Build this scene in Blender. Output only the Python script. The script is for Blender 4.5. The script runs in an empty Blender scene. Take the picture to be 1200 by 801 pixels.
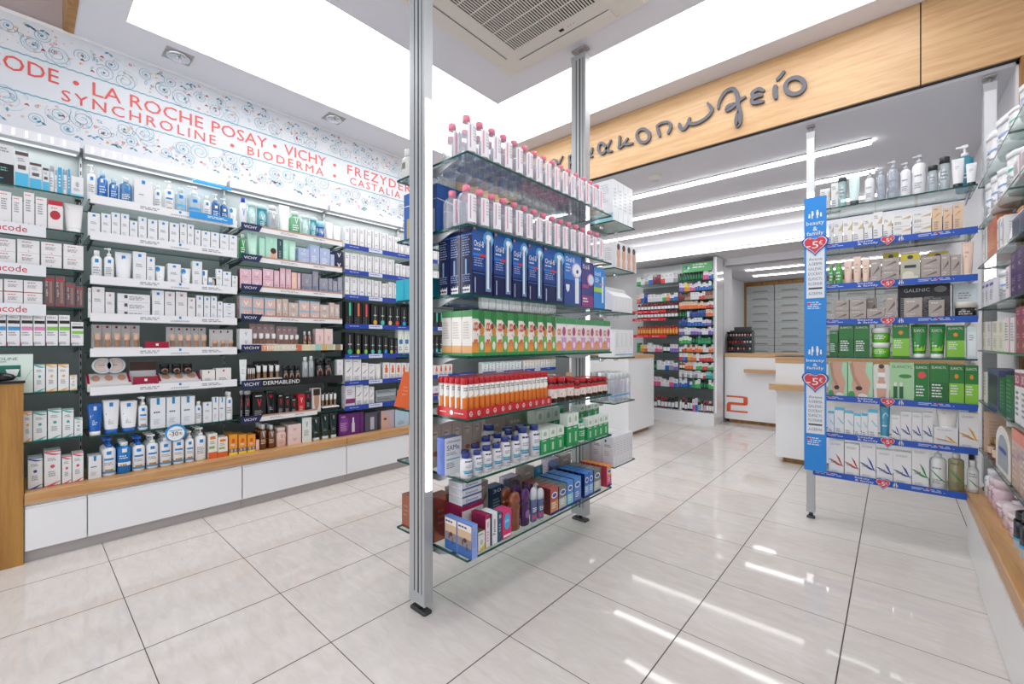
import bpy, math, random
from math import sin, cos, pi, radians
random.seed(7)
C = bpy.context.scene.collection
S = bpy.context.scene

# ---------------------------------------------------------------- camera, world, light, exposure
FPX, YAW, CYP, EYE = 507.5, 0.7222, 400.7, 1.172
CA, SA = cos(YAW), sin(YAW)
cam = bpy.data.cameras.new('camera'); camo = bpy.data.objects.new('camera', cam); C.objects.link(camo)
cam.sensor_width = 36; cam.lens = 36 * FPX / 1200; cam.shift_y = (CYP - 400.5) / 1200
cam.clip_start = .02; cam.clip_end = 60
camo.location = (0, 0, EYE); camo.rotation_euler = (pi / 2, 0, YAW)
S.camera = camo
S.view_settings.view_transform = 'Standard'; S.view_settings.look = 'None'
S.view_settings.gamma = 1; S.view_settings.use_curve_mapping = False
S.view_settings.exposure = 0.45
try:
    S.cycles.use_denoising = True
    S.cycles.transparent_max_bounces = 40
    S.cycles.max_bounces = 8
    S.cycles.caustics_reflective = False; S.cycles.caustics_refractive = False
    S.cycles.sample_clamp_indirect = 6
except Exception: pass
W = bpy.data.worlds.new('daylight_fill'); S.world = W; W.use_nodes = True  # even fill from all around, in place of daylight from an unseen shopfront
W.node_tree.nodes['Background'].inputs[0].default_value = (.93, .96, 1, 1)
W.node_tree.nodes['Background'].inputs[1].default_value = 1.15
L_PANEL, L_STRIP, L_SHELF, L_POST = 3.2, 8.5, 9.0, 3.0

def area(name, loc, sx, sy, power, col=(1, 1, 1), rot=(0, 0, 0)):
    l = bpy.data.lights.new(name, 'AREA'); l.shape = 'RECTANGLE'; l.size = sx; l.size_y = sy
    l.energy = power; l.color = col
    o = bpy.data.objects.new(name, l); o.location = loc; o.rotation_euler = rot; C.objects.link(o); return o

def ray(px, py):
    X = (px - 600) / FPX
    return (X * CA - SA, X * SA + CA, (CYP - py) / FPX)
def hit(px, py, ax, val):
    r = ray(px, py); o = (0, 0, EYE); i = 'xyz'.index(ax); t = (val - o[i]) / r[i]
    return tuple(a + t * b for a, b in zip(o, r))

# ---------------------------------------------------------------- materials
def s2l(c):
    return tuple((v / 12.92 if v <= .04045 else ((v + .055) / 1.055) ** 2.4) for v in c[:3])
def hx(h): return tuple(int(h[i:i + 2], 16) / 255 for i in (0, 2, 4))
def newmat(name):
    m = bpy.data.materials.new(name); m.use_nodes = True; nt = m.node_tree
    return m, nt, nt.nodes['Principled BSDF']
def flat(name, col, rough=.5, metal=0, spec=.5, coat=0):
    m, nt, b = newmat(name); b.inputs['Base Color'].default_value = (*s2l(col), 1)
    b.inputs['Roughness'].default_value = rough; b.inputs['Metallic'].default_value = metal
    b.inputs['Specular IOR Level'].default_value = spec; b.inputs['Coat Weight'].default_value = coat
    return m
def attrmat(name, rough, metal=0, coat=0):
    m, nt, b = newmat(name); a = nt.nodes.new('ShaderNodeAttribute'); a.attribute_name = 'Col'
    nt.links.new(a.outputs['Color'], b.inputs['Base Color'])
    b.inputs['Roughness'].default_value = rough; b.inputs['Metallic'].default_value = metal; b.inputs['Coat Weight'].default_value = coat
    return m
def emis(name, col, st):
    m, nt, b = newmat(name); e = nt.nodes.new('ShaderNodeEmission'); e.inputs[0].default_value = (*col, 1); e.inputs[1].default_value = st
    nt.links.new(e.outputs[0], nt.nodes['Material Output'].inputs[0]); return m
def thinglass(name, tint, body=0.0, attr=False, base=.05, amp=.55):
    m, nt, b = newmat(name); N = nt.nodes; K = nt.links
    t = N.new('ShaderNodeBsdfTransparent'); t.inputs[0].default_value = (*tint, 1)
    g = N.new('ShaderNodeBsdfGlossy'); g.inputs['Roughness'].default_value = .03
    lw = N.new('ShaderNodeLayerWeight'); lw.inputs[0].default_value = .5
    p = N.new('ShaderNodeMath'); p.operation = 'POWER'; p.inputs[1].default_value = 3.5
    K.new(lw.outputs['Facing'], p.inputs[0])
    q = N.new('ShaderNodeMath'); q.operation = 'MULTIPLY_ADD'; q.inputs[1].default_value = amp; q.inputs[2].default_value = base
    K.new(p.outputs[0], q.inputs[0])
    mx = N.new('ShaderNodeMixShader'); K.new(q.outputs[0], mx.inputs[0]); K.new(g.outputs[0], mx.inputs[2])
    if body > 0:
        b.inputs['Roughness'].default_value = .15
        m2 = N.new('ShaderNodeMixShader'); m2.inputs[0].default_value = body
        if attr:
            a = N.new('ShaderNodeAttribute'); a.attribute_name = 'Col'
            K.new(a.outputs['Color'], b.inputs['Base Color']); K.new(a.outputs['Color'], t.inputs[0])
        else: b.inputs['Base Color'].default_value = (*tint, 1)
        K.new(t.outputs[0], m2.inputs[1]); K.new(b.outputs[0], m2.inputs[2]); K.new(m2.outputs[0], mx.inputs[1])
    else: K.new(t.outputs[0], mx.inputs[1])
    K.new(mx.outputs[0], N['Material Output'].inputs[0]); return m
def wood(name, c1, c2, axis=0, scale=1.0, rough=.35):
    m, nt, b = newmat(name); N = nt.nodes; K = nt.links
    tc = N.new('ShaderNodeTexCoord'); mp = N.new('ShaderNodeMapping')
    sc = [14 * scale] * 3; sc[axis] = .9 * scale; mp.inputs['Scale'].default_value = sc
    K.new(tc.outputs['Object'], mp.inputs[0])
    n1 = N.new('ShaderNodeTexNoise'); n1.inputs['Scale'].default_value = 1.4; n1.inputs['Detail'].default_value = 5; n1.inputs['Distortion'].default_value = .6
    n2 = N.new('ShaderNodeTexNoise'); n2.inputs['Scale'].default_value = 9; n2.inputs['Detail'].default_value = 3
    K.new(mp.outputs[0], n1.inputs[0]); K.new(mp.outputs[0], n2.inputs[0])
    ad = N.new('ShaderNodeMath'); ad.operation = 'MULTIPLY_ADD'; ad.inputs[1].default_value = .35
    K.new(n2.outputs[0], ad.inputs[0]); K.new(n1.outputs[0], ad.inputs[2])
    r = N.new('ShaderNodeValToRGB'); r.color_ramp.elements[0].position = .5; r.color_ramp.elements[1].position = .82
    r.color_ramp.elements[0].color = (*s2l(c1), 1); r.color_ramp.elements[1].color = (*s2l(c2), 1)
    K.new(ad.outputs[0], r.inputs[0]); K.new(r.outputs[0], b.inputs['Base Color']); b.inputs['Roughness'].default_value = rough
    return m
M = {}
M['carton'] = attrmat('printed_carton', .42)
M['plastic'] = attrmat('glossy_plastic', .22)
M['foil'] = attrmat('shiny_foil', .22, .75)
M['clear'] = thinglass('clear_plastic', (.88, .89, .93), .24, False, .05, .7)
M['tint'] = thinglass('tinted_plastic', (.9, .9, .9), .55, True, .06, .35)
M['pane'] = thinglass('shelf_glass', (.93, .975, .96), 0, False, .05, .5)
M['edge'] = flat('shelf_glass_edge', hx('0a4a42'), .2, 0, .35, 0)
M['alu'] = flat('brushed_aluminium', hx('b4b7ba'), .38, .35)
M['whitealu'] = flat('pale_anodised_aluminium', hx('d9dbdf'), .4, .15)
M['aludark'] = flat('dark_aluminium_groove', hx('4a4c4e'), .5, .5)
M['chrome'] = flat('chrome', hx('d8dadc'), .12, 1)
M['white'] = flat('white_lacquer', hx('e9eaec'), .16, 0, .5, .25)
M['paint'] = flat('white_wall_paint', hx('e4e4e8'), .6)
M['ceil'] = flat('ceiling_paint', hx('e2e2e8'), .7)
M['acbeige'] = flat('cream_plastic', hx('e2dcd2'), .45)
M['dark'] = flat('shade_and_part_black', hx('0c0c0d'), .6)  # black paints the shade behind the grille; other dark parts share it
M['black'] = flat('black_gloss', hx('131315'), .18)
M['backgrey'] = flat('grey_back_panel', hx('8f9696'), .32)
M['kick'] = flat('grey_kickboard', hx('a8a3a2'), .4)
M['letter'] = flat('slate_grey_lettering', hx('55565f'), .45)
M['orange'] = flat('orange_vinyl', hx('e0562a'), .4)
M['drawer'] = flat('grey_drawer_front', hx('c6cbc9'), .35)
M['oak'] = wood('light_oak', hx('bd9468'), hx('cda87c'), 0, 2.2)
M['oaky'] = wood('light_oak_along', hx('b08050'), hx('cda06c'), 1)
M['oakz'] = wood('oak_upright', hx('8f622f'), hx('b0813f'), 2)
M['brownwall'] = flat('taupe_wall', hx('b5a9aa'), .7)
M['lum'] = emis('luminous_ceiling', (1, 1, 1), L_PANEL)
M['valled'] = emis('valance_led_strip', (1, 1, 1), .8)
M['strip2'] = emis('bulkhead_led', (1, 1, 1), 5)
M['strip'] = emis('led_strip', (1, 1, 1), L_STRIP)
M['slot'] = emis('lit_slots', (1, 1, 1), 1.6)
M['postled'] = emis('post_led', (1, 1, 1), L_POST)
def tilemat():
    m, nt, b = newmat('porcelain_tiles'); N = nt.nodes; K = nt.links
    tc = N.new('ShaderNodeTexCoord'); sp = N.new('ShaderNodeSeparateXYZ'); K.new(tc.outputs['Object'], sp.inputs[0])
    def mth(op, a, bb=None, c=None):
        n = N.new('ShaderNodeMath'); n.operation = op
        for i, v in enumerate((a, bb, c)):
            if v is None: continue
            if isinstance(v, (int, float)): n.inputs[i].default_value = v
            else: K.new(v, n.inputs[i])
        return n.outputs[0]
    def line(o, off, per, hw):
        f = mth('FRACT', mth('DIVIDE', mth('ADD', o, -off + 50 * per), per))
        d = mth('MULTIPLY', mth('MINIMUM', f, mth('SUBTRACT', 1.0, f)), per)
        return mth('LESS_THAN', d, hw)
    gx = line(sp.outputs[0], -3.1497, .5, .0024); gy = line(sp.outputs[1], .3145, .4876, .0016)
    g = mth('MAXIMUM', gx, gy)
    cx = mth('FLOOR', mth('DIVIDE', mth('ADD', sp.outputs[0], 3.1497), .5)); cy = mth('FLOOR', mth('DIVIDE', mth('ADD', sp.outputs[1], -.3145), .4876))
    cb = N.new('ShaderNodeCombineXYZ'); K.new(cx, cb.inputs[0]); K.new(cy, cb.inputs[1])
    wn = N.new('ShaderNodeTexWhiteNoise'); K.new(cb.outputs[0], wn.inputs[0])
    va = N.new('ShaderNodeVectorMath'); va.operation = 'MULTIPLY_ADD'; va.inputs[1].default_value = (7, 7, 7)
    K.new(wn.outputs['Color'], va.inputs[0]); K.new(tc.outputs['Object'], va.inputs[2])
    mp = N.new('ShaderNodeMapping'); mp.inputs['Rotation'].default_value = (0, 0, .8); mp.inputs['Scale'].default_value = (3.5, 13, 1); K.new(va.outputs[0], mp.inputs[0])
    n1 = N.new('ShaderNodeTexNoise'); n1.inputs['Scale'].default_value = 2.2; n1.inputs['Detail'].default_value = 9; n1.inputs['Roughness'].default_value = .65; n1.inputs['Distortion'].default_value = .8
    K.new(mp.outputs[0], n1.inputs[0])
    r = N.new('ShaderNodeValToRGB'); r.color_ramp.elements[0].position = .3; r.color_ramp.elements[1].position = .72
    r.color_ramp.elements[0].color = (*s2l(hx('d2cbc6')), 1); r.color_ramp.elements[1].color = (*s2l(hx('e0dad6')), 1)
    K.new(n1.outputs[0], r.inputs[0])
    mx = N.new('ShaderNodeMix'); mx.data_type = 'RGBA'; K.new(g, mx.inputs[0]); K.new(r.outputs[0], mx.inputs[6]); mx.inputs[7].default_value = (*s2l(hx('4a4340')), 1)
    K.new(mx.outputs[2], b.inputs['Base Color'])
    ro = mth('MULTIPLY_ADD', g, .5, .05); K.new(ro, b.inputs['Roughness'])
    b.inputs['Specular IOR Level'].default_value = .38
    return m
M['tile'] = tilemat()

# ---------------------------------------------------------------- mesh builder with per-face colour
class MB:
    def __init__(s): s.v = []; s.f = []; s.c = []; s.m = []; s.sm = []
    def face(s, pts, col=(1, 1, 1), mi=0, smooth=False):
        n = len(s.v); s.v += [tuple(p) for p in pts]; s.f.append(tuple(range(n, n + len(pts)))); s.c.append(col); s.m.append(mi); s.sm.append(smooth)
    def mesh(s, v, f, col=(1, 1, 1), mi=0, smooth=False):
        n = len(s.v); s.v += [tuple(p) for p in v]
        for q in f: s.f.append(tuple(n + i for i in q)); s.c.append(col); s.m.append(mi); s.sm.append(smooth)
    def box(s, x0, y0, z0, x1, y1, z1, col=(1, 1, 1), mi=0, cols=None):
        v = [(x0, y0, z0), (x1, y0, z0), (x1, y1, z0), (x0, y1, z0), (x0, y0, z1), (x1, y0, z1), (x1, y1, z1), (x0, y1, z1)]
        f = [(0, 3, 2, 1), (4, 5, 6, 7), (0, 1, 5, 4), (1, 2, 6, 5), (2, 3, 7, 6), (3, 0, 4, 7)]
        n = len(s.v); s.v += v
        for i, q in enumerate(f):
            s.f.append(tuple(n + k for k in q)); s.c.append(cols[i] if cols else col); s.m.append(mi if not isinstance(mi, (list, tuple)) else mi[i]); s.sm.append(False)
    def cbox(s, x0, y0, z0, x1, y1, z1, b, col=(1, 1, 1), mi=0):
        # box with chamfered vertical edges and top edges
        P = [(x0 + b, y0), (x1 - b, y0), (x1, y0 + b), (x1, y1 - b), (x1 - b, y1), (x0 + b, y1), (x0, y1 - b), (x0, y0 + b)]
        cx, cy = (x0 + x1) / 2, (y0 + y1) / 2
        def ring(z, k): return [(cx + (x - cx) * (1 - k / max(x1 - x0, 1e-4) * 2), cy + (y - cy) * (1 - k / max(y1 - y0, 1e-4) * 2), z) for x, y in P]
        R = [ring(z0, 0), ring(z1 - b, 0), ring(z1, b)]
        n = len(s.v)
        for r in R: s.v += r
        for j in range(2):
            for i in range(8):
                k = (i + 1) % 8; s.f.append((n + j * 8 + i, n + j * 8 + k, n + j * 8 + 8 + k, n + j * 8 + 8 + i)); s.c.append(col); s.m.append(mi); s.sm.append(False)
        s.f.append(tuple(n + 16 + i for i in range(8))); s.f.append(tuple(n + 7 - i for i in range(8)))
        s.c += [col, col]; s.m += [mi, mi]; s.sm += [False, False]
    def lathe(s, prof, seg=12, sy=1.0, col=(1, 1, 1), mi=0, cx=0, cy=0, cap=True, cols=None, axis='z'):
        n = len(s.v); k = len(prof)
        for r, z in prof:
            for i in range(seg):
                a = 2 * pi * i / seg
                x, y = r * cos(a), r * sin(a) * sy
                s.v.append((cx + x, cy + y, z) if axis == 'z' else ((cx + x, z, cy + y) if axis == 'y' else (z, cx + x, cy + y)))
        for j in range(k - 1):
            for i in range(seg):
                i2 = (i + 1) % seg; a, b_, c_, d = n + j * seg + i, n + j * seg + i2, n + (j + 1) * seg + i2, n + (j + 1) * seg + i
                s.f.append((a, b_, c_, d) if axis != 'y' else (d, c_, b_, a)); s.c.append(cols[j] if cols else col); s.m.append(mi); s.sm.append(True)
        if cap:
            s.f.append(tuple(n + seg - 1 - i for i in range(seg))); s.f.append(tuple(n + (k - 1) * seg + i for i in range(seg)))
            s.c += [cols[0] if cols else col, cols[-1] if cols else col]; s.m += [mi, mi]; s.sm += [False, False]
    def build(s, name, mats, parent=None):
        me = bpy.data.meshes.new(name); me.from_pydata(s.v, [], s.f)
        for m in (mats if isinstance(mats, (list, tuple)) else [mats]): me.materials.append(m)
        me.polygons.foreach_set('material_index', s.m); me.polygons.foreach_set('use_smooth', s.sm)
        at = me.color_attributes.new('Col', 'FLOAT_COLOR', 'CORNER'); buf = []
        for f, c in zip(s.f, s.c):
            l = s2l(c); buf += [l[0], l[1], l[2], 1.0] * len(f)
        at.data.foreach_set('color', buf); me.update()
        o = bpy.data.objects.new(name, me); C.objects.link(o)
        if parent: o.parent = parent
        return o
def tag(o, label=None, cat=None, group=None, kind=None):
    if label:
        assert 3 < len(label.split()) <= 16, label
        o['label'] = label
    if cat: o['category'] = cat
    if group: o['group'] = group
    if kind: o['kind'] = kind
    return o
def empty(name, loc=(0, 0, 0), rz=0, label=None, cat=None, group=None):
    o = bpy.data.objects.new(name, None); C.objects.link(o); o.location = loc; o.rotation_euler = (0, 0, rz)
    o.empty_display_size = .02
    return tag(o, label, cat, group)
def struct(name, mb, mat, label=None, cat=None):
    o = mb.build(name, mat); o['kind'] = 'structure'
    if label: tag(o, label, cat)
    return o
def bx(*a, **k):
    m = MB(); m.box(*a, **k); return m

_tc = {}
def glyphs(txt, bold=0.0, sp=1.0):
    k = (txt, bold, sp)
    if k in _tc: return _tc[k]
    cu = bpy.data.curves.new('t', 'FONT'); cu.body = txt; cu.resolution_u = 2; cu.offset = bold; cu.space_character = sp; cu.fill_mode = 'FRONT'
    o = bpy.data.objects.new('t', cu); C.objects.link(o)
    dg = bpy.context.evaluated_depsgraph_get(); me = bpy.data.meshes.new_from_object(o.evaluated_get(dg))
    v = [(q.co.x, q.co.y) for q in me.vertices]; f = [tuple(p.vertices) for p in me.polygons]
    bpy.data.objects.remove(o); bpy.data.curves.remove(cu); bpy.data.meshes.remove(me)
    x0 = min(a for a, _ in v); x1 = max(a for a, _ in v); y0 = min(b for _, b in v); y1 = max(b for _, b in v)
    v = [((a - x0) / (x1 - x0), (b - y0) / (y1 - y0)) for a, b in v]
    _tc[k] = (v, f, (x1 - x0) / (y1 - y0)); return _tc[k]

def draw(mb, marks, mp0, nu=1, rnd=None, mi=0, off=(0, -1, 0)):
    """print marks (u,v in 0..1) on a surface given by mp(u, v)"""
    rnd = rnd or random.Random(3); K = [0.0]
    def mp(u, v):
        p = mp0(u, v); return (p[0] + off[0] * K[0], p[1] + off[1] * K[0], p[2] + off[2] * K[0])
    def rect(a, b, c, d, col):
        k = max(1, int(round(nu * (c - a)))) if nu > 1 else 1
        for i in range(k):
            p = a + (c - a) * i / k; q = a + (c - a) * (i + 1) / k
            mb.face([mp(p, b), mp(q, b), mp(q, d), mp(p, d)], col, mi)
    for m in marks:
        t = m[0]; K[0] += .00022
        if t == 'r': rect(*m[1:5], m[5])
        elif t == 'p': mb.face([mp(*q) for q in m[1]], m[2], mi)
        elif t == 'd':
            u, v, ru, rv, col = m[1:6]
            mb.face([mp(u + ru * cos(a * pi / 6), v + rv * sin(a * pi / 6)) for a in range(12)], col, mi)
        elif t == 't':
            v, f, asp = glyphs(m[1]); a, b, c, d = m[2:6]
            mb.mesh([mp(a + (c - a) * x, b + (d - b) * y) for x, y in v], f, m[6], mi)
        elif t == 'tv':     # text running upward
            v, f, asp = glyphs(m[1]); a, b, c, d = m[2:6]
            mb.mesh([mp(c - (c - a) * y, b + (d - b) * x) for x, y in v], f, m[6], mi)
        elif t == 'l':
            a, b, c, d, n, col = m[1:7]
            for i in range(n):
                vt = d - (d - b) * i / n; h = (d - b) / n * .45; u = a
                e = a + (c - a) * rnd.uniform(.6, 1)
                while u < e:
                    w = (c - a) * rnd.uniform(.12, .3); rect(u, vt - h, min(u + w, e), vt, col); u += w + (c - a) * .05
        elif t == 's':      # swoosh band
            a, b, c, d, w, col = m[1:7]; n = 6
            for i in range(n):
                p, q = i / n, (i + 1) / n
                f = lambda k: b + (d - b) * (k * k * (3 - 2 * k)); wd = lambda k: w * sin(pi * min(.97, k + .03)) + .004
                mb.face([mp(a + (c - a) * p, f(p) - wd(p)), mp(a + (c - a) * q, f(q) - wd(q)), mp(a + (c - a) * q, f(q)), mp(a + (c - a) * p, f(p))], col, mi)
# ---------------------------------------------------------------- product builders (front faces local -y, base on z = 0)
WH = hx('eceded'); INK = hx('8a8d94'); BLK = hx('17171a')
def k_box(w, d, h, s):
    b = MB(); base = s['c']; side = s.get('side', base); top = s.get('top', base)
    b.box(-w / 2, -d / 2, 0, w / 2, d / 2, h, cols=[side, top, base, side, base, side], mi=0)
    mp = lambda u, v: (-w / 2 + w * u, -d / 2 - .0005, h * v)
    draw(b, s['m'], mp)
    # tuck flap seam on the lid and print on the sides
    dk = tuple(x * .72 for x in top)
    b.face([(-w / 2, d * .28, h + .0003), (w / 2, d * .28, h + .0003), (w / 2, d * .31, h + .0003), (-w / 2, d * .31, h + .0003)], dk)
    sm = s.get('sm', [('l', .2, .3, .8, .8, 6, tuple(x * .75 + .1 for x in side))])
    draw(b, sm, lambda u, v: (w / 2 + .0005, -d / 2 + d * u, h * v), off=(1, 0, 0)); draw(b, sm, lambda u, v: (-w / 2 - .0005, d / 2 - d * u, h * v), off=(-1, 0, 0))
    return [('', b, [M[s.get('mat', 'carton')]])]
def round_map(w, d, r=None):
    R = w / 2 + .0006; D = d / 2 + .0006
    return lambda h: (lambda u, v: (R * sin((u - .5) * 2.6), -D * cos((u - .5) * 2.6), h * v))
def k_bottle(w, d, h, s):
    b = MB(); R = w / 2; sy = d / w; cf = s.get('cf', .16); cr = s.get('cr', .5) * R; sh = s.get('sh', .14)
    hb = h * (1 - cf)
    prof = [(R * .9, 0), (R, h * .02), (R, hb - h * sh), (R * .93, hb - h * sh * .6), (R * .7, hb - h * sh * .25), (cr * .92, hb - h * .01), (cr * .85, hb + h * .01)]
    b.lathe(prof, s.get('seg', 12), sy, s['c'], 0)
    draw(b, s['m'], round_map(w, d)(h), nu=7, mi=1)
    c = MB(); c.lathe([(cr, hb), (cr, h * .985), (cr * .93, h)], 12, 1 if sy > .7 else max(sy, .6), s.get('cap', WH), 0)
    return [('bottle', b, [M[s.get('mat', 'plastic')], M['carton']]), ('cap', c, [M[s.get('capmat', 'plastic')]])]
def k_pump(w, d, h, s):
    b = MB(); R = w / 2; sy = d / w; hb = h * s.get('hb', .76)
    b.lathe([(R * .92, 0), (R, h * .02), (R, hb * .86), (R * .92, hb * .93), (R * .6, hb * .985), (R * .4, hb)], 12, sy, s['c'], 0)
    draw(b, s['m'], round_map(w, d)(hb), nu=7, mi=1)
    c = MB(); cc = s.get('cap', WH)
    c.lathe([(R * .44, hb), (R * .44, hb + h * .07), (R * .2, hb + h * .08), (R * .14, hb + h * .09), (R * .14, h * .94)], 10, 1, cc, 0)
    c.box(-R * .3, -R * .28, h * .94, R * .34, R * .28, h, cc); c.box(-R * .95, -R * .13, h * .955, -R * .3, R * .13, h * .99, cc)
    return [('bottle', b, [M[s.get('mat', 'plastic')], M['carton']]), ('pump', c, [M['plastic']])]
def k_tube(w, d, h, s):
    b = MB(); n = 12; cf = s.get('cf', .13); z0 = h * cf; D = d / 2; levels = [(0, .80, 1), (.12, .84, .95), (.45, .92, .7), (.85, 1, .16), (.9, 1, .05), (1, 1, .05)]
    base = len(b.v)
    for t, wf, df in levels:
        for i in range(n):
            a = 2 * pi * i / n; b.v.append((w / 2 * wf * cos(a), D * df * sin(a), z0 + (h - z0) * t))
    for j in range(len(levels) - 1):
        for i in range(n):
            k = (i + 1) % n; b.f.append((base + j * n + i, base + j * n + k, base + (j + 1) * n + k, base + (j + 1) * n + i)); b.c.append(s['c']); b.m.append(0); b.sm.append(True)
    b.f.append(tuple(base + (len(levels) - 1) * n + i for i in range(n))); b.c.append(s['c']); b.m.append(0); b.sm.append(False)
    def mp(u, v):
        x = (u - .5) * w * (.8 + .15 * v); df = 1 - .9 * min(1, max(0, (v - .02) / .85)); wf = .8 + .2 * v
        q = max(0, 1 - (x / (w / 2 * wf)) ** 2) ** .5
        return (x, -D * max(df, .06) * q - .0012, z0 + (h - z0) * v)
    draw(b, s['m'], mp, nu=6, mi=1)
    c = MB(); cc = s.get('cap', WH); c.lathe([(w * .36, 0), (w * .39, h * .01), (w * .38, z0), ], 12, min(1, D / (w * .39)), cc, 0)
    return [('tube', b, [M[s.get('mat', 'plastic')], M['carton']]), ('cap', c, [M['plastic']])]
def k_jar(w, d, h, s):
    b = MB(); R = w / 2; lf = s.get('lf', .35)
    b.lathe([(R * .88, 0), (R * .95, h * .05), (R * .95, h * (1 - lf))], 16, d / w, s['c'], 0)
    draw(b, s['m'], round_map(w * .95, d * .95)(h * (1 - lf)), nu=7, mi=1)
    c = MB(); c.lathe([(R, h * (1 - lf)), (R, h * .97), (R * .94, h)], 16, d / w, s.get('cap', WH), 0)
    return [('jar', b, [M[s.get('mat', 'plastic')], M['carton']]), ('lid', c, [M['plastic']])]
def k_vial(w, d, h, s):   # straight cylinder with a cap of the same width (tablet tube, aerosol)
    b = MB(); R = w / 2; cf = s.get('cf', .2); b.lathe([(R * .95, 0), (R, h * .01), (R, h * (1 - cf))], 12, d / w, s['c'], 0)
    draw(b, s['m'], round_map(w, d)(h * (1 - cf)), nu=7, mi=1)
    c = MB(); rr = R * s.get('cr', 1.03); c.lathe([(rr, h * (1 - cf)), (rr, h * .985), (rr * .9, h)], 12, d / w, s.get('cap', WH), 0)
    return [('tube', b, [M[s.get('mat', 'plastic')], M['carton']]), ('cap', c, [M[s.get('capmat', 'plastic')]])]
def k_pouch(w, d, h, s):  # stand-up refill pack with a slanted shoulder
    b = MB(); P = [(-.5, 0), (.5, 0), (.5, .62), (.12, .86), (.12, 1), (-.5, 1)]
    n = len(P); f0 = [(w * x, -d / 2, h * z) for x, z in P]; f1 = [(w * x, d / 2, h * z) for x, z in P]
    b.face(f0, s['c']); b.face(f1[::-1], s['c'])
    for i in range(n): b.face([f0[i], f1[i], f1[(i + 1) % n], f0[(i + 1) % n]][::-1], s['c'])
    draw(b, s['m'], lambda u, v: (-w / 2 + w * u, -d / 2 - .0005, h * v))
    return [('', b, [M['carton']])]
def k_disc(w, d, h, s):   # round compact standing on edge
    b = MB(); R = h / 2
    n = len(b.v)
    for y, r in ((d / 2, R * .9), (0, R), (-d / 2, R * .96), (-d / 2, R * .74), (-d / 2 + .003, R * .72)):
        for i in range(20): a = 2 * pi * i / 20; b.v.append((r * cos(a), y, R + r * sin(a)))
    cl = [s['c'], s['c'], hx('dfe3e8'), hx('30363f')]
    for j in range(4):
        for i in range(20):
            k = (i + 1) % 20; b.f.append((n + j * 20 + i, n + (j + 1) * 20 + i, n + (j + 1) * 20 + k, n + j * 20 + k)); b.c.append(cl[j]); b.m.append(0); b.sm.append(True)
    b.f.append(tuple(n + 80 + i for i in range(20))); b.c.append(hx('e3d3cd')); b.m.append(0); b.sm.append(False)
    b.f.append(tuple(n + 19 - i for i in range(20))); b.c.append(s['c']); b.m.append(0); b.sm.append(False)
    draw(b, s['m'], lambda u, v: ((u - .5) * h, -d / 2 + .002, h * v))
    return [('', b, [M['plastic']])]
def k_tray(w, d, h, s):   # low slanted clear make-up tester tray
    b = MB(); b.mesh([(-w / 2, -d / 2, 0), (w / 2, -d / 2, 0), (w / 2, d / 2, 0), (-w / 2, d / 2, 0), (-w / 2, -d / 2, h * .45), (w / 2, -d / 2, h * .45), (w / 2, d / 2, h), (-w / 2, d / 2, h)],
                     [(0, 3, 2, 1), (4, 5, 6, 7), (0, 1, 5, 4), (1, 2, 6, 5), (2, 3, 7, 6), (3, 0, 4, 7)], s['c'])
    mp = lambda u, v: (-w / 2 + w * u, -d / 2 + d * v, h * (.45 + .55 * v) + .001); draw(b, s['m'], mp, off=(0, 0, 1))
    draw(b, s.get('m2', []), lambda u, v: (-w / 2 + w * u, -d / 2 - .001, h * .45 * v))
    return [('', b, [M['plastic']])]
def k_display(w, d, h, s):  # counter display: base, back card, row of testers
    b = MB(); b.box(-w / 2, -d / 2, 0, w / 2, d / 2, h * .14, s.get('foot', hx('7d1230'))); b.box(-w / 2, -d / 2, h * .14, w / 2, d / 2, h * .2, WH)
    b.box(-w / 2, d / 2 - .012, h * .2, w / 2, d / 2, h, s['c'])
    draw(b, s['m'], lambda u, v: (-w / 2 + w * u, d / 2 - .0125, h * (.2 + .8 * v)))
    out = [('stand', b, [M['carton']])]; n = s['n']
    for i in range(n):
        t = MB(); x = -w / 2 + w * (i + .5) / n; tw = w / n * .33; th = h * s.get('th', .5)
        t.lathe([(tw * .8, h * .2), (tw * .85, h * .2 + th * .5), (tw * .9, h * .2 + th * .5), (tw, h * .2 + th * .62), (tw * 1.05, h * .2 + th)], 8, .7, cx=x, cy=-d * .1, cols=[s['tc'], s['tc'], s['tc2'], s['tc2']])
        out.append(('tester', t, [M['plastic']]))
    return out
def k_dome(w, d, h, s):
    b = MB(); R = w / 2; b.lathe([(R * .8, 0), (R * .92, h * .03), (R * .86, h * .3), (R, h * .6), (R, h * .66)], 14, d / w, s['c'], 0, cap=True)
    draw(b, s['m'], round_map(w * .95, d * .95)(h * .6), nu=7, mi=1)
    c = MB(); c.lathe([(R, h * .66), (R * .99, h * .8), (R * .86, h * .9), (R * .6, h * .965), (R * .2, h)], 14, d / w, s.get('cap', WH), 0)
    return [('bottle', b, [M[s.get('mat', 'plastic')], M['carton']]), ('cap', c, [M[s.get('capmat', 'plastic')]])]
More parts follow.
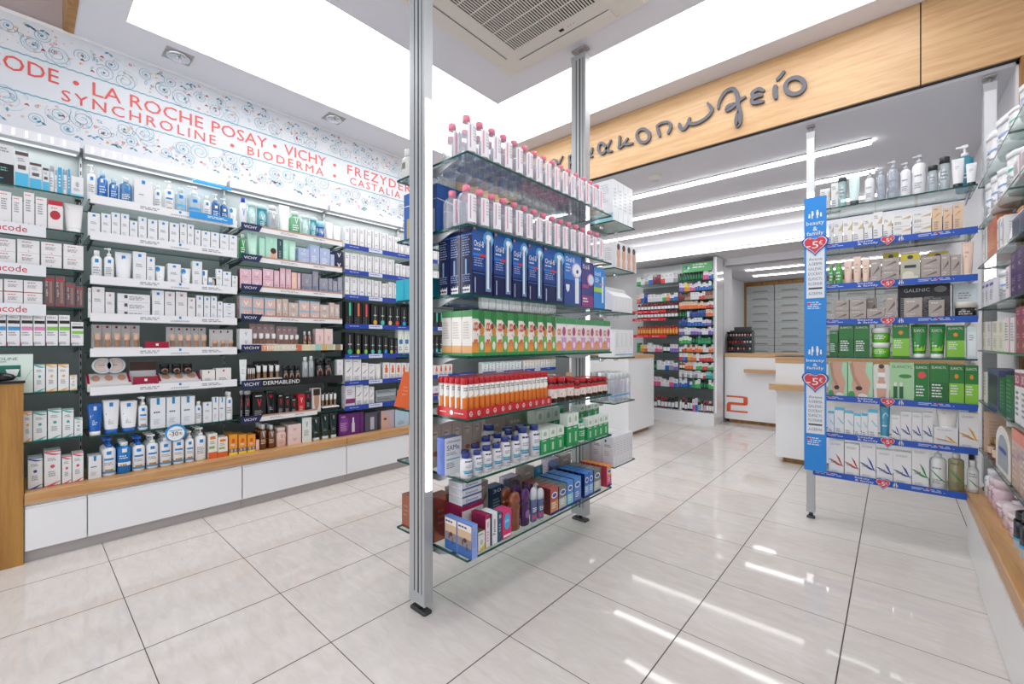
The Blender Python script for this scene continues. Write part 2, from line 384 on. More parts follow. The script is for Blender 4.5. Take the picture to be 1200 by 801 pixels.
def k_bag(w, d, h, s):    # tapering gift bag gathered at the top
    b = MB(); x, y = w / 2, d / 2; t = .32
    v = [(-x, -y, 0), (x, -y, 0), (x, y, 0), (-x, y, 0), (-x * .62, -y * .3, h), (x * .62, -y * .3, h), (x * .62, y * .3, h), (-x * .62, y * .3, h)]
    b.mesh(v, [(0, 3, 2, 1), (4, 5, 6, 7), (0, 1, 5, 4), (1, 2, 6, 5), (2, 3, 7, 6), (3, 0, 4, 7)], s['c'])
    mp = lambda u, v_: (-x * (1 - .38 * v_) + 2 * x * (1 - .38 * v_) * u, -y * (1 - .7 * v_) - .001, h * v_)
    draw(b, s['m'], mp)
    draw(b, s.get('sm', []), lambda u, v_: (x * (1 - .38 * v_) + .001, -y * (1 - .7 * v_) + 2 * y * (1 - .7 * v_) * u, h * v_), off=(1, 0, 0))
    return [('', b, [M['carton']])]
KIND = dict(box=k_box, bottle=k_bottle, pump=k_pump, tube=k_tube, jar=k_jar, vial=k_vial, pouch=k_pouch, disc=k_disc, tray=k_tray, display=k_display, bag=k_bag, dome=k_dome)
CAT = dict(dome=('gel_bottle', 'bottle'), box=('product_box', 'box'), bottle=('product_bottle', 'bottle'), pump=('pump_bottle', 'pump bottle'), tube=('cream_tube', 'tube'), jar=('cream_jar', 'jar'), vial=('capped_tube', 'tube'),
           pouch=('refill_pack', 'pack'), disc=('powder_compact', 'compact'), tray=('tester_tray', 'tester tray'), display=('tester_display', 'display'), bag=('gift_bag', 'bag'))
DS = {}
def de(dname, kind, look, c, m=(), **k):
    DS[dname] = dict(kind=kind, look=look, c=hx(c) if isinstance(c, str) else c, m=list(m), **k)
_mk = {}
def make(des, w, d, h, name=None):
    key = (des, round(w, 3), round(d, 3), round(h, 3), name)
    if key in _mk: return dup(_mk[key])
    s = DS[des]; parts = KIND[s['kind']](key[1], key[2], key[3], s); nm = name or s.get('name') or CAT[s['kind']][0]
    if len(parts) == 1 and not parts[0][0]:
        o = parts[0][1].build(nm, parts[0][2])
    else:
        o = empty(nm)
        for pn, mb, mt in parts: mb.build(pn, mt, o)
    _mk[key] = o; return o
def dup(o):
    c = o.copy(); C.objects.link(c)
    for ch in list(o.children):
        k = ch.copy(); C.objects.link(k); k.parent = c
        for g in list(ch.children): q = g.copy(); C.objects.link(q); q.parent = k
    for key in ('label', 'group', 'category'):
        if key in c: del c[key]
    return c
ORD = 'first second third fourth fifth sixth seventh eighth ninth tenth eleventh twelfth thirteenth fourteenth fifteenth sixteenth seventeenth eighteenth nineteenth twentieth'.split() + \
    ['twenty-' + x for x in 'first second third fourth fifth sixth seventh eighth ninth'.split()] + ['thirtieth'] + ['thirty-' + x for x in 'first second third fourth fifth sixth seventh eighth ninth'.split()]
ROT = dict(L=pi / 2, R=0, W=-pi / 2)
def put(des, face, u, c, z, w, d, h, label, group=None, name=None, jit=0):
    """face L looks to +x (u = y), R looks to -y (u = x), W looks to -x (u = y); c = plane of the product fronts"""
    o = make(des, w, d, h, put_name(des, name))
    o.location = (c - d / 2, u, z) if face == 'L' else ((u, c + d / 2, z) if face == 'R' else (c + d / 2, u, z))
    o.rotation_euler = (0, 0, ROT[face] + jit)
    s = DS[des]; tag(o, label, s.get('cat') or CAT[s['kind']][1], group); return o
ZONE = ['skincare_carton']
def put_name(des, name):
    s = DS[des]
    return name or s.get('name') or (ZONE[0] if s['kind'] == 'box' else None)
def row(face, c, z, items, where, group=None, gap=.002):
    """items: (design, px left, px right, py top[, {n, st, deep, d, z}])"""
    ax = 'y' if face == 'R' else 'x'; ui = 0 if face == 'R' else 1
    cells = []
    for it in items:
        des, a, b, t = it[:4]; o = it[4] if len(it) > 4 else {}
        n = o.get('n', 1); ua = hit(a, 400, ax, c)[ui]; ub = hit(b, 400, ax, c)[ui]
        zt = hit((a + b) / 2, t, ax, c)[2]
        for i in range(n):
            u0 = ua + (ub - ua) * i / n; u1 = ua + (ub - ua) * (i + 1) / n
            cells.append((des, (u0 + u1) / 2, abs(u1 - u0), zt, o))
    for i, (des, u, w, zt, o) in enumerate(cells):
        s = DS[des]; st = o.get('st', 1); zb = z + o.get('z', 0); h = (zt - zb) / st
        w = w - gap; k = s['kind']
        d = o.get('d') or s.get('d') or (max(.03, min(.075, w * .9)) if k in ('box', 'pouch') else (w * s.get('sy', .95) if k in ('bottle', 'pump', 'vial', 'jar') else w * .6))
        for q in range(st):
            for r in range(o.get('deep', 1)):
                cc = c + (-r if face == 'L' else r) * (d + .004)
                lab = s['look'] + ', ' + ORD[i] + ' from left'
                if st > 1: lab += [', bottom', ', above', ', top'][q if st > 2 else q * 2] if st < 4 else ', ' + ORD[q] + ' up'
                if r: lab += ', ' + ('behind' if r == 1 else ORD[r] + ' behind')
                lab += ', ' + where
                put(des, face, u, cc, zb + q * h + .0005, w, d, h - .001, lab, group, o.get('name'))
    return z

# ---- product designs -------------------------------------------------------
BL = hx('1583cf'); RED = hx('c8202f'); NAVY = hx('1b2450'); TEAL = hx('2f9f96'); ORG = hx('e8892b'); GR = hx('1f8a3c'); PINKC = hx('e0466b')
SQ = lambda v=.86: [('r', .38, v - .09, .62, v, BL)]
LN = lambda a=.18, b=.12, c=.82, d=.5, n=4, col=INK: ('l', a, b, c, d, n, col)
de('bx', 'box', 'white carton with blue square', 'e3e5e8', SQ(.93) + [LN(.2, .5, .8, .62, 2), LN(.2, .15, .7, .3, 3, hx('b5b8bd'))])
de('bxr', 'box', 'white carton with rose square', 'e0dfe0', [('r', .38, .84, .62, .92, hx('b78f8d')), LN(.2, .5, .8, .62, 2)])
de('bxt', 'box', 'white carton with blue tape', 'dfe3e8', [('r', .4, .78, .6, 1, hx('2a7fb8')), LN(.2, .45, .8, .55, 1, hx('4c5b70')), LN(.2, .12, .7, .3, 3, hx('b5b8bd'))])
de('bxw', 'box', 'large plain white carton', 'e2e3e6', [('r', .4, .85, .58, .97, BL), LN(.25, .42, .6, .5, 1), ('r', .36, .03, .7, .12, hx('2c3440'))])
de('lying', 'box', 'flat white carton lying down', 'e0e1e4', [('r', .2, .45, .3, .85, hx('5d4a4c')), LN(.35, .2, .9, .7, 3)])
de('btb', 'bottle', 'blue bottle with white label', '2b8fdc', [('r', .33, .62, .52, .74, WH), LN(.25, .25, .8, .5, 3, hx('c9def2'))], mat='tint', cap=hx('b9dcf2'), cr=.55)
de('btlb', 'bottle', 'pale blue bottle', '6fa9d6', [('r', .35, .5, .65, .6, BL), LN(.2, .2, .8, .4, 3, WH)], mat='tint', cap=WH, cr=.45)
de('btc', 'bottle', 'clear bottle with blue label', 'cfe2ee', [('r', .35, .6, .62, .72, BL), ('r', .15, .32, .8, .4, hx('57b0de'))], mat='tint', cap=hx('dbe9f0'), cr=.5)
de('btw', 'bottle', 'white bottle with blue square', 'e8e9eb', [('r', .35, .6, .6, .72, BL), LN(.2, .2, .8, .45, 3)], cr=.55)
de('pw', 'pump', 'white pump bottle, blue square', 'e9eaec', [('r', .38, .72, .62, .85, BL), LN(.2, .25, .8, .55, 4)])
de('pwb', 'pump', 'white pump bottle, blue band', 'e9eaec', [('r', .34, .76, .6, .88, BL), ('r', .2, .56, .75, .63, hx('2a86c8')), LN(.2, .36, .8, .48, 2), ('r', .05, .1, .95, .17, hx('3c94cf')), ('r', .25, .17, .7, .24, hx('b4863e'))])
de('pwbb', 'pump', 'white bottle with blue pump', 'e9eaec', [('r', .34, .76, .6, .88, BL), ('r', .2, .56, .75, .63, hx('2a86c8')), LN(.2, .36, .8, .48, 2), ('r', .05, .1, .95, .17, hx('3c94cf')), ('r', .25, .17, .7, .24, hx('b4863e'))], cap=hx('2161b8'))
de('pc', 'pump', 'clear pump bottle, blue label', 'd5e3ec', [('r', .35, .62, .6, .75, BL), ('r', .15, .32, .85, .42, hx('3f9fd8'))], mat='tint')
de('pbl', 'pump', 'blue pump bottle', '2f7fc4', [('r', .35, .62, .6, .75, WH), LN(.2, .25, .8, .5, 3, hx('cfe3f4'))], mat='tint', cap=hx('d9e6ee'))
de('gelb', 'bottle', 'blue gel bottle, white cap', '1f76c0', [('r', .36, .68, .62, .8, WH), LN(.2, .45, .75, .58, 2, hx('cfe3f4')), ('r', .1, .25, .9, .36, hx('e8eef2')), ('r', .2, .25, .6, .31, hx('b4863e'))], mat='plastic', cr=.55, cf=.12)
de('tbb', 'tube', 'blue tube with white cap', '1c5fb4', [('r', .38, .76, .62, .9, hx('cfe0f2')), ('r', .12, .5, .88, .58, hx('e8eef2')), ('r', .12, .44, .88, .5, hx('49a0dc')), LN(.25, .2, .75, .4, 3, hx('cfe3f4'))])
de('tbw', 'tube', 'white tube with blue cap', 'e8e9ec', [('r', .38, .78, .62, .92, BL), ('r', .25, .56, .7, .63, hx('b4863e')), ('r', .12, .5, .9, .56, hx('3f9fd8')), LN(.25, .15, .75, .4, 4)], cap=hx('2161b8'))
de('tw', 'tube', 'white tube with blue square', 'e8e9ec', [('r', .38, .74, .62, .88, BL), LN(.25, .3, .75, .55, 3)])
de('twb', 'tube', 'small white tube, blue badge', 'e8e9ec', [('d', .22, .8, .25, .16, hx('1b86cc')), LN(.3, .3, .75, .5, 3)], cap=hx('2c8ed2'))
de('faceb', 'box', 'carton with a woman photo', 'dfe5ea', [('r', .5, 0, 1, .95, hx('1d1a1c')), ('d', .66, .55, .2, .32, hx('d3a68f')), ('r', 0, .2, .5, .6, hx('57b0de'))])
# bay 0
de('bwk', 'box', 'tall carton, black lower half', 'd8d9dc', [('r', 0, 0, 1, .52, hx('191b1f')), LN(.15, .78, .85, .92, 2), LN(.15, .1, .6, .15, 1, hx('4cc0e0')), LN(.15, .3, .8, .42, 2, hx('7ab'*2))])
de('bwb', 'box', 'white carton, sky-blue lower half', 'dcdee1', [('r', 0, 0, 1, .4, hx('4fb3dc')), ('r', 0, .9, 1, 1, hx('5c4a45')), ('r', .2, .5, .8, .62, hx('57524f')), LN(.2, .7, .8, .82, 2)])
de('btsil', 'vial', 'slim silver-capped bottle', 'd8dde2', [LN(.2, .2, .8, .7, 4)], cap=hx('a9b2bb'), cf=.22)
de('bskyl', 'box', 'sky-blue carton', '37a3d4', [LN(.2, .2, .8, .7, 4, WH)])
de('bwl', 'box', 'low white carton, blue foot', 'e1e3e6', [('r', 0, 0, 1, .12, hx('7cc6e4')), ('d', .5, .6, .14, .14, hx('a8acb2')), LN(.2, .25, .8, .4, 2)])
de('brd', 'box', 'white carton, red lettering', 'e4e2e3', [LN(.12, .88, .9, .93, 1, RED), LN(.2, .4, .75, .78, 5), ('r', .4, .04, .5, .07, RED)])
de('brdo', 'box', 'white carton, red oval', 'e4dfe0', [('r', 0, .84, 1, 1, hx('b8252e')), ('d', .48, .5, .36, .16, hx('b02a35')), LN(.2, .7, .8, .75, 1, RED), ('r', .1, 0, 1, .02, RED)])
de('trd', 'tube', 'white tube, red dot', 'e6e4e4', [('d', .5, .35, .2, .1, hx('c8313b')), ('s', .05, .9, .4, .55, .02, hx('d8606a'))])
de('brf', 'box', 'flat white carton, red print', 'e3e1e2', [LN(.2, .72, .8, .84, 1, hx('b3525b')), LN(.2, .35, .8, .62, 3), ('d', .5, .14, .02, .04, RED)])
de('brfr', 'box', 'white carton, red base line', 'e3e1e2', [LN(.2, .72, .8, .84, 1, hx('c2303c')), LN(.2, .35, .8, .62, 3), ('r', 0, 0, 1, .05, hx('b5323b'))])
de('bgl', 'box', 'glossy mauve-brown carton', '6d5658', [('r', .02, .82, .98, .87, hx('c0313a')), ('r', .5, .1, .8, .8, hx('96746c')), ('tv', 'age 30', .12, .3, .38, .8, hx('cfc3c4')), ('r', 0, 0, 1, .03, hx('b5323b'))], mat='plastic')
def lier(n, col, look): de(n, 'box', look, 'e5e4e6', [('t', 'LIERAC', .1, .88, .85, .95, hx('8d8b90')), ('r', .08, .72, .98, .82, hx('1c1c20')), ('r', .08, .5, .98, .62, hx(col)), LN(.1, .3, .85, .44, 2), LN(.1, .04, .85, .12, 2), ('r', 0, .0, .06, .12, hx('a3245a'))])
lier('lb', '3f93cc', 'white carton, black and blue bars'); lier('lp', 'd583b2', 'white carton, black and pink bars'); lier('lg', '7cc04c', 'white carton, black and lime bars')
de('giftg', 'box', 'wide green-edged gift carton', 'd8e8df', [('t', 'SYNCHROLINE', .02, .85, .75, .92, hx('5b6166')), LN(.05, .78, .8, .82, 1), ('r', .0, .42, .8, .72, hx('17705c')), ('p', [(.6, .45), (.74, .45), (.78, .62), (.56, .62)], WH), ('r', .02, .15, .75, .4, hx('cfd5d4')), ('s', .75, .1, 1, .6, .02, hx('7cc0a0'))])
def syn(n, col, look): de(n, 'box', look, 'e4e7e8', [('s', 0, .97, 1, .9, .05, hx(col)), ('r', 0, .97, 1, 1, hx(col)), LN(.2, .7, .8, .8, 2), ('d', .5, .56, .14, .05, hx(col)), LN(.25, .25, .8, .42, 3), ('s', 0, .02, 1, .12, .05, hx(col)), ('r', 0, 0, 1, .02, hx(col))])
syn('st', '3aa69c', 'white carton, teal swooshes'); syn('so', 'ecab3c', 'white carton, amber swooshes'); syn('sr', 'cf5366', 'white carton, rose swooshes'); syn('sb', '36509e', 'white carton, navy swooshes')
# bay 1 make-up
de('disp5', 'display', 'tester display of peach tubes', 'e0dedf', [('r', .1 + .19 * i, .85, .15 + .19 * i, .95, hx('a31f3f')) for i in range(5)] + [('r', .2 * i, 0, .2 * i + .008, 1, hx('9b9799')) for i in range(1, 5)], n=5, tc=hx('c99b80'), tc2=hx('e3bda6'))
de('disp3', 'display', 'white display with powder pans', 'e2e0e1', [('r', .28 + .3 * i - .13, .8, .28 + .3 * i - .07, .92, hx('a31f3f')) for i in range(3)], n=3, tc=hx('b98a6a'), tc2=hx('cfa184'), foot=hx('e4e4e6'), th=.3)
de('sign', 'box', 'crimson display sign', '9c1337', [('r', .44, .62, .56, .82, WH), ('t', 'LA ROCHE-POSAY', .15, .25, .85, .42, WH)], cat='sign', name='shelf_sign')
de('disc', 'disc', 'round open powder compact', 'c6ccd4', [LN(.3, .46, .7, .54, 1, hx('8d7c7c'))])
de('trayc', 'tray', 'clear tray of powder pans', 'd9d5d6', [('r', 0, 0, .06, 1, hx('a31f3f')), ('r', .94, 0, 1, 1, hx('a31f3f'))] + [('d', .2 + .3 * i, .5, .1, .3, hx('c79478')) for i in range(3)], m2=[LN(.1, .3, .6, .6, 1)])
de('photo', 'box', 'card with brush photo', 'd6cfcf', [('r', 0, .66, 1, 1, hx('4a2f2c')), ('r', 0, 0, 1, .64, hx('dcdcdf')), ('d', .55, .28, .2, .13, hx('6b3a22')), ('r', .42, .05, .68, .2, hx('b9aeae'))])
de('djar', 'vial', 'dark jar with beige front', '24262c', [('d', .5, .45, .3, .35, hx('b58268'))], cap=hx('17181c'), cf=.3)
de('boxpow', 'box', 'cream powder carton', 'e3dfdc', [('r', .45, .78, .55, .9, hx('a31f3f')), LN(.2, .1, .8, .4, 3)])
de('orw', 'box', 'white carton, orange foot', 'e6e2dc', [('r', 0, 0, 1, .26, hx('d8642e')), ('r', .2, .78, .8, .9, hx('e07a2e')), ('r', .1, .4, .7, .5, hx('79b06c')), LN(.2, .55, .8, .7, 2)])
de('ory', 'box', 'amber sun-care carton', 'e69a33', [('r', 0, 0, 1, .12, hx('f2d23c')), ('r', 0, .12, 1, .32, hx('5f7484')), ('d', .3, .22, .14, .09, hx('cfa388')), ('d', .75, .22, .12, .08, hx('cfa388')), ('d', .5, .7, .2, .12, hx('d9571f')), LN(.2, .42, .8, .54, 2, WH)], side=hx('d97f22'))
# bay 2
V = lambda x, y, s, col: [('p', [(x - s, y + s), (x - s * .55, y + s), (x, y - s * .3), (x, y - s)], col), ('p', [(x + s, y + s), (x, y - s), (x, y - s * .3), (x + s * .55, y + s)], col)]
de('capb', 'bottle', 'white bottle, blue cap', 'e4e7f0', V(.5, .5, .14, hx('5670b8')), cap=hx('2b4ec0'), cr=.6)
de('pale', 'vial', 'pale aqua flask', 'bcdedd', V(.5, .65, .14, WH) + [LN(.3, .25, .7, .45, 3, WH)], cap=hx('d5e9e8'), mat='tint', cf=.15, sy=.6)
de('teal', 'vial', 'teal cleansing flask', '2ba6b4', V(.5, .6, .15, WH) + [LN(.3, .2, .7, .42, 3, WH)], cap=hx('c5e6ea'), mat='tint', cf=.16, sy=.6)
de('clr', 'bottle', 'clear cleansing bottle', 'd7dde2', V(.5, .6, .13, WH) + [LN(.25, .25, .75, .5, 4)], mat='tint', cap=WH, cr=.6)
de('tv', 'tube', 'white tube, grey print', 'e7eaeb', V(.5, .7, .1, hx('aeb6bc')) + [LN(.25, .3, .75, .55, 4)])
de('tg', 'tube', 'pale green tube', 'bfe6d6', V(.5, .6, .12, WH) + [LN(.25, .2, .75, .45, 4, WH)], cap=hx('8fd0b5'))
de('grn', 'bottle', 'light green toner bottle', '8ccfa6', V(.5, .6, .12, WH) + [LN(.25, .2, .75, .45, 3, WH)], mat='tint', cap=hx('d8ebe0'), cr=.6)
de('blub', 'vial', 'two-tone blue bottle', '2b70c2', V(.5, .6, .14, WH), cap=hx('9fd3ec'), cf=.3, mat='tint')
de('dgrn', 'bottle', 'deep green bottle', '1f9448', V(.5, .6, .15, WH) + [LN(.25, .2, .75, .45, 3, WH)], cap=hx('cfe8d8'), cr=.55)
de('bgrn', 'box', 'mint carton', 'a9dcc8', V(.5, .75, .1, WH) + [LN(.25, .2, .75, .5, 4, WH)])
de('bface', 'box', 'mint carton with face photo', 'a7d9c4', [('r', .35, 0, 1, .55, hx('d9d1cc')), ('d', .66, .3, .24, .22, hx('d9a78d')), ('d', .66, .46, .26, .12, hx('3a2420'))] + V(.5, .85, .09, WH))
de('bdk', 'box', 'dark teal carton', '2a4c52', V(.5, .8, .1, WH) + [LN(.25, .2, .75, .5, 4, hx('9fb5b8'))])
de('bvio', 'box', 'periwinkle carton', 'a9b6d8', V(.5, .75, .1, WH) + [LN(.2, .2, .8, .5, 3, WH)])
de('bnav', 'box', 'navy carton', '1d2145', V(.5, .55, .22, WH))
de('bpk', 'box', 'pink carton', 'dfb8c4', V(.5, .6, .18, WH) + [LN(.2, .12, .8, .3, 2, hx('b87d8e'))], side=hx('6b3b46'))
de('bpko', 'box', 'peach-pink carton', 'eac1ae', V(.5, .6, .15, WH) + [('r', 0, 0, 1, .1, hx('e8863c'))])
de('bsil', 'box', 'silvery lilac carton', 'bcbccd', V(.5, .6, .15, WH) + [LN(.2, .12, .8, .3, 2, hx('8d93b5')), ('r', 0, .3, 1, .36, hx('92b4cd'))], mat='foil')
de('bbp', 'box', 'pink carton, blue edge', 'd9b9b0', V(.5, .35, .2, WH) + [('r', 0, .86, 1, 1, hx('8fb8d2')), ('r', 0, 0, .1, 1, hx('9cc0d8'))])
de('bbe', 'box', 'beige carton', 'cbb9b0', V(.5, .6, .18, WH) + [LN(.2, .12, .8, .3, 2, hx('97857d'))])
de('bwv', 'box', 'white carton, grey emblem', 'e2e3e6', V(.5, .75, .1, hx('8d96b5')) + V(.5, .35, .1, hx('8d96b5')))
de('dmauv', 'display', 'mauve display of foundation bottles', 'b99d9f', V(.12, .8, .05, WH) + V(.37, .8, .05, WH) + V(.62, .8, .05, WH) + V(.87, .8, .05, WH) + [('r', .25 * i, 0, .25 * i + .01, 1, hx('7d6668')) for i in range(1, 4)], n=4, tc=hx('a87858'), tc2=hx('ecebea'), foot=hx('d8d2cd'), th=.42)
de('dblk', 'display', 'black display of foundation bottles', '17171b', V(.12, .75, .05, WH) + V(.37, .75, .05, WH) + V(.62, .75, .05, WH) + V(.87, .75, .05, WH), n=4, tc=hx('b98e6e'), tc2=hx('e8e6e4'), foot=hx('1a1a1d'), th=.6)
de('tblk', 'tube', 'black tube, red mark', '1b1b1e', V(.5, .68, .16, hx('d8343c')) + [LN(.25, .15, .75, .4, 4, hx('aaaaaf'))], cap=hx('77797d'))
de('vblk', 'vial', 'black canister, red mark', '1b1b1e', V(.5, .68, .16, hx('d8343c')) + [LN(.25, .15, .75, .4, 4, hx('aaaaaf'))], cap=hx('9a9ca0'), cf=.13)
de('bblk', 'box', 'black carton, red mark', '1a1a1d', V(.5, .62, .16, hx('d8343c')) + [LN(.15, .12, .85, .34, 4, hx('aaaaaf')), LN(.2, .85, .8, .93, 1, WH)])
de('bred', 'box', 'red carton', 'c52732', V(.5, .7, .14, WH) + [LN(.2, .15, .8, .4, 3, hx('f2c9c9'))])
de('bphm', 'box', 'carton with portrait photo', 'd9d2ce', [('d', .5, .5, .32, .4, hx('b98c74')), ('r', .1, .7, .9, .97, hx('2c211e'))])
de('spb', 'bottle', 'brown oil spray bottle', '8a4a22', V(.5, .6, .14, WH) + [LN(.2, .2, .8, .4, 3, hx('e3c9a4'))], mat='tint', cap=hx('d7dadd'), cr=.5, cf=.2)
de('tpk', 'bottle', 'pale pink lotion bottle', 'e6c6bb', V(.5, .55, .13, hx('b5857a')) + [LN(.25, .15, .75, .35, 3, hx('c39a8f'))], cap=hx('e9d0c8'), cr=.85, cf=.2, sy=.6)
de('bpl', 'box', 'pale pink carton', 'e6ccc8', V(.5, .5, .15, hx('b5898a')))
de('bws', 'box', 'white carton, green stripe side', 'dfe5e4', V(.5, .72, .12, hx('5b7a80')) + [LN(.2, .25, .8, .5, 4)], side=hx('31706c'))
de('tdk', 'tube', 'dark green tube', '1c2e2d', V(.5, .8, .1, WH) + [LN(.2, .2, .8, .5, 5, hx('8fa3a2'))], cap=hx('c9d2d1'))
de('bpur', 'box', 'wide purple gift carton', '5e1f6b', [('d', .2, .5, .18, .38, hx('7a3487')), LN(.08, .8, .3, .9, 1, hx('cfa9d8')), ('r', .5, .12, .62, .55, hx('cfc4d8')), ('r', .53, .55, .59, .8, hx('e6e0ea')), ('r', .82, 0, .86, 1, hx('421049')), LN(.05, .2, .35, .6, 5, hx('c39ccb'))], side=hx('3d1145'))
de('bgre', 'box', 'wide dark slate gift carton', '4e4d5d', [('r', .35, .1, .6, .75, hx('b4b3bf')), ('r', .8, .05, .95, .95, hx('26262f'))], side=hx('2c2b35'))
de('blil', 'box', 'lilac carton, eye photo', 'bba9b5', [('p', [(0, 0), (.5, 0), (.6, .5), (.2, .95), (0, 1)], hx('cfa592')), ('d', .3, .55, .12, .06, hx('3a2a28'))])
de('blbl', 'box', 'pale blue carton, hoop print', 'b3cde0', [LN(.2, .1, .8, .3, 3, hx('6f8fae')), ('d', .5, .6, .3, .3, hx('9fc1da')), ('d', .5, .6, .25, .25, hx('b3cde0'))])
# bay 3
def fz(n, col, look): de(n, 'box', look, 'e4e4e6', [('r', .58, .12, .76, .95, hx('a9aab0')), ('r', .62, .15, .66, .5, hx('4b4b52')), LN(.08, .7, .45, .85, 2), ('r', .1, .3, .4, .34, hx(col))])
fz('fz', 'd0b04a', 'white carton, grey side stripe'); fz('fzb', '4a86d0', 'white carton, blue fleck'); fz('fzr', 'd65a5a', 'white carton, coral fleck')
def ki(n, col, look): de(n, 'box', look, '141416', [('r', .45, .45, .7, .98, hx(col)), ('r', .5, .1, .55, .5, hx('77777c')), LN(.1, .1, .4, .4, 3, hx('55555a'))])
ki('kt', '3fc9a8', 'black carton, aqua stripe'); ki('kc', 'e2694c', 'black carton, coral stripe'); ki('kr', 'd94450', 'black carton, red stripe')
def kd(n, col, look): de(n, 'box', look, '141416', [('d', .55, .22, .26, .11, hx(col)), ('r', .5, .35, .58, .9, hx('8c9a9a')), ('r', .35, .5, .75, .54, hx('c9c9cc'))])
kd('ko', 'e0a23c', 'black carton, orange dot'); kd('ka', '49c4ae', 'black carton, aqua dot'); kd('kp', 'e3bf9f', 'black carton, cream dot'); kd('kx', 'd83b3b', 'black carton, red dot'); kd('kb', '2f9fd2', 'black carton, blue dot'); kd('kg', '22b07c', 'black carton, green dot'); kd('kl', '7ed03f', 'black carton, lime dot'); kd('ky', 'c7d23a', 'black carton, yellow dot'); kd('kv', '9a4bc0', 'black carton, violet dot')
de('bpen', 'box', 'white carton, pencil drawing', 'e4e3e4', [LN(.1, .85, .8, .92, 1), ('s', .15, .5, .85, .68, .06, hx('8d8480')), LN(.15, .1, .85, .3, 4)])
de('bor', 'box', 'white carton, orange flame', 'e6e3e2', [('r', .28, .45, .72, .72, hx('e0602c')), ('r', .35, .72, .65, .88, hx('e6703c')), LN(.2, .15, .8, .35, 3)])
de('bgw', 'box', 'white carton, green curve', 'e2e8e2', [('s', .1, .2, .9, .8, .06, hx('74b84e')), ('r', 0, .88, 1, 1, hx('8dc65c')), LN(.2, .15, .8, .3, 2), ('r', .2, .4, .8, .55, hx('3d6fae'))])
de('bslv', 'box', 'flat silver carton', 'a9b2b4', [('r', .05, .1, .95, .45, hx('c9d2d4')), LN(.1, .6, .9, .85, 2, hx('6a7476'))], mat='foil')
de('bmag', 'box', 'white carton, magenta band', 'dfdbe2', [('r', 0, .22, 1, .42, hx('862a67')), LN(.15, .55, .85, .8, 3)])
de('tsil', 'vial', 'white roll bottle', 'dcdce6', [('r', .1, .3, .9, .5, hx('862a67')), LN(.2, .6, .8, .75, 2)], cap=hx('c9ccd4'), cf=.15)
# gondola
de('mic', 'bottle', 'pink-capped clear bottle', 'e3e7ec', [('r', .22, .08, .98, .74, hx('ecebf0')), ('r', .31, .16, .35, .70, hx('df8299')), LN(.45, .3, .88, .66, 5, hx('bfb6c4'))], mat='clear', cap=hx('f58aa2'), cr=.46, cf=.15, sh=.2)
ORB = [('r', 0, .55, 1, 1, hx('24559f')), ('r', 0, .35, 1, .55, hx('1c3f86')), ('d', .78, .84, .26, .12, hx('5aa7dc')), ('d', .82, .84, .14, .07, hx('b9e0f2')), ('t', 'Oral-B', .08, .7, .55, .79, WH), LN(.08, .62, .5, .67, 1, hx('c9d6ee')), ('r', .03, .56, .35, .6, hx('2d78cf')), ('r', .35, .56, .65, .6, hx('c43b50')), LN(.08, .4, .6, .54, 4, hx('8fa5cf')), ('r', .02, .31, .6, .318, hx('3f7fd0')), ('r', .1, .03, .15, .25, hx('9fb4d4')), ('d', .09, .95, .05, .02, ORG)]
de('orb', 'box', 'navy electric toothbrush carton', '1b2350', ORB + [('r', .62, .06, .9, .86, hx('6f8fb8')), ('r', .68, .1, .8, .82, hx('dbe7f2')), ('r', .8, .12, .86, .8, hx('1b2f55')), ('d', .75, .86, .12, .045, hx('e8f0f6'))],
   side=hx('1d2247'), top=hx('20305f'), mat='plastic', sm=[('r', 0, .86, 1, .88, hx('3a6fc8')), LN(.15, .55, .9, .84, 8, hx('7f8fb8')), ('r', .4, .3, .55, .52, hx('7fa0cf')), LN(.15, .18, .9, .3, 4, hx('7f8fb8')), ('r', .2, .03, .85, .14, hx('e4e6ea')), LN(.2, .03, .85, .14, 2, hx('33353f'))])
de('orp', 'box', 'blue toothbrush carton, round brush', '1d3f8c', [('r', 0, .5, 1, 1, hx('2a74c4')), ('t', 'Oral-B', .08, .84, .6, .94, WH), ('d', .72, .7, .3, .15, hx('c9a3cf')), ('d', .74, .7, .25, .125, hx('e3ecf4')), ('d', .76, .68, .07, .04, hx('2b3f70')), ('r', .62, .05, .85, .55, hx('dbe7f2')), ('p', [(.08, .4), (.3, .4), (.28, .3), (.19, .25), (.1, .3)], hx('dfe7f2')), LN(.08, .62, .4, .8, 3, hx('b9cbe8'))], side=hx('1d2247'), mat='plastic')
de('orv', 'box', 'plum toothbrush carton', '37327c', [('t', 'Oral-B', .1, .84, .65, .94, WH), ('r', 0, 0, 1, .25, hx('8b2a78')), ('d', .75, .62, .3, .14, hx('c77aa8')), ('d', .78, .62, .24, .11, hx('d5d9ea')), ('r', .05, .42, .6, .5, hx('9a3d86')), LN(.1, .08, .6, .2, 2, WH)], side=hx('1d2247'), mat='plastic')
de('orl', 'box', 'bright blue toothbrush carton', '2d87d4', [('t', 'Oral-B', .1, .8, .6, .9, WH), ('r', 0, .4, .75, .52, hx('a6cf3f')), ('r', .7, .15, .85, .8, hx('dde9f4')), ('r', .5, .58, .75, .62, ORG), LN(.1, .62, .5, .75, 3, WH)], side=hx('2560b0'), mat='plastic')
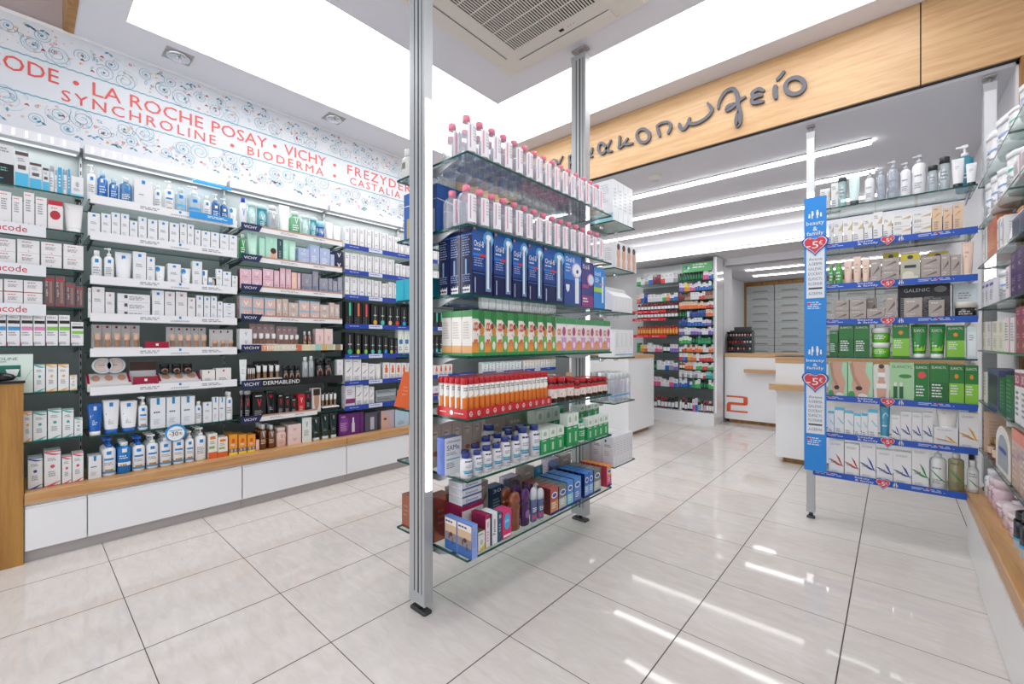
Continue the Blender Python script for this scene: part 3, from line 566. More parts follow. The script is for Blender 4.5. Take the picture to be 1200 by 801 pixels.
de('tea', 'box', 'orange and green herb carton', 'ece7e0', [('r', 0, 0, .52, .3, hx('e59a4c')), ('r', .52, 0, 1, .45, hx('6fae5e')), ('r', 0, 0, 1, .07, hx('3f9a4e')), ('r', 0, .82, 1, 1, hx('3c8a4c')), ('p', [(.5, .8), (1, .62), (1, 1), (.5, 1)], hx('2f7a40')), ('d', .78, .55, .17, .12, hx('c98a3a')), ('d', .62, .66, .13, .07, hx('8d3a34')), ('tv', '3.8', .12, .2, .45, .75, hx('d9662c')), ('d', .75, .22, .14, .1, hx('e3eadb')), ('r', .05, .58, .5, .6, hx('cf4a3a'))],
   side=hx('e6e1da'), sm=[('r', 0, 0, 1, .22, hx('e3ab72')), ('r', 0, 0, 1, .06, hx('4f9a58')), ('r', 0, .86, 1, 1, hx('4a8f58')), LN(.15, .35, .85, .75, 7, hx('c3bdb8'))])
de('teap', 'box', 'pink and orange herb carton', 'ece4e6', [('r', 0, 0, .52, .3, hx('e8a66c')), ('r', .52, 0, 1, .45, hx('d99bc9')), ('r', 0, 0, 1, .07, hx('4f9a68')), ('r', 0, .84, 1, 1, hx('4a9560')), ('d', .76, .62, .16, .13, hx('b0507f')), ('tv', '3.8', .12, .2, .45, .7, hx('df8a5c')), ('d', .75, .22, .14, .1, hx('efe0ec'))])
de('eff', 'vial', 'red-capped orange tablet tube', 'e6e3df', [('r', 0, .14, 1, .19, hx('2f2d33')), ('r', 0, 0, 1, .14, hx('dcae7c')), ('r', 0, .19, 1, .6, hx('e07a2a')), ('s', .05, .6, .95, .72, .05, hx('eba44a')), LN(.15, .78, .85, .92, 2, hx('6b6468')), ('r', .7, .2, .95, .62, hx('d64a33'))], cap=hx('c41f2b'), cf=.16, cr=1.04)
de('vit', 'bottle', 'amber vitamin bottle, red cap', '3a1c10', [('r', 0, .2, 1, .62, hx('e6dfdb')), ('r', 0, .55, 1, .72, hx('c02c33')), ('d', .5, .32, .26, .14, hx('dd8f3a'))], cap=hx('c32430'), cr=.82, cf=.2, sh=.12)
de('wb', 'bottle', 'white pill bottle, blue cap', 'e4e4ea', [LN(.15, .62, .85, .74, 1, NAVY), LN(.2, .42, .7, .55, 2), ('r', .05, .28, .95, .34, hx('45b0b8')), ('r', .1, .22, .9, .26, hx('3f6fb0')), LN(.3, .08, .7, .15, 1)], cap=hx('26397f'), cr=.74, cf=.17, sh=.16)
de('same', 'box', 'blue and white supplement carton', 'e6e8ee', [('t', 'LifeExtension', .12, .86, .9, .93, hx('2a4a8c')), ('t', 'SAMe', .12, .66, .85, .8, hx('23366e')), LN(.1, .5, .8, .6, 2), ('r', .1, .4, .9, .43, hx('45b0b8')), LN(.1, .15, .7, .32, 3)], side=hx('2b4fa5'), top=hx('26458f'))
de('gb', 'box', 'green and white remedy carton', '1e9a55', [('r', 0, .62, 1, 1, hx('dfe9e0')), ('p', [(.3, .74), (.7, .74), (.7, .86), (.5, .94), (.3, .86)], hx('a4bda8')), LN(.15, .5, .85, .58, 1, WH), ('r', .35, .12, .44, .42, hx('d4ecd9')), ('r', .5, .12, .59, .42, hx('d4ecd9'))], top=hx('e1e9e2'), sm=[('r', 0, .62, 1, 1, hx('dfe9e0')), LN(.2, .1, .8, .5, 4, hx('6fc491'))])
de('gbt', 'bottle', 'white bottle, green label', 'e0e9e4', [('r', 0, .1, 1, .62, hx('1c9550')), LN(.2, .68, .8, .78, 1, hx('3a8f60')), LN(.2, .25, .8, .5, 3, WH)], cap=hx('1f9a6c'), cr=.72, cf=.16)
de('bbei', 'box', 'tall beige flower carton', 'cdbfb4', [('d', .5, .72, .22, .1, hx('e3dbd2')), LN(.25, .7, .75, .76, 1, hx('a0563a')), ('d', .5, .3, .26, .06, hx('b06a4c'))])
de('bmir', 'box', 'wide greige carton', 'b9a79f', [LN(.15, .6, .9, .8, 1, hx('e3d9d0')), LN(.15, .3, .7, .5, 2, hx('8b7a70'))])
de('duk', 'box', 'blue carton with dusk beach photo', '5a7cc0', [('r', .05, 0, .97, .3, hx('2f5fa0')), ('r', .05, .3, .97, .55, hx('8a7f84')), ('r', .05, .55, .97, .78, hx('cfae8c')), ('r', .05, .78, .97, .97, hx('e6dcd0')), LN(.1, .78, .9, .9, 1, hx('2b4590')), ('d', .55, .5, .12, .07, hx('4a3326')), ('r', .35, .34, .42, .5, hx('4a3326')), ('r', .65, .2, .7, .42, hx('4a3326'))], side=hx('8ea5de'), top=hx('6f90d8'))
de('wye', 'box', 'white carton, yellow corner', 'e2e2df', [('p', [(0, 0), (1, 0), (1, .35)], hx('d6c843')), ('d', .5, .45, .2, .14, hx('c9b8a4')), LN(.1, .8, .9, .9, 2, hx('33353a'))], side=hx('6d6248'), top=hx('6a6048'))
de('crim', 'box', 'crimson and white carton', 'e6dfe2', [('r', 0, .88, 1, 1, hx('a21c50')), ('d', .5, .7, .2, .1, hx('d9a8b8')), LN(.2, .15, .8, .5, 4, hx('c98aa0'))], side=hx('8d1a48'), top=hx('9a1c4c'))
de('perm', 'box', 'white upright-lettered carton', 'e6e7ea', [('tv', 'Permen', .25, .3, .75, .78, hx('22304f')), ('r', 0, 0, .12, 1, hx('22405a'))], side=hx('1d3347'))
de('blu2', 'box', 'slate-blue carton', '2e4f74', [('t', '30', .2, .8, .8, .92, WH), LN(.2, .3, .8, .6, 3, hx('a5b8cc'))])
de('dent', 'box', 'flat white denture-cream carton', 'e2e3e8', [('r', 0, 0, 1, .2, hx('3a5fae')), ('t', 'Demet', .2, .4, .8, .75, hx('2b4590'))])
de('pinkd', 'box', 'magenta shelf-ready carton', 'd22d68', [('d', .5, .6, .34, .3, hx('39a7dc')), ('t', 'play', .3, .55, .7, .68, WH), ('r', .1, .05, .9, .14, WH)], top=hx('d9467c'))
de('lubo', 'dome', 'amber gel bottle', 'a04a22', [], mat='tint', capmat='tint', cap=hx('b05a30'), cr=.8, cf=.15)
de('lubp', 'dome', 'purple gel bottle', '3c1b4c', [('d', .5, .55, .2, .2, hx('8c5aa0'))], mat='plastic', cap=hx('4c2560'), cr=.8, cf=.15)
de('lubs', 'dome', 'slim printed gel bottle', '56658f', [('r', .1, .15, .9, .35, hx('b44a78')), LN(.2, .45, .8, .7, 3, WH)], cap=hx('cfd3da'), cr=.7, cf=.18)
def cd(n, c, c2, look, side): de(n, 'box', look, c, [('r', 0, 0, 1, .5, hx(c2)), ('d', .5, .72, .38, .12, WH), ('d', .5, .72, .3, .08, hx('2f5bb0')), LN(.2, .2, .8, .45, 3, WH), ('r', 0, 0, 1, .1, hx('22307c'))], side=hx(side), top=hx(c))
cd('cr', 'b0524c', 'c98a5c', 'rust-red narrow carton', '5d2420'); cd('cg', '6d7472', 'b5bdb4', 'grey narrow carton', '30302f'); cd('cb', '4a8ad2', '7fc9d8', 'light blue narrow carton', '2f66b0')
cd('cb2', '4a86d0', '5f7fc4', 'mid-blue narrow carton', '1f3f88'); cd('cn', '2a6fc0', '7aa7dc', 'deep blue narrow carton', '14255a'); cd('co', 'e6944a', 'd6507a', 'orange-pink narrow carton', 'c23a5a')
de('orbr', 'box', 'long orange carton', 'd98a5c', [LN(.1, .2, .9, .8, 3, hx('f0d0b0'))])
de('cop', 'box', 'copper gift carton', 'b0705c', [LN(.2, .3, .8, .7, 3, hx('cf9a84'))], mat='foil')
de('wht', 'box', 'tall white pack, aqua foot', 'e9edf0', [('r', 0, 0, 1, .2, hx('9cd5de')), LN(.15, .45, .5, .9, 9, hx('c3c9d2')), LN(.55, .45, .9, .9, 9, hx('c3c9d2'))], mat='plastic')
de('wface', 'box', 'white carton, woman photo', 'e6e6e8', [('d', .5, .55, .36, .28, hx('d3a186')), ('d', .5, .82, .3, .12, hx('33211d')), ('r', .2, .05, .8, .3, hx('d7ab92'))])
de('pouch', 'pouch', 'plain white refill pack', 'e8e8ea', [])
de('wln', 'box', 'white pack, blue base line', 'ebecee', [('r', 0, .08, 1, .11, hx('4aa8d8')), LN(.3, .35, .7, .85, 9, hx('cfd2d8'))])
de('clrv', 'vial', 'clear blue-ringed bottle', 'd5dde2', [('r', 0, .25, 1, .3, hx('4aa8d8'))], mat='clear', cap=hx('dfe6ea'), cf=.2)
de('wdot', 'box', 'tall white carton, blue dot', 'e4e3e8', [('d', .3, .85, .1, .05, hx('3563c4')), LN(.2, .62, .9, .72, 2, hx('5d5f68')), LN(.2, .3, .8, .5, 3, hx('b9b4bf'))])
de('bwav', 'box', 'large blue carton, white wave', '2f62ae', [('s', 0, .7, 1, .66, .03, WH), ('r', .35, 0, 1, .5, hx('cfd4de'))], top=hx('2a579c'), sm=[('s', 0, .74, 1, .7, .03, WH), ('r', .1, 0, .25, .45, hx('b9a76c')), ('r', .55, 0, .95, .5, hx('cfd4de'))])
de('bpkw', 'box', 'deep pink carton', 'b0436f', [LN(.2, .2, .8, .8, 4, hx('d98aa6'))])
de('wround', 'bottle', 'ivory round bottle', 'dedfd8', [('r', .35, .35, .6, .55, hx('7a7f72'))], cap=hx('e6e6e3'), cr=.5, cf=.22)
de('cyan', 'box', 'rounded cyan foam block', '2bb4cc', [('r', .3, 0, .32, 1, hx('2198ae')), ('r', .6, 0, .62, 1, hx('2198ae'))], cat='foam block', name='foam_block')
de('obag', 'bag', 'orange and white gift bag', 'd9602c', [LN(.3, .3, .7, .6, 3, hx('e88a5c'))], sm=[('r', .05, .05, .95, .95, WH), LN(.2, .4, .8, .8, 4, hx('e0703c'))])
# blue-banner unit
de('gold', 'box', 'white carton, gold corner', 'e5e3e1', [('p', [(.45, .6), (.98, .6), (.98, .85)], hx('c7b58c')), LN(.1, .75, .6, .88, 2), LN(.1, .15, .6, .4, 3)])
de('peach', 'box', 'peach carton', 'dcc0a4', [('p', [(.1, .55), (.9, .75), (.5, .72)], hx('d39a55')), LN(.2, .8, .7, .9, 1), LN(.2, .15, .7, .45, 4, hx('9d8670'))])
de('tpd', 'tube', 'aqua-tinted tube', 'cfe4e4', [LN(.2, .4, .8, .6, 2)], cap=hx('3a4044'))
de('bdc', 'vial', 'frosted bottle, black cap', 'd3dde2', [LN(.2, .3, .8, .7, 3)], cap=hx('2b2d31'), mat='tint')
de('bdg', 'vial', 'pale green bottle, dark cap', 'bfdcdc', [LN(.2, .3, .8, .7, 3)], cap=hx('4c5156'), mat='tint', cf=.15)
de('psil', 'pump', 'white pump bottle, silver collar', 'e7e8ec', [LN(.2, .5, .8, .6, 1), LN(.2, .15, .7, .35, 3)], cap=hx('b9bdc2'), hb=.8)
de('pclr', 'pump', 'translucent pump bottle, silver collar', 'ccd3de', [LN(.2, .5, .8, .6, 1), LN(.2, .15, .7, .35, 3)], mat='tint', cap=hx('b9bdc2'), hb=.8)
de('taq', 'pump', 'aqua pump bottle', '57bcd6', [LN(.2, .3, .8, .5, 2, WH)], mat='tint')
de('tbk', 'tube', 'white tube, black cap', 'e4e5e8', [LN(.25, .5, .75, .7, 3)], cap=hx('26282c'))
de('grs', 'bottle', 'green bottle', '5fb35c', [LN(.2, .2, .8, .6, 3, WH)], cap=hx('9fd07c'), cr=.6)
de('tbe', 'tube', 'beige blush tube', 'e6cbbb', [LN(.25, .3, .75, .7, 3, hx('b59a8c'))], cap=hx('e0dcda'))
de('gry', 'box', 'taupe carton', 'aba09a', [('p', [(.15, .35), (.85, .6), (.8, .75)], hx('6d6660')), LN(.15, .75, .8, .88, 1, hx('d8d2cc')), LN(.15, .12, .7, .3, 2, hx('d8d2cc'))])
de('blf', 'box', 'royal blue carton', '1f4f9e', [LN(.5, .6, .9, .85, 2, WH)])
de('yel', 'box', 'yellow-topped carton with pots', 'b9b8a8', [('r', 0, .78, 1, 1, hx('c8b93a')), ('d', .5, .88, .16, .07, hx('3b3f55')), ('d', .4, .25, .3, .14, hx('d9d6c4')), ('r', .1, .1, .9, .2, hx('e0dec8')), ('r', .2, .5, .8, .6, hx('33353a'))])
de('gal', 'box', 'wide black display carton', '2f2f33', [('t', 'GALENIC', .12, .8, .62, .9, hx('dcdcdc')), ('d', .82, .85, .12, .09, hx('8b8b8e')), ('r', .05, .05, .98, .65, hx('5a5a5e')), LN(.05, .05, .98, .65, 14, hx('b5b5b8'))])
de('wblu', 'box', 'white carton, pale blue edges', 'cfdde3', [('r', .12, .1, .9, .85, hx('e0e8ec')), LN(.2, .55, .8, .75, 3)])
de('jbk', 'jar', 'wide black jar, cream lid', '2a2a2c', [LN(.2, .3, .8, .7, 2, hx('c9c5bc'))], cap=hx('d9d3c8'))
de('el', 'box', 'green carton, white lettering', '2c7a38', [('t', 'ELANCYL', .1, .88, .9, .94, WH), ('r', 0, 0, 1, .55, hx('1f6a30')), LN(.1, .15, .8, .5, 5, WH)])
de('el2', 'box', 'two-tone lime carton', '2a7b36', [('t', 'ELANCYL', .1, .88, .9, .94, WH), ('r', 0, .05, 1, .55, hx('86c440')), ('d', .5, .72, .14, .06, hx('e08a2c')), LN(.1, .25, .7, .5, 4, WH)])
de('elr', 'box', 'green carton, red oval', '1f7a35', [('t', 'ELANCYL', .1, .88, .9, .94, WH), ('d', .5, .72, .3, .09, hx('d65450')), LN(.1, .15, .8, .45, 4, WH)])
de('elj', 'jar', 'lime cream tub, white lid', '6cc02f', [LN(.2, .3, .8, .8, 3, WH)])
de('elt', 'tube', 'green tube, lime band', '2f8a3c', [('r', 0, .1, 1, .55, hx('9ad03c')), ('t', 'ELANCYL', .15, .75, .85, .85, WH), LN(.15, .2, .7, .5, 3, WH)], cap=hx('dfe6de'))
de('body', 'box', 'pale green carton, torso photo', 'a9d6b0', [('p', [(.25, 0), (.75, 0), (.92, .45), (.7, .75), (.75, 1), (.1, 1), (.22, .6), (.15, .4)], hx('cfa28c')), ('p', [(.05, .95), (.2, .55), (.45, .3), (.55, .36), (.3, .62), (.2, 1)], hx('b98a74')), ('d', .45, .3, .14, .06, hx('2a2524')), ('d', .15, .12, .14, .1, hx('3f9a55')), ('d', .6, .1, .2, .06, hx('e4ece4'))])
de('bodb', 'box', 'white carton, bandaged torso photo', 'd9dad2', [('p', [(.25, 0), (.75, 0), (.85, .4), (.68, .6), (.75, .9), (.25, .9), (.32, .6), (.15, .4)], hx('cfa28c')), ('r', .15, .35, .85, .48, WH), ('r', .25, .66, .75, .78, WH), ('d', .5, .95, .2, .06, hx('5a3a2c'))])
de('elp', 'box', 'pale green carton, two serum bottles', 'a5d0a0', [('t', 'ELANCYL', .1, .86, .95, .93, hx('3d7a4a')), ('d', .65, .66, .28, .05, hx('3d8a4c')), ('r', .15, .1, .32, .4, hx('1f5c38')), ('r', .4, .1, .57, .4, hx('1f5c38')), ('r', .18, .4, .29, .5, hx('dfe6de')), ('r', .43, .4, .54, .5, hx('dfe6de'))])
def du(n, col, look): de(n, 'box', look, 'e5e5e6', [('t', 'DUCRAY', .15, .85, .8, .91, hx('8b9096')), ('s', .0, .45, 1, .3, .06, hx(col)), ('p', [(.45, .62), (.72, .5), (.98, .22), (.7, .4)], hx(col)), LN(.15, .32, .7, .4, 2), LN(.15, .06, .8, .14, 2, hx('b9bdc2'))])
du('dr', 'b8442f', 'white carton, rust swoosh'); du('db', '2c4a9a', 'white carton, navy swoosh'); du('dg', '1f8a4c', 'white carton, green swoosh'); du('do', 'e0a040', 'white carton, amber swoosh'); du('dl', '49b4dc', 'white carton, sky swoosh')
de('dlt', 'box', 'white carton, sky-blue top', 'e3e6e8', [('r', 0, .9, 1, 1, hx('52b9dc')), ('s', .3, .65, 1, .45, .05, hx('52b9dc')), LN(.15, .1, .7, .25, 2)])
de('dtb', 'tube', 'teal-blue tube', '3f92b4', [('d', .55, .6, .3, .15, hx('9fd4e3')), LN(.2, .25, .8, .45, 2, WH)])
de('dtw', 'tube', 'white tube, amber swoosh', 'e8e6e2', [('s', .2, .7, .9, .5, .05, hx('e8a83c')), LN(.2, .4, .8, .55, 1)])
de('dpw', 'pump', 'white pump bottle, green swoosh', 'e3e6e6', [LN(.2, .62, .8, .7, 1), ('s', .1, .6, .9, .3, .05, hx('2f9a5c')), LN(.2, .2, .7, .35, 3)], cap=hx('dfe2e4'), hb=.8)
de('dpy', 'bottle', 'olive-yellow shampoo bottle', 'b9b48a', [LN(.2, .68, .8, .78, 1, hx('6d6f5c')), ('s', .1, .6, .9, .3, .05, hx('2f8a4c')), LN(.2, .15, .8, .3, 3, hx('6d6f5c'))], cap=WH, cr=.5, cf=.12, sh=.06, mat='tint')
de('dbt', 'bottle', 'clear bottle, green swoosh', 'd5d9dc', [('r', .1, .1, .9, .7, hx('e3e6e6')), ('s', .2, .4, .9, .2, .05, hx('2f9a5c')), LN(.2, .45, .8, .6, 2)], cap=WH, cr=.6, cf=.2)
# right wall
de('wstb', 'vial', 'white bottle, blue stripe', 'e3e4e8', [('r', 0, .62, 1, .68, hx('7f9fd8')), LN(.2, .2, .8, .5, 4)], cap=hx('e9e9ec'), cf=.18)
de('wstg', 'vial', 'white bottle, teal stripe', 'e3e6e6', [('r', 0, .62, 1, .68, hx('4ab8a0')), LN(.2, .2, .8, .5, 4)], cap=hx('e9e9ec'), cf=.15)
de('perf', 'bottle', 'square amber perfume bottle', 'd8c79a', [('r', .3, .3, .7, .6, hx('e8e0c4'))], mat='tint', cap=hx('caa75a'), cr=.6, cf=.2)
de('orsun', 'box', 'copper-orange carton', 'c06a3c', [LN(.15, .2, .85, .8, 8, hx('e0a884'))])
de('tor', 'tube', 'white tube, orange tip', 'e8e6e4', [('r', 0, .93, 1, 1, hx('e8862c')), LN(.2, .3, .8, .7, 4)])
de('wst', 'box', 'white carton, violet stripe', 'e4e2e8', [('r', .1, .75, .9, .85, hx('6a5cb4')), LN(.15, .2, .8, .6, 5)])
de('purp', 'box', 'dark violet carton', '3c2352', [LN(.2, .55, .8, .85, 3, hx('9a86b4')), ('t', 'K', .3, .25, .7, .45, hx('b9a3cf'))])
de('mar', 'box', 'maroon-rose carton', '8c3a50', [LN(.2, .6, .8, .85, 2, hx('d9a3a8')), ('t', 'K', .3, .2, .7, .45, hx('dba088'))])
de('pnk', 'box', 'white carton, pink edge', 'e8dfe2', [('r', .86, 0, 1, 1, hx('c98a9c')), LN(.12, .3, .75, .85, 7)])
de('crm', 'box', 'cream narrow carton', 'e3dfce', [LN(.2, .2, .8, .85, 6, hx('a8a58f'))])
de('nslat', 'box', 'slate-framed gift carton', '55587c', [('r', .15, .1, .9, .85, hx('34384a'))])
de('dgb', 'box', 'dark green book-like carton', '1c5a34', [LN(.15, .1, .85, .9, 8, hx('4f9a68'))])
de('bpkr', 'box', 'white carton, dark pink band', 'e3dfe0', [('r', 0, .7, 1, .95, hx('a03a5c')), ('t', 'BO', .2, .75, .8, .9, WH), LN(.2, .1, .8, .6, 5)])
de('gbox', 'box', 'tan carton', 'cdae98', [LN(.2, .2, .8, .8, 4, hx('9d7f68'))])
de('gld', 'bottle', 'gold-capped amber bottle', 'b07a50', [('r', .2, .2, .8, .55, hx('d9c0a4'))], mat='tint', cap=hx('a5833f'), cr=.85, cf=.35, capmat='foil')
de('orgc', 'box', 'clear and orange carton', 'c9a494', [('r', 0, .8, 1, 1, hx('e0643c')), LN(.15, .1, .85, .7, 6, hx('e3cfc4'))], mat='plastic', top=hx('e06a3c'))
de('ppk', 'bottle', 'pale pink bottle', 'dfc4cf', [LN(.2, .3, .8, .6, 4, hx('8a7480'))], cap=hx('e6d3da'), cr=.85, cf=.25)
de('jpk', 'jar', 'pale pink tub', 'e0c8d0', [LN(.2, .3, .8, .7, 4, hx('8a7480'))], cap=hx('e8dade'), lf=.25)
de('ppu', 'pump', 'pale pink pump bottle', 'e3d0d6', [LN(.2, .3, .8, .6, 4, hx('8a7480'))], cap=hx('e9e0e4'))
de('wls', 'bottle', 'slim white lotion bottle', 'e4e6ec', [LN(.2, .3, .8, .7, 5)], cap=hx('e9eaee'), cr=.7, cf=.2)
de('bbc', 'vial', 'black spray can, blue band', '1f2125', [('r', 0, 0, 1, .3, hx('b9c0c6')), ('r', 0, .3, 1, .4, hx('3fa8dc'))], cap=hx('1b1c20'), cf=.25, cr=.9)
de('archd', 'box', 'gift carton', 'c9beb4', [])
# far rack
def fr(n, look, top, low, kind='box', **k): de(n, kind, look, top, [('r', 0, 0, 1, .5, hx(low)), LN(.15, .6, .85, .9, 2)] if kind == 'box' else [('r', 0, .15, 1, .6, hx(low))], **k)
for n, look, a, b_ in (('w', 'small white carton', 'e2e2e4', 'd0d3d8'), ('r', 'small red and white carton', 'e4dede', 'd0403c'), ('o', 'small orange carton', 'e6c4ac', 'e2703c'), ('b', 'small blue and white carton', 'e0e4ea', '2f66b8'), ('n', 'small deep blue carton', '2d4f9c', '24458c'),
                       ('p', 'small pink carton', 'e4d3da', 'd0568a'), ('v', 'small violet carton', 'dcd6e6', '7a62b4'), ('t', 'small teal carton', '7cc9c0', '2ba59a'), ('g', 'small green and white carton', 'dfe8df', '3fa858'), ('y', 'small amber carton', 'e3cf6c', 'd8952c'), ('m', 'small maroon carton', '8c2f3c', '6b2030'), ('e', 'small brown carton', '7a4a3c', 'a5836c'), ('q', 'small grey carton', 'c9ccd0', '8d9298'), ('G', 'small dark green carton', '1f7a4c', '2a9460')):
    fr('f' + n, look, a, b_)
for n, look, a, b_, c_ in (('R', 'small red-capped bottle', '4a1f1c', 'dfe0e8', 'c8242e'), ('O', 'small orange tablet tube', 'd8602c', 'e0a050', 'b8202c'), ('K', 'small dark green bottle', '173f2c', '2a7a50', '1b2e26'), ('B', 'small dark bottle', '22201f', 'd5dadd', '1c1a1a'), ('Y', 'small amber bottle', '5c3420', 'e0d8c8', 'd8dadb')):
    fr('f' + n, look, a, b_, 'bottle', cap=hx(c_), cr=.75, cf=.2)
for n, look, c_, l_ in (('1', 'syrup bottle, orange cap', 'e8822c', '9fb4cf'), ('2', 'syrup bottle, green cap', '1f9a54', 'c9d2c4'), ('3', 'syrup bottle, magenta cap', 'c8288c', 'd8a8c4'), ('4', 'white jug, lime cap', 'a8c83c', 'e4e6e6')):
    de('s' + n, 'bottle', look, '2b1c1a' if n != '4' else 'e6e8e8', [('r', .05, .1, .95, .6, hx(l_)), LN(.15, .2, .85, .5, 3)], cap=hx(c_), cr=.55, cf=.14)
# ================================================================= SETTING
struct('floor', bx(-5, -2.2, -.06, 1.6, 10.2, 0), M['tile'])
GB = .37
struct('wall_left', bx(-4.05, -2.2, 0, -3.87, 7.0, 3.10), M['backgrey'])
struct('wall_left_upper', bx(-4.05, -2.2, 3.10, -3.90, .175, 3.95), M['brownwall'])
struct('wall_right', bx(.74, -.8, 0, .9, 3.44, 3.25), M['paint'])
struct('wall_right_rear', bx(.48, 3.44, 0, .62, 9.3, 2.8), M['paint'])
# ceiling of the front room, with recesses for the luminous panels
def ceil_piece(x0, y0, x1, y1, z=3.105, t=.12, name='ceiling', mat='ceil'): struct(name, bx(x0, y0, z, x1, y1, z + t), M[mat])
XL0, XL1, YB0, YB1, XR = -3.475, -2.41, 2.56, 3.20, .15
ceil_piece(-3.87, .22, XL0, 3.40)
ceil_piece(XL0, .22, 1.0, .42); ceil_piece(XL0, YB1, 1.0, 3.40); ceil_piece(XL1, .42, -.62, YB0, 3.106); ceil_piece(XR, .42, 1.0, YB1)
ceil_piece(-4.05, -2.2, 1.0, .18, 3.95, .08)
struct('trim_1', bx(-4.05, .176, 3.101, 1.0, .22, 3.95), M['oakz'])
for nm, (a, b, c, d), lab in (('a', (XL0, .42, XL1, YB1), 'glowing white ceiling panel running above the left wall shelves'),
                              ('b', (XL1, YB0, XR, YB1), 'glowing white ceiling panel running along the wooden fascia'),
                              ('c', (-.62, .42, XR, YB0), 'added out-of-view glowing ceiling panel right of the air conditioner')):  # last panel is out of view, added to light the right side
    o = empty('luminous_ceiling_panel', ((a + c) / 2, (b + d) / 2, 3.105), 0, lab, 'ceiling light')
    m = MB(); hx_, hy_ = (c - a) / 2, (d - b) / 2
    m.face([(-hx_, -hy_, .004), (-hx_, hy_, .004), (hx_, hy_, .004), (hx_, -hy_, .004)]); m.build('diffuser', M['lum'], o)
    m = MB(); t = .004
    for q in ((-hx_, -hy_, hx_, -hy_ + t), (-hx_, hy_ - t, hx_, hy_), (-hx_, -hy_ + t, -hx_ + t, hy_ - t), (hx_ - t, -hy_ + t, hx_, hy_ - t)): m.box(q[0], q[1], -.001, q[2], q[3], .008)
    m.build('edge_frame', M['ceil'], o)
# fascia beam with two panels
struct('wall_fascia', bx(-3.87, 3.403, 2.637, 1.0, 3.44, 3.2), M['dark'])
for a, b in ((-3.87, .113), (.119, 1.0)):
    struct('trim_2' if a < 0 else 'trim_3', bx(a, 3.385, 2.637, b, 3.403, 3.104), M['oak'])
struct('trim_4', bx(.49, 3.385, 0, .74, 3.44, 2.634), M['oakz'])
# lower ceiling of the rear room
struct('ceiling_rear', bx(-4.05, 3.44, 2.62, .62, 6.2, 2.7), M['ceil'])
struct('ceiling_bulkhead', bx(-4.05, 6.2, 2.40, .62, 6.95, 2.7), M['paint'])
struct('wall_back', bx(-4.05, 6.86, 0, -1.89, 7.33, 2.40), M['paint'])
struct('wall_back_lintel', bx(-1.89, 6.86, 2.30, .48, 7.0, 2.40), M['paint'])
struct('ceiling_storeroom', bx(-2.5, 6.95, 2.30, .62, 9.4, 2.36), M['ceil'])
struct('wall_storeroom', bx(-2.5, 9.35, 0, .62, 9.45, 2.36), M['paint'])
struct('wall_storeroom_left', bx(-2.45, 7.33, 0, -2.13, 9.35, 2.30), M['paint'])

def strip(loc, lx, ly, lab, h=.02, mat='strip'):
    o = empty('linear_ceiling_light', loc, 0, lab, 'ceiling light', 'linear lights in the rear ceiling')
    m = MB(); m.box(-lx / 2, -ly / 2, -h, lx / 2, ly / 2, 0); m.build('diffuser', M[mat], o)
    m = MB(); m.box(-lx / 2 - .006, -ly / 2 - .006, -h * .5, lx / 2 + .006, -ly / 2, 0); m.box(-lx / 2 - .006, ly / 2, -h * .5, lx / 2 + .006, ly / 2 + .006, 0); m.build('housing', M['alu'], o)
strip((-1.9, 4.03, 2.62), 3.56, .07, 'linear ceiling light nearest the wooden fascia, rear room')
strip((-1.9, 4.74, 2.62), 3.56, .07, 'second linear ceiling light behind the wooden fascia')
strip((-1.9, 5.52, 2.62), 3.56, .07, 'third linear ceiling light behind the wooden fascia')
strip((-1.7, 6.165, 2.62 - .2), 4.2, .05, 'linear light along the bulkhead above the far rack', .03, 'strip2')
strip((-.7, 7.48, 2.30), 2.05, .06, 'nearer linear light on the storeroom ceiling')
strip((-.75, 8.2, 2.30), 2.05, .06, 'farther linear light on the storeroom ceiling')
# smoke detector, small camera dome
o = empty('smoke_detector', (-1.56, 3.66, 2.62), 0, 'round white smoke detector on the rear ceiling', 'smoke detector')
m = MB(); m.lathe([(.055, 0), (.055, -.012), (.045, -.03), (.02, -.034)][::-1], 20); m.build('housing', M['acbeige'], o)
m = MB(); m.lathe([(.035, -.042), (.036, -.028)], 16); m.build('sensor_cap', M['white'], o)

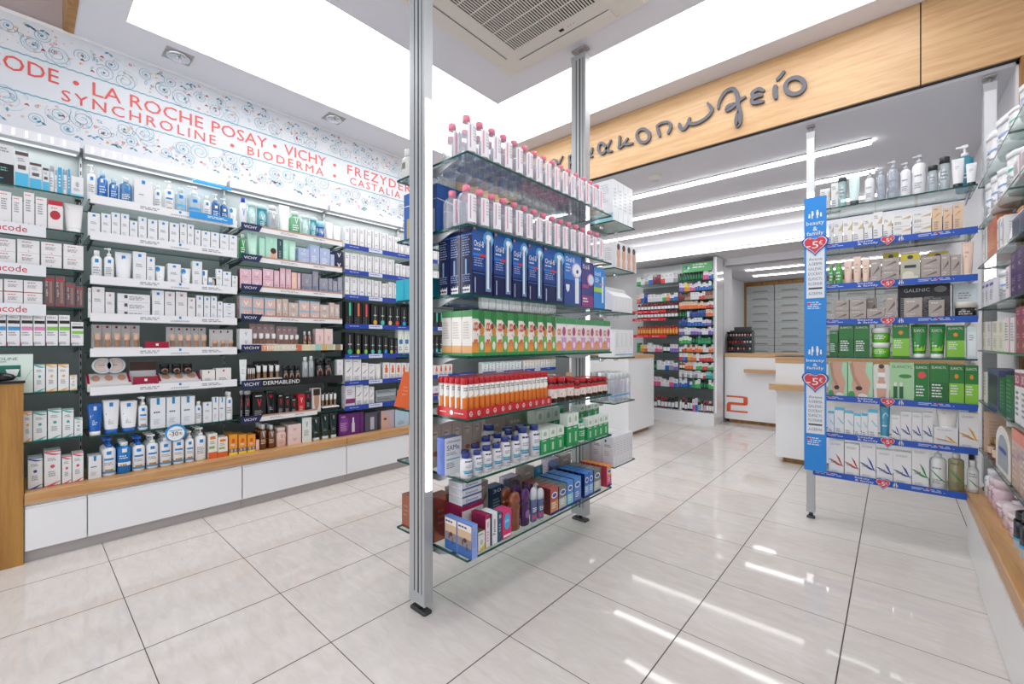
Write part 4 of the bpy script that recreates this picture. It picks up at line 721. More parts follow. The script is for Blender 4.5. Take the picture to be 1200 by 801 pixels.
# ---- banner above the left shelves
def banner():
    o = empty('wall_banner', (-3.86, 1.0, 2.4), 0, 'long white wall banner with floral print and red lettering', 'banner')
    m = MB(); y0, y1 = -1.6, 3.38
    m.box(-.01, y0 - 1.0, 0, 0, y1 - 1.0, .69, hx('d3d6dc')); b = m
    rnd = random.Random(11); X = .0012
    B1, B2, B3, R1, R2, O1 = hx('6aa5ba'), hx('a8c8d4'), hx('3f8aa5'), hx('cf5c58'), hx('dc8f8b'), hx('e8b468')
    def pt(y, z): return (X, y - 1.0, z - 2.4)
    def ribbon(pts, w, col):
        for i in range(len(pts) - 1):
            (a, b_), (c, d) = pts[i], pts[i + 1]; l = math.hypot(c - a, d - b_) or 1; nx, ny = -(d - b_) / l * w / 2, (c - a) / l * w / 2
            b.face([pt(a - nx, b_ - ny), pt(c - nx, d - ny), pt(c + nx, d + ny), pt(a + nx, b_ + ny)], col)
    def disc(y, z, r, col, n=8): b.face([pt(y + r * cos(2 * pi * i / n), z + r * sin(2 * pi * i / n)) for i in range(n)], col)
    def spiral(y, z, r, turns, w, col, ph=0, sg=1):
        n = int(14 * turns); ribbon([(y + r * (1 - .75 * i / n) * cos(ph + sg * 2 * pi * turns * i / n), z + r * (1 - .75 * i / n) * sin(ph + sg * 2 * pi * turns * i / n)) for i in range(n + 1)], w, col)
    def leaf(y, z, r, a, col, fill=True):
        P = [(y + r * cos(a) * t + r * .42 * s_ * sin(a) * sin(pi * (t + 1) / 2), z + r * sin(a) * t - r * .42 * s_ * cos(a) * sin(pi * (t + 1) / 2)) for s_, ts in ((1, (-1, -.5, 0, .5, 1)), (-1, (.5, 0, -.5))) for t in ts]
        if fill: b.face([pt(*p) for p in P], col)
        else: ribbon(P + [P[0]], .0025, col)
    def flower(y, z, r, col):
        for i in range(6): disc(y + r * .65 * cos(i * pi / 3), z + r * .65 * sin(i * pi / 3), r * .3, col, 6)
    def motif(oy, zc, fl):
        z = lambda v: zc + v * fl
        for (dy, dz, r, c) in ((.0, .03, .052, B1), (.10, .02, .06, B1), (.035, .10, .038, B1), (.30, .055, .045, B2), (.42, .02, .06, B2), (.52, .09, .04, B1)):
            spiral(oy + dy, z(dz), r, 1.9, .0024, c, rnd.random() * 6, rnd.choice((1, -1)))
        for (dy, dz) in ((.0, .03), (.035, .10), (.52, .09)): disc(oy + dy, z(dz), .007, B3)
        for k in range(6): leaf(oy + rnd.uniform(-.08, .58), z(rnd.uniform(-.01, .13)), .015, rnd.uniform(0, 3), rnd.choice((B1, B2, B2)), rnd.random() < .4)
        for k in range(4): flower(oy + rnd.uniform(-.08, .58), z(rnd.uniform(0, .15)), .010, rnd.choice((R1, R2)))
        for k in range(2):
            a, c = oy + rnd.uniform(-.08, .58), z(rnd.uniform(0, .12)); leaf(a, c, .010, .6, R1); leaf(a + .006, c, .010, 2.4, R1)
        for k in range(6): spiral(oy + rnd.uniform(-.08, .58), z(rnd.uniform(.0, .15)), .008, 1, .003, O1)
        for k in range(3):
            a, c = oy + rnd.uniform(-.05, .55), z(rnd.uniform(.12, .16)); leaf(a, c, .013, .5, B3); leaf(a + .02, c - .006, .013, 2.5, B3)
        for k in range(14): disc(oy + rnd.uniform(-.08, .58), z(rnd.uniform(0, .17)), .003, rnd.choice((R1, R2, O1)), 5)
    k = -1.5
    while k < 2.85: motif(k, 2.895, 1); motif(k + .1, 2.625, -1); motif(k + .31, 2.92, 1); motif(k + .42, 2.60, -1); k += .62
    for zz in (2.873, 2.645):
        n = 260; ribbon([(y0 + (y1 - y0) * i / n, zz + (.0022 if i % 2 else -.0022)) for i in range(n + 1)], .007, B1)
    m.build('printed_panel', M['carton'], o)
    red = hx('d9534f')
    def word(t, ya, yb, za, zb):
        want = (yb - ya) / (zb - za) / 1.06; a1 = glyphs(t, .0, 1.0)[2]; a2 = glyphs(t, .0, 1.5)[2]; sp = max(1, min(1.6, 1 + .5 * (want - a1) / (a2 - a1)))
        v, f, asp = glyphs(t, .0, sp); q = MB(); q.mesh([(.002, ya - 1 + (yb - ya) * x, za - 2.4 + (zb - za) * y) for x, y in v], f, red); q.build('lettering', M['carton'], o)
    ypx = lambda p, q=400: hit(p, q, 'x', -3.86)[1]
    for t, a, c in (('CODE', -22, 69), ('LA ROCHE', 108.5, 238), ('POSAY', 248, 313), ('VICHY', 333, 382), ('FREZYDERM', 407, 491)): word(t, ypx(a), ypx(c), 2.757, 2.843)
    for t, a, c in (('SYNCHROLINE', 72, 253), ('BIODERMA', 290, 379), ('CASTALIA', 410, 469)): word(t, ypx(a), ypx(c), 2.667, 2.735)
    for p, zz in ((89, 2.80), (322, 2.80), (392, 2.80), (272, 2.70), (392, 2.70)):
        q = MB(); y = ypx(p); q.face([(.002, y - 1 + .014 * cos(i * pi / 6), zz - 2.4 + .014 * sin(i * pi / 6)) for i in range(12)], red); q.build('bullet', M['carton'], o)
banner()
struct('trim_5', bx(-3.87, -1.6, 3.085, -3.855, 3.38, 3.105), M['white'])

# ---- gallery light valance over the shelves
def valance(y0, y1, lab):
    o = empty('light_valance', (-3.8, (y0 + y1) / 2, 2.34), 0, lab, 'shelf light'); h = (y1 - y0) / 2
    m = MB(); m.box(-.07, -h, 0, .05, h, .055); n = int(h * 2 / .052)
    for i in range(n): y = -h + .03 + i * (2 * h - .05) / n; m.box(.05, y, .012, .0515, y + .009, .046, mi=1)
    m.build('housing', [M['paint'], M['slot']], o)
    m = MB(); m.box(-.05, -h + .01, -.004, -.02, h - .01, 0); m.build('led_strip', M['valled'], o)
BAYS = [(-.52, .245), (.258, 1.025), (1.04, 1.80), (1.815, 2.575), (2.59, 3.35)]
BN = ['leftmost', 'second', 'third', 'fourth', 'fifth']
for i, (a, b) in enumerate(BAYS): valance(a + .004, b - .004, 'slotted white light valance above the %s bay of left shelves' % BN[i])
for i, y in enumerate([.2515, 1.0325, 1.8075, 2.5825]):
    m = MB(); m.box(-3.87, y - .005, .37, -3.845, y + .005, 2.335)
    for k in range(40): m.box(-3.8455, y - .0025, .4 + k * .048, -3.8445, y + .0025, .425 + k * .048, mi=1)
    o = m.build('slotted_upright', [M['alu'], M['dark']]); tag(o, 'slotted metal upright between the %s and %s left shelf bays' % (BN[i], BN[i + 1]), 'upright', None)

# ---- base cabinets under the left shelves
for i, (a, b) in enumerate(BAYS):
    if i == 0: a = .02
    o = empty('base_cabinet', (-3.65, (a + b) / 2, 0), 0, 'white handleless base cabinet under the %s bay of left shelves' % BN[i], 'cabinet'); h = (b - a) / 2 + .0065
    m = MB(); m.box(-.215, -h, .06, .19, h, .315); m.build('carcass', M['white'], o)
    m = MB(); m.box(.19, -h + .003, .066, .21, h - .003, .288); m.box(.19, -h + .003, .288, .203, h - .003, .30); m.build('drawer_front', M['white'], o)
    m = MB(); m.box(-.215, -h, 0, .185, h, .06); m.build('kickboard', M['kick'], o)
for a, b, lab in ((.014, 1.8075, 'light oak ledge top over the left base cabinets, near length'), (1.811, 3.35, 'light oak ledge top over the left base cabinets, far length')):
    m = MB(); m.cbox(-3.868, a, .3155, -3.432, b, .372, .003); tag(m.build('wooden_ledge', M['oaky']), lab, 'ledge')

# ---- glass shelf with optional price rail
def glass_shelf(face, u0, u1, c, dep, z, lab, rail=None, brackets=True, group=None, t=.008, bk=None):
    o = empty('glass_shelf', (c, (u0 + u1) / 2, z) if face != 'R' else ((u0 + u1) / 2, c, z), ROT[face], lab, 'shelf', group)
    h = (u1 - u0) / 2; m = MB()
    m.box(-h, 0, -t, h, dep, 0, mi=[0, 0, 1, 1, 1, 1]); m.build('glass_pane', [M['pane'], M['edge']], o)
    if brackets:
        for sx in (-1, 1):
            m = MB(); x = sx * (h - .02)
            m.mesh([(x - .003, dep * .12, -t - .002), (x - .003, dep, -t - .002), (x - .003, dep, -t - .034), (x - .003, dep * .35, -t - .02), (x + .003, dep * .12, -t - .002), (x + .003, dep, -t - .002), (x + .003, dep, -t - .034), (x + .003, dep * .35, -t - .02)],
                   [(3, 2, 1, 0), (4, 5, 6, 7), (0, 1, 5, 4), (1, 2, 6, 5), (2, 3, 7, 6), (3, 0, 4, 7)]); m.box(x - .012, dep * .12, -t - .003, x + .012, dep * .3, -t)
            m.build('bracket', bk or M['alu'], o)
    if rail: rail(o, h)
    return o
def rail_white(zt, zb, txts=()):
    def f(o, h):
        m = MB(); m.box(-h + .006, -.006, zb, h - .006, -.001, zt, hx('e4e5e8')); m.box(-h + .006, -.006, zb - .004, h - .006, .01, zb, hx('c9cbd0'))
        r = random.Random(int(h * 1e4)); mp = lambda u, v: (-h + 2 * h * u, -.0064, zb + (zt - zb) * v)
        for u in (.3, .72): draw(m, [LN(u, .2, u + .16, .65, 2, hx('7c7e86'))], mp, rnd=r)
        draw(m, [('r', .555, .58, .572, .9, BL), ('t', 'LA ROCHE-POSAY', .5, .15, .63, .36, hx('5a5c66'))], mp)
        m.build('price_rail', M['carton'], o)
    return f
def rail_vichy(zt, zb, short=1.0):
    def f(o, h):
        m = MB(); e = -h + 2 * h * short
        m.box(-h + .006, -.006, zb, e, -.001, zt, hx('e0e0e2')); m.box(-h + .006, -.0066, zt - .011, e, -.001, zt + .001, hx('b38b76'))
        draw(m, [LN(.35, .2, .55, .55, 2, hx('9a9ba2')), LN(.68, .2, .85, .55, 1, hx('9a9ba2'))], lambda u, v: (-h + 2 * h * u * short, -.0068, zb + (zt - zb) * v))
        m.build('price_rail', M['carton'], o)
        m = MB(); a = -h - .002; w = .14
        m.mesh([(a, -.012, zb - .004), (a + w * .82, -.012, zb - .004), (a + w, -.012, zt + .004), (a, -.012, zt + .004)], [(0, 1, 2, 3)], NAVY)
        m.mesh([(a, -.007, zb - .004), (a + w * .82, -.007, zb - .004), (a + w, -.007, zt + .004), (a, -.007, zt + .004)], [(3, 2, 1, 0)], NAVY)
        draw(m, [('t', 'VICHY', .12, .3, .72, .72, WH)], lambda u, v: (a + w * u, -.0125, zb + (zt - zb) * v)); m.build('brand_tag', M['carton'], o)
    return f
def rail_blue(zt, zb, cut=None):
    def f(o, h):
        m = MB(); m.box(-h + .004, -.006, zb, h - .004, -.001, zt, hx('1f3f9c'))
        draw(m, [LN(.06, .35, .22, .6, 1, hx('c3cbe6')), ('r', .3, .08, .48, .92, hx('c9cfe0')), LN(.32, .3, .46, .65, 1, hx('4a5ba0')), LN(.7, .35, .86, .6, 1, hx('c3cbe6'))], lambda u, v: (-h + 2 * h * u, -.0064, zb + (zt - zb) * v))
        m.build('price_rail', M['carton'], o)
    return f
def rail_text(zt, zb, kind):
    def f(o, h):
        m = MB()
        if kind == 'teint':
            m.box(-h + .12, -.012, zb, h, -.006, zt, hx('cfc9b4')); r = random.Random(5)
            mp = lambda u, v: (-h + .12 + (2 * h - .12) * u, -.0125, zb + (zt - zb) * v)
            draw(m, [('r', r.uniform(.0, .9), 0, 0, 1, hx('cdbf9c')) for _ in range(0)] + [('r', a, 0, a + .07, 1, hx(c)) for a, c in ((0, 'c98a6c'), (.07, 'd9a98c'), (.4, 'c96a4c'), (.5, 'd8cfa8'), (.64, '8fc0b8'), (.72, 'c9a86c'), (.8, 'b9b49a'), (.9, '8d7c63'))], mp)
            draw(m, [('t', 'TEINT IDEAL', .03, .25, .42, .8, WH)], lambda u, v: (-h + .12 + (2 * h - .12) * u, -.0132, zb + (zt - zb) * v))
        else:
            m.box(-h + .05, -.012, zb, h, -.006, zt, hx('141416'))
            draw(m, [('t', 'DERMABLEND', .13, .3, .5, .78, WH)], lambda u, v: (-h + .05 + (2 * h - .05) * u, -.0125, zb + (zt - zb) * v))
        m.build('printed_rail', M['carton'], o)
        m = MB(); a = -h - .002; m.box(a, -.014, zb, a + .13, -.0125, zt, NAVY)
        draw(m, [('t', 'VICHY', .12, .3, .9, .72, WH)], lambda u, v: (a + .13 * u, -.0145, zb + (zt - zb) * v)); m.build('brand_tag', M['carton'], o)
    return f
SN = ['top', 'second', 'third', 'fourth', 'fifth', 'sixth', 'seventh']
RT = [[2.006, 1.80, 1.585, 1.372, 1.152, .898, .632], [2.031, 1.819, 1.561, 1.343, 1.135, .91, .628], [2.026, 1.804, 1.587, 1.371, 1.154, .896, .634], [2.011, 1.794, 1.58, 1.329, 1.068, .839, .626], [2.011, 1.794, 1.58, 1.329, 1.068, .839, .626]]
ZS = []
for i, (a, b) in enumerate(BAYS):
    zs = []
    for k, zt in enumerate(RT[i]):
        lab = '%s glass shelf from the top in the %s bay of left shelves' % (SN[k], BN[i]) if k else 'topmost glass shelf in the %s bay of left shelves' % BN[i]
        if i == 0: z = zt; rl = None
        elif i == 1: z = zt - .028; rl = None if k == 6 else rail_white(.028, -.018)
        elif i == 2:
            z = zt - .028; rl = rail_vichy(.028, -.016)
            if k == 4: z = zt - .034; rl = rail_text(.034, -.014, 'teint')
            if k == 5: rl = rail_text(.028, -.03, 'derma')
            if k == 6: rl = rail_vichy(.028, -.016, .72)
        else: z = zt - .026; rl = rail_blue(.026, -.014)
        if i == 1 and k == 6: z = .624
        glass_shelf('L', a + .003, b - .003, -3.5, .34, z, lab, rl, True, None, bk=M['aludark']); zs.append(z)
    ZS.append(zs + [.372])

# ---- lone wooden counter at the left edge
o = empty('side_counter', (-3.466, -.3, 0), 0, 'oak-faced side counter at the left edge with dark glass top', 'counter')
m = MB(); m.cbox(-.030, -.6, 0, .028, .311, .957, .002); m.build('body', M['oakz'], o)
m = MB(); m.cbox(-.031, -.62, .957, .036, .317, .969, .002); m.build('glass_top', M['black'], o)
m = MB(); m.lathe([(.01, 0), (.05, .004), (.062, .018), (.05, .034), (.02, .045), (.004, .046)], 18, .5); o = m.build('desk_gadget', M['black']); o.location = (-3.462, -.075, .9695); o.rotation_euler = (0, 0, pi / 2); tag(o, 'black rounded gadget on the glass-topped side counter', 'gadget')

# ---- aluminium posts
def post(x, y, w, d, ztop, ledside, lab, led=(.532, 2.214), zb=0):
    o = empty('display_post', (x, y, zb), 0, lab, 'post', None)
    m = MB(); m.box(-w / 2, -d / 2, .045, w / 2, d / 2, ztop - .05); m.box(-w / 2 - .001, -d / 2 - .001, .04, w / 2 + .001, d / 2 + .001, .085); m.box(-w / 2 - .001, -d / 2 - .001, ztop - .075, w / 2 + .001, d / 2 + .001, ztop - .045)
    m.build('profile', M['alu'], o); g = MB()
    for s_ in (-1, 1):
        for u, ww in ((-.18 * w, .006), (.06 * w, .009), (.3 * w, .004)): g.box(u, s_ * d / 2 - .0008, .09, u + ww, s_ * d / 2 + .0008, ztop - .07)
    if ledside == (1,): g.build('groove', M['aludark'], o)
    m = MB(); m.cbox(-w / 2, -d / 2, 0, w / 2, d / 2, .014, .006); m.lathe([(.012, .014), (.012, .045)], 10); m.build('foot_plate', M['aludark'], o)
    m = MB(); m.box(-w / 2, -d / 2, ztop - .012, w / 2, d / 2, ztop - .001); m.lathe([(.011, ztop - .05), (.011, ztop - .012)], 10); m.build('ceiling_plate', M['kick'], o)
    if ledside:
        for s_ in ledside:
            m = MB()
            if s_ in (-1, 1): m.box(s_ * w / 2 - .001, -d * .36, led[0], s_ * w / 2 + .003, d * .36, led[1])
            else: m.box(-w * .42, -d / 2 - .003, led[0], w * .42, -d / 2 + .001, led[1])
            m.build('led_strip', M['postled'], o)
            if s_ == 2: q = MB(); q.box(-w * .45, -d / 2 - .003, led[1] + .001, w * .45, -d / 2 + .001, ztop - .09); q.build('unlit_diffuser', M['whitealu'], o)
    return o
post(-1.5535, 1.16, .107, .045, 3.104, (1,), 'aluminium floor-to-ceiling post at the near end of central glass display')
post(-1.5535, 2.45, .107, .055, 3.104, (1,), 'aluminium floor-to-ceiling post at the far end of central glass display')
post(-.415, 3.5, .045, .04, 2.618, (2,), 'aluminium post behind the tall blue and white vertical sign', (.37, 2.17))
post(.392, 3.49, .05, .06, 2.618 - .3635, (2,), 'aluminium post beside the right-hand wall shelves', (1.02, 1.2), .3635)

# ---- air conditioner cassette
o = empty('air_conditioner', (-1.55, 1.82, 3.105), 0, 'square cream ceiling air conditioner cassette with slatted grille', 'air conditioner')
m = MB(); m.mesh([(-.53, -.53, 0), (.53, -.53, 0), (.53, .53, 0), (-.53, .53, 0), (-.5, -.5, -.035), (.5, -.5, -.035), (.5, .5, -.035), (-.5, .5, -.035)], [(0, 1, 5, 4), (1, 2, 6, 5), (2, 3, 7, 6), (3, 0, 4, 7)])
m.box(-.5, -.5, -.037, .5, .5, -.034); m.build('panel', M['acbeige'], o)
m = MB(); m.box(-.3, -.3, -.0385, .3, .3, -.037); m.build('grille_gap_shade', M['dark'], o)  # black sheet paints the shade between the slats, no depth behind it
m = MB()
for i in range(36): m.box(-.3 + i * .0167, -.3, -.042, -.3 + i * .0167 + .0072, .3, -.0385)
for i in range(7): m.box(-.3, -.3 + i * .099, -.044, .3, -.3 + i * .099 + .006, -.0415)
m.build('grille', M['acbeige'], o)
for k in range(4):
    m = MB(); m.box(-.34, .395, -.041, .34, .475, -.037); m.box(-.33, .395, -.0372, .33, .398, -.0415, mi=1); m.box(-.36, .477, -.0372, .36, .479, -.0375, mi=1)
    q = m.build('air_flap', [M['acbeige'], M['kick']], o); q.rotation_euler = (0, 0, k * pi / 2)
m = MB(); m.box(.02, .345, -.0385, .05, .365, -.037); [m.box(.08 + i * .02, .352, -.0382, .084 + i * .02, .356, -.037) for i in range(3)]; m.build('receiver', M['dark'], o)
# ---- recessed spotlights
for i, (x, y, lab) in enumerate(((-3.63, .705, 'square recessed spotlight nearer the camera above the banner'), (-3.63, 1.79, 'square recessed spotlight farther along above the banner'))):
    o = empty('recessed_spotlight', (x, y, 3.105), 0, lab, 'spotlight')
    m = MB(); m.box(-.075, -.075, -.004, .075, .075, -.001); m.build('housing', M['kick'], o)
    m = MB(); m.lathe([(.066, -.005), (.066, -.014), (.058, -.016), (.05, -.010), (.022, -.007)], 24, cap=False); m.build('reflector_ring', M['chrome'], o)
    m = MB(); m.lathe([(.001, -.0075), (.05, -.009)], 24, cap=False); m.lathe([(.014, -.02), (.016, -.008)], 12); m.build('lamp', M['chrome'], o)

# ---- handwritten sign on the fascia
STK = [0]
def sign():
    o = empty('wall_sign', (-1.4, 3.385, 2.87), 0, 'dark grey handwritten Greek word lettering on the wooden fascia', 'sign')
    def P(cx, cy): p = hit(620 + cx * .28333, 60 + cy * .28333, 'y', 3.375); return (p[0] + 1.4, p[2] - 2.87)
    def smooth(p):
        out = []; n = len(p)
        for i in range(n - 1):
            a, b, c, d = p[max(0, i - 1)], p[i], p[i + 1], p[min(n - 1, i + 2)]
            for k in range(5):
                t = k / 5; out.append(tuple(.5 * (2 * b[j] + (c[j] - a[j]) * t + (2 * a[j] - 5 * b[j] + 4 * c[j] - d[j]) * t * t + (3 * b[j] - a[j] - 3 * c[j] + d[j]) * t ** 3) for j in (0, 1)))
        return out + [p[-1]]
    def stroke(m, pts, w=.026, closed=False, taper=True):
        q = [P(*p) for p in pts]
        if closed: q = [q[-1]] + q + [q[0], q[1]]
        s = smooth(q)
        if closed: s = s[5:-5]
        n = len(s); L, R_ = [], []
        for i in range(n):
            a = s[max(0, i - 1)]; b = s[min(n - 1, i + 1)]; l = math.hypot(b[0] - a[0], b[1] - a[1]) or 1
            k = 1 if closed or not taper else min(1, .55 + 3.0 * min(i, n - 1 - i) / n); nx, nz = -(b[1] - a[1]) / l * w / 2 * k, (b[0] - a[0]) / l * w / 2 * k
            L.append((s[i][0] + nx, s[i][1] + nz)); R_.append((s[i][0] - nx, s[i][1] - nz))
        STK[0] += 1; y0, y1 = -.02 - .0005 * (STK[0] % 3), -.001
        for i in range(n - 1):
            m.face([(L[i][0], y0, L[i][1]), (R_[i][0], y0, R_[i][1]), (R_[i + 1][0], y0, R_[i + 1][1]), (L[i + 1][0], y0, L[i + 1][1])])
            m.face([(L[i][0], y0, L[i][1]), (L[i + 1][0], y0, L[i + 1][1]), (L[i + 1][0], y1, L[i + 1][1]), (L[i][0], y1, L[i][1])])
            m.face([(R_[i + 1][0], y0, R_[i + 1][1]), (R_[i][0], y0, R_[i][1]), (R_[i][0], y1, R_[i][1]), (R_[i + 1][0], y1, R_[i + 1][1])])
        for i in (0, n - 1): m.face([(L[i][0], y0, L[i][1]), (R_[i][0], y0, R_[i][1]), (R_[i][0], y1, R_[i][1]), (L[i][0], y1, L[i][1])])
    def ell(cx, cy, rx, ry, tilt=0): return [(cx + rx * cos(a) * cos(tilt) - ry * sin(a) * sin(tilt), cy + rx * cos(a) * sin(tilt) + ry * sin(a) * cos(tilt)) for a in (2 * pi * i / 10 for i in range(10))]
    G = [[(ell(35, 500, 26, 24), .02, 1), ([(38, 450), (34, 500), (30, 560)], .022, 0)],
         [([(140, 433), (126, 462), (108, 488), (94, 484), (94, 458), (108, 450), (120, 468), (130, 487), (143, 490)], .019, 0)],
         [([(166, 430), (168, 462), (167, 500)], .019, 0), ([(166, 436), (182, 430), (190, 445), (182, 460), (168, 462)], .019, 0)],
         [([(205, 420), (210, 470), (206, 495)], .022, 0), ([(209, 455), (225, 460), (240, 440), (244, 412)], .02, 0), ([(244, 412), (248, 432), (265, 436)], .02, 0), ([(262, 398), (258, 425)], .02, 0)],
         [([(340, 366), (326, 395), (306, 424), (289, 412), (290, 388), (304, 380), (318, 396), (328, 414), (346, 413)], .022, 0)],
         [([(376, 350), (375, 378), (371, 404)], .021, 0), ([(374, 404), (392, 385), (410, 358)], .018, 0), ([(386, 384), (408, 386), (432, 380)], .02, 0)],
         [(ell(473, 350, 26, 28, -.4), .023, 1)],
         [([(530, 312), (536, 335), (542, 354)], .022, 0), ([(526, 314), (548, 298), (580, 293)], .02, 0), ([(580, 293), (587, 315), (574, 344)], .022, 0)],
         [([(622, 297), (626, 316), (642, 322), (658, 300), (666, 274)], .024, 0), ([(660, 280), (668, 300), (700, 296), (738, 272), (757, 242), (738, 214)], .024, 0)],
         [([(783, 240), (790, 205), (815, 168), (846, 158), (862, 185), (866, 225), (874, 262), (872, 296), (862, 308), (858, 280), (864, 250)], .026, 0), ([(898, 188), (868, 206), (838, 236), (818, 244), (824, 228), (850, 216)], .024, 0)],
         [([(974, 166), (950, 158), (926, 172), (930, 186), (968, 184)], .024, 0), ([(950, 187), (924, 198), (928, 214), (974, 208)], .024, 0)],
         [([(1020, 140), (1017, 170), (1022, 198)], .028, 0)], [([(1057, 82), (1042, 102), (1024, 122)], .022, 0)],
         [(ell(1100, 145, 40, 33, -.3), .026, 1)]]
    for g in G:
        m = MB()
        for pts, w, cl in g: stroke(m, pts, w, bool(cl))
        m.build('letter', M['letter'], o)
sign()
# ================================================================= LEFT WALL PRODUCTS
XF = -3.515
def lrow(bay, k, items):
    ZONE[0] = ['skincare_carton', 'dermatology_carton', 'cosmetics_carton', 'dental_care_carton', 'health_carton'][min(bay, 4)]
    row('L', XF, ZS[bay][k], items, '%s wall bay, %s' % (BN[bay], ('%s shelf' % SN[k]) if k < 7 else 'oak ledge'), '%s bay %s products' % (BN[bay], SN[k] + ' shelf' if k < 7 else 'ledge'))
D2 = {'deep': 2}
lrow(0, 0, [('bwk', -8, 16.5, 169), ('bwb', 17.5, 33.5, 178), ('bwb', 34.5, 49, 191), ('bwb', 50, 57.5, 197), ('btsil', 58, 63.5, 194), ('btsil', 64, 67, 199), ('bskyl', 67.5, 73, 196), ('btsil', 73.5, 79, 198), ('bskyl', 79.5, 82.5, 198), ('bwl', 83, 98, 207)])
lrow(0, 1, [('brd', -2, 13.5, 224), ('brd', 14, 26.5, 230), ('brd', 27.5, 40.5, 225.5), ('brd', 41.5, 55, 231), ('brdo', 56, 74, 235), ('trd', 75, 98, 238)])
lrow(0, 2, [('brf', -6, 18.5, 279, {'st': 2}), ('brf', 20, 46.5, 281, {'st': 2}), ('brf', 48, 72.5, 284, {'st': 2}), ('brf', 74, 98, 287, {'st': 2})])
lrow(0, 3, [('brfr', -18, 3.5, 326, {'st': 2}), ('brfr', 4.5, 27, 327, {'st': 2}), ('brfr', 27.5, 50, 329, {'st': 2}), ('bgl', 51.5, 64, 322), ('bgl', 64.5, 76.5, 323), ('bgl', 77, 88.5, 331), ('bgl', 89, 98, 335)])
lrow(0, 4, [('lb', -8, 7.3, 368), ('lb', 7.8, 23.5, 368.5), ('lp', 24, 38.6, 368.5), ('lp', 39, 53, 369), ('lg', 53.6, 68, 369), ('lg', 68.5, 82, 369), ('lg', 83, 98, 377)])
lrow(0, 5, [('giftg', -38, 39, 415), ('st', 39.7, 53, 426.5), ('so', 53.8, 67, 426.5), ('so', 67.8, 81, 426.5), ('so', 81.5, 90.5, 439)])
lrow(0, 6, [('so', 27, 38, 482), ('st', 38.5, 55, 482), ('st', 56, 72.5, 479), ('st', 73, 86.5, 479), ('st', 87, 97, 489)])
lrow(0, 7, [('sb', 32.5, 50, 536, D2), ('sr', 51.5, 71.5, 528, D2), ('sr', 72.5, 84, 534, D2), ('sr', 84.5, 98, 530, D2)])
row('L', XF, ZS[0][0], [('bwb', -70, -10, 172, {'n': 4})], 'off the left edge, top shelf', 'cartons beyond the left edge, top shelf')
row('L', XF, ZS[0][1], [('brd', -70, -4, 222, {'n': 4})], 'off the left edge, second shelf', 'cartons beyond the left edge, second shelf')
row('L', XF, ZS[0][2], [('brf', -70, -8, 276, {'n': 2, 'st': 2})], 'off the left edge, third shelf', 'cartons beyond the left edge, third shelf')
row('L', XF, ZS[0][3], [('brfr', -70, -20, 322, {'n': 2, 'st': 2})], 'off the left edge, fourth shelf', 'cartons beyond the left edge, fourth shelf')
row('L', XF, ZS[0][4], [('lb', -70, -10, 366, {'n': 4})], 'off the left edge, fifth shelf', 'cartons beyond the left edge, fifth shelf')
lrow(1, 0, [('pw', 102, 113.3, 192), ('btb', 114, 127.3, 200), ('btb', 128, 139.5, 209), ('btlb', 140.5, 156, 207), ('bxw', 157, 179.5, 210.5), ('btw', 180.5, 190.5, 216), ('pwb', 193, 205, 211), ('btc', 206, 219.5, 219), ('pc', 220.5, 238, 217), ('btw', 238.5, 248, 229), ('pbl', 249, 258.5, 226.5), ('pbl', 259, 268.5, 232), ('twb', 269.5, 278, 243)])
lrow(1, 1, [('bx', 103, 117.3, 249), ('bx', 118.5, 130, 250), ('bx', 130.5, 141, 249), ('bx', 141.5, 151.5, 250.5), ('bx', 152, 161.5, 259), ('bx', 162.3, 172, 254), ('bx', 173, 184.7, 257), ('bx', 185.5, 197.5, 258.5), ('bx', 198.5, 210, 261), ('bx', 211, 219, 261), ('bx', 219.5, 227.5, 263), ('bx', 228.3, 235.3, 269), ('bx', 236, 246.5, 270.5), ('bx', 247, 257, 272), ('bx', 258, 268, 274), ('bx', 268.5, 278, 275.5)])
lrow(1, 2, [('btw', 107, 120.5, 293), ('pw', 122, 134.5, 290), ('tw', 135, 155.5, 295), ('bx', 156, 171.5, 295), ('bx', 172, 181.7, 301), ('twb', 182.3, 194, 311), ('bx', 196.5, 212, 309), ('twb', 212.5, 224.5, 314), ('bx', 225.5, 237, 306), ('twb', 237.5, 244, 316), ('faceb', 244.5, 253, 325), ('bx', 253.5, 260.5, 315), ('bx', 261, 271, 318), ('bx', 272, 278.5, 323)])
lrow(1, 3, [('bxr', 103, 107, 337), ('bxr', 107.7, 122.7, 336), ('bxr', 123.3, 134.5, 342), ('lying', 137.5, 176, 344.5, {'st': 3}), ('bx', 178.3, 192.3, 340), ('bxr', 193, 205, 341.5), ('bxr', 206, 219.3, 342), ('bxr', 220, 229, 348.5), ('bx', 230, 238.2, 346), ('bx', 239, 246.5, 347), ('bx', 247, 254.5, 347), ('bx', 255, 261, 353), ('bx', 261.7, 275.5, 355, {'st': 2})])
lrow(1, 4, [('disp5', 109, 167, 380, {'d': .11}), ('sign', 170, 198, 400, {'d': .02}), ('disp5', 198.5, 246, 383, {'d': .11}), ('disp3', 249, 277, 385.5, {'d': .09})])
lrow(1, 5, [('trayc', 94 + 8, 154, 438, {'d': .10}), ('sign', 156.5, 185, 441, {'d': .02}), ('trayc', 186, 236, 437, {'d': .10}), ('boxpow', 237, 252, 433), ('boxpow', 253, 271, 431)])
zz5 = ZS[1][5]
for i, (a, b, t) in enumerate(((99.5, 122, 424.5), (124.5, 146, 425))):
    ya, yb = hit(a, 400, 'x', -3.58)[1], hit(b, 400, 'x', -3.58)[1]; zt = zz5 + .068
    put('disc', 'L', max(.33, (ya + yb) / 2), -3.585, zz5 + .098, .1, .02, .1, 'round open powder compact, %s of the two, second bay sixth shelf' % ('nearer' if i == 0 else 'farther'))
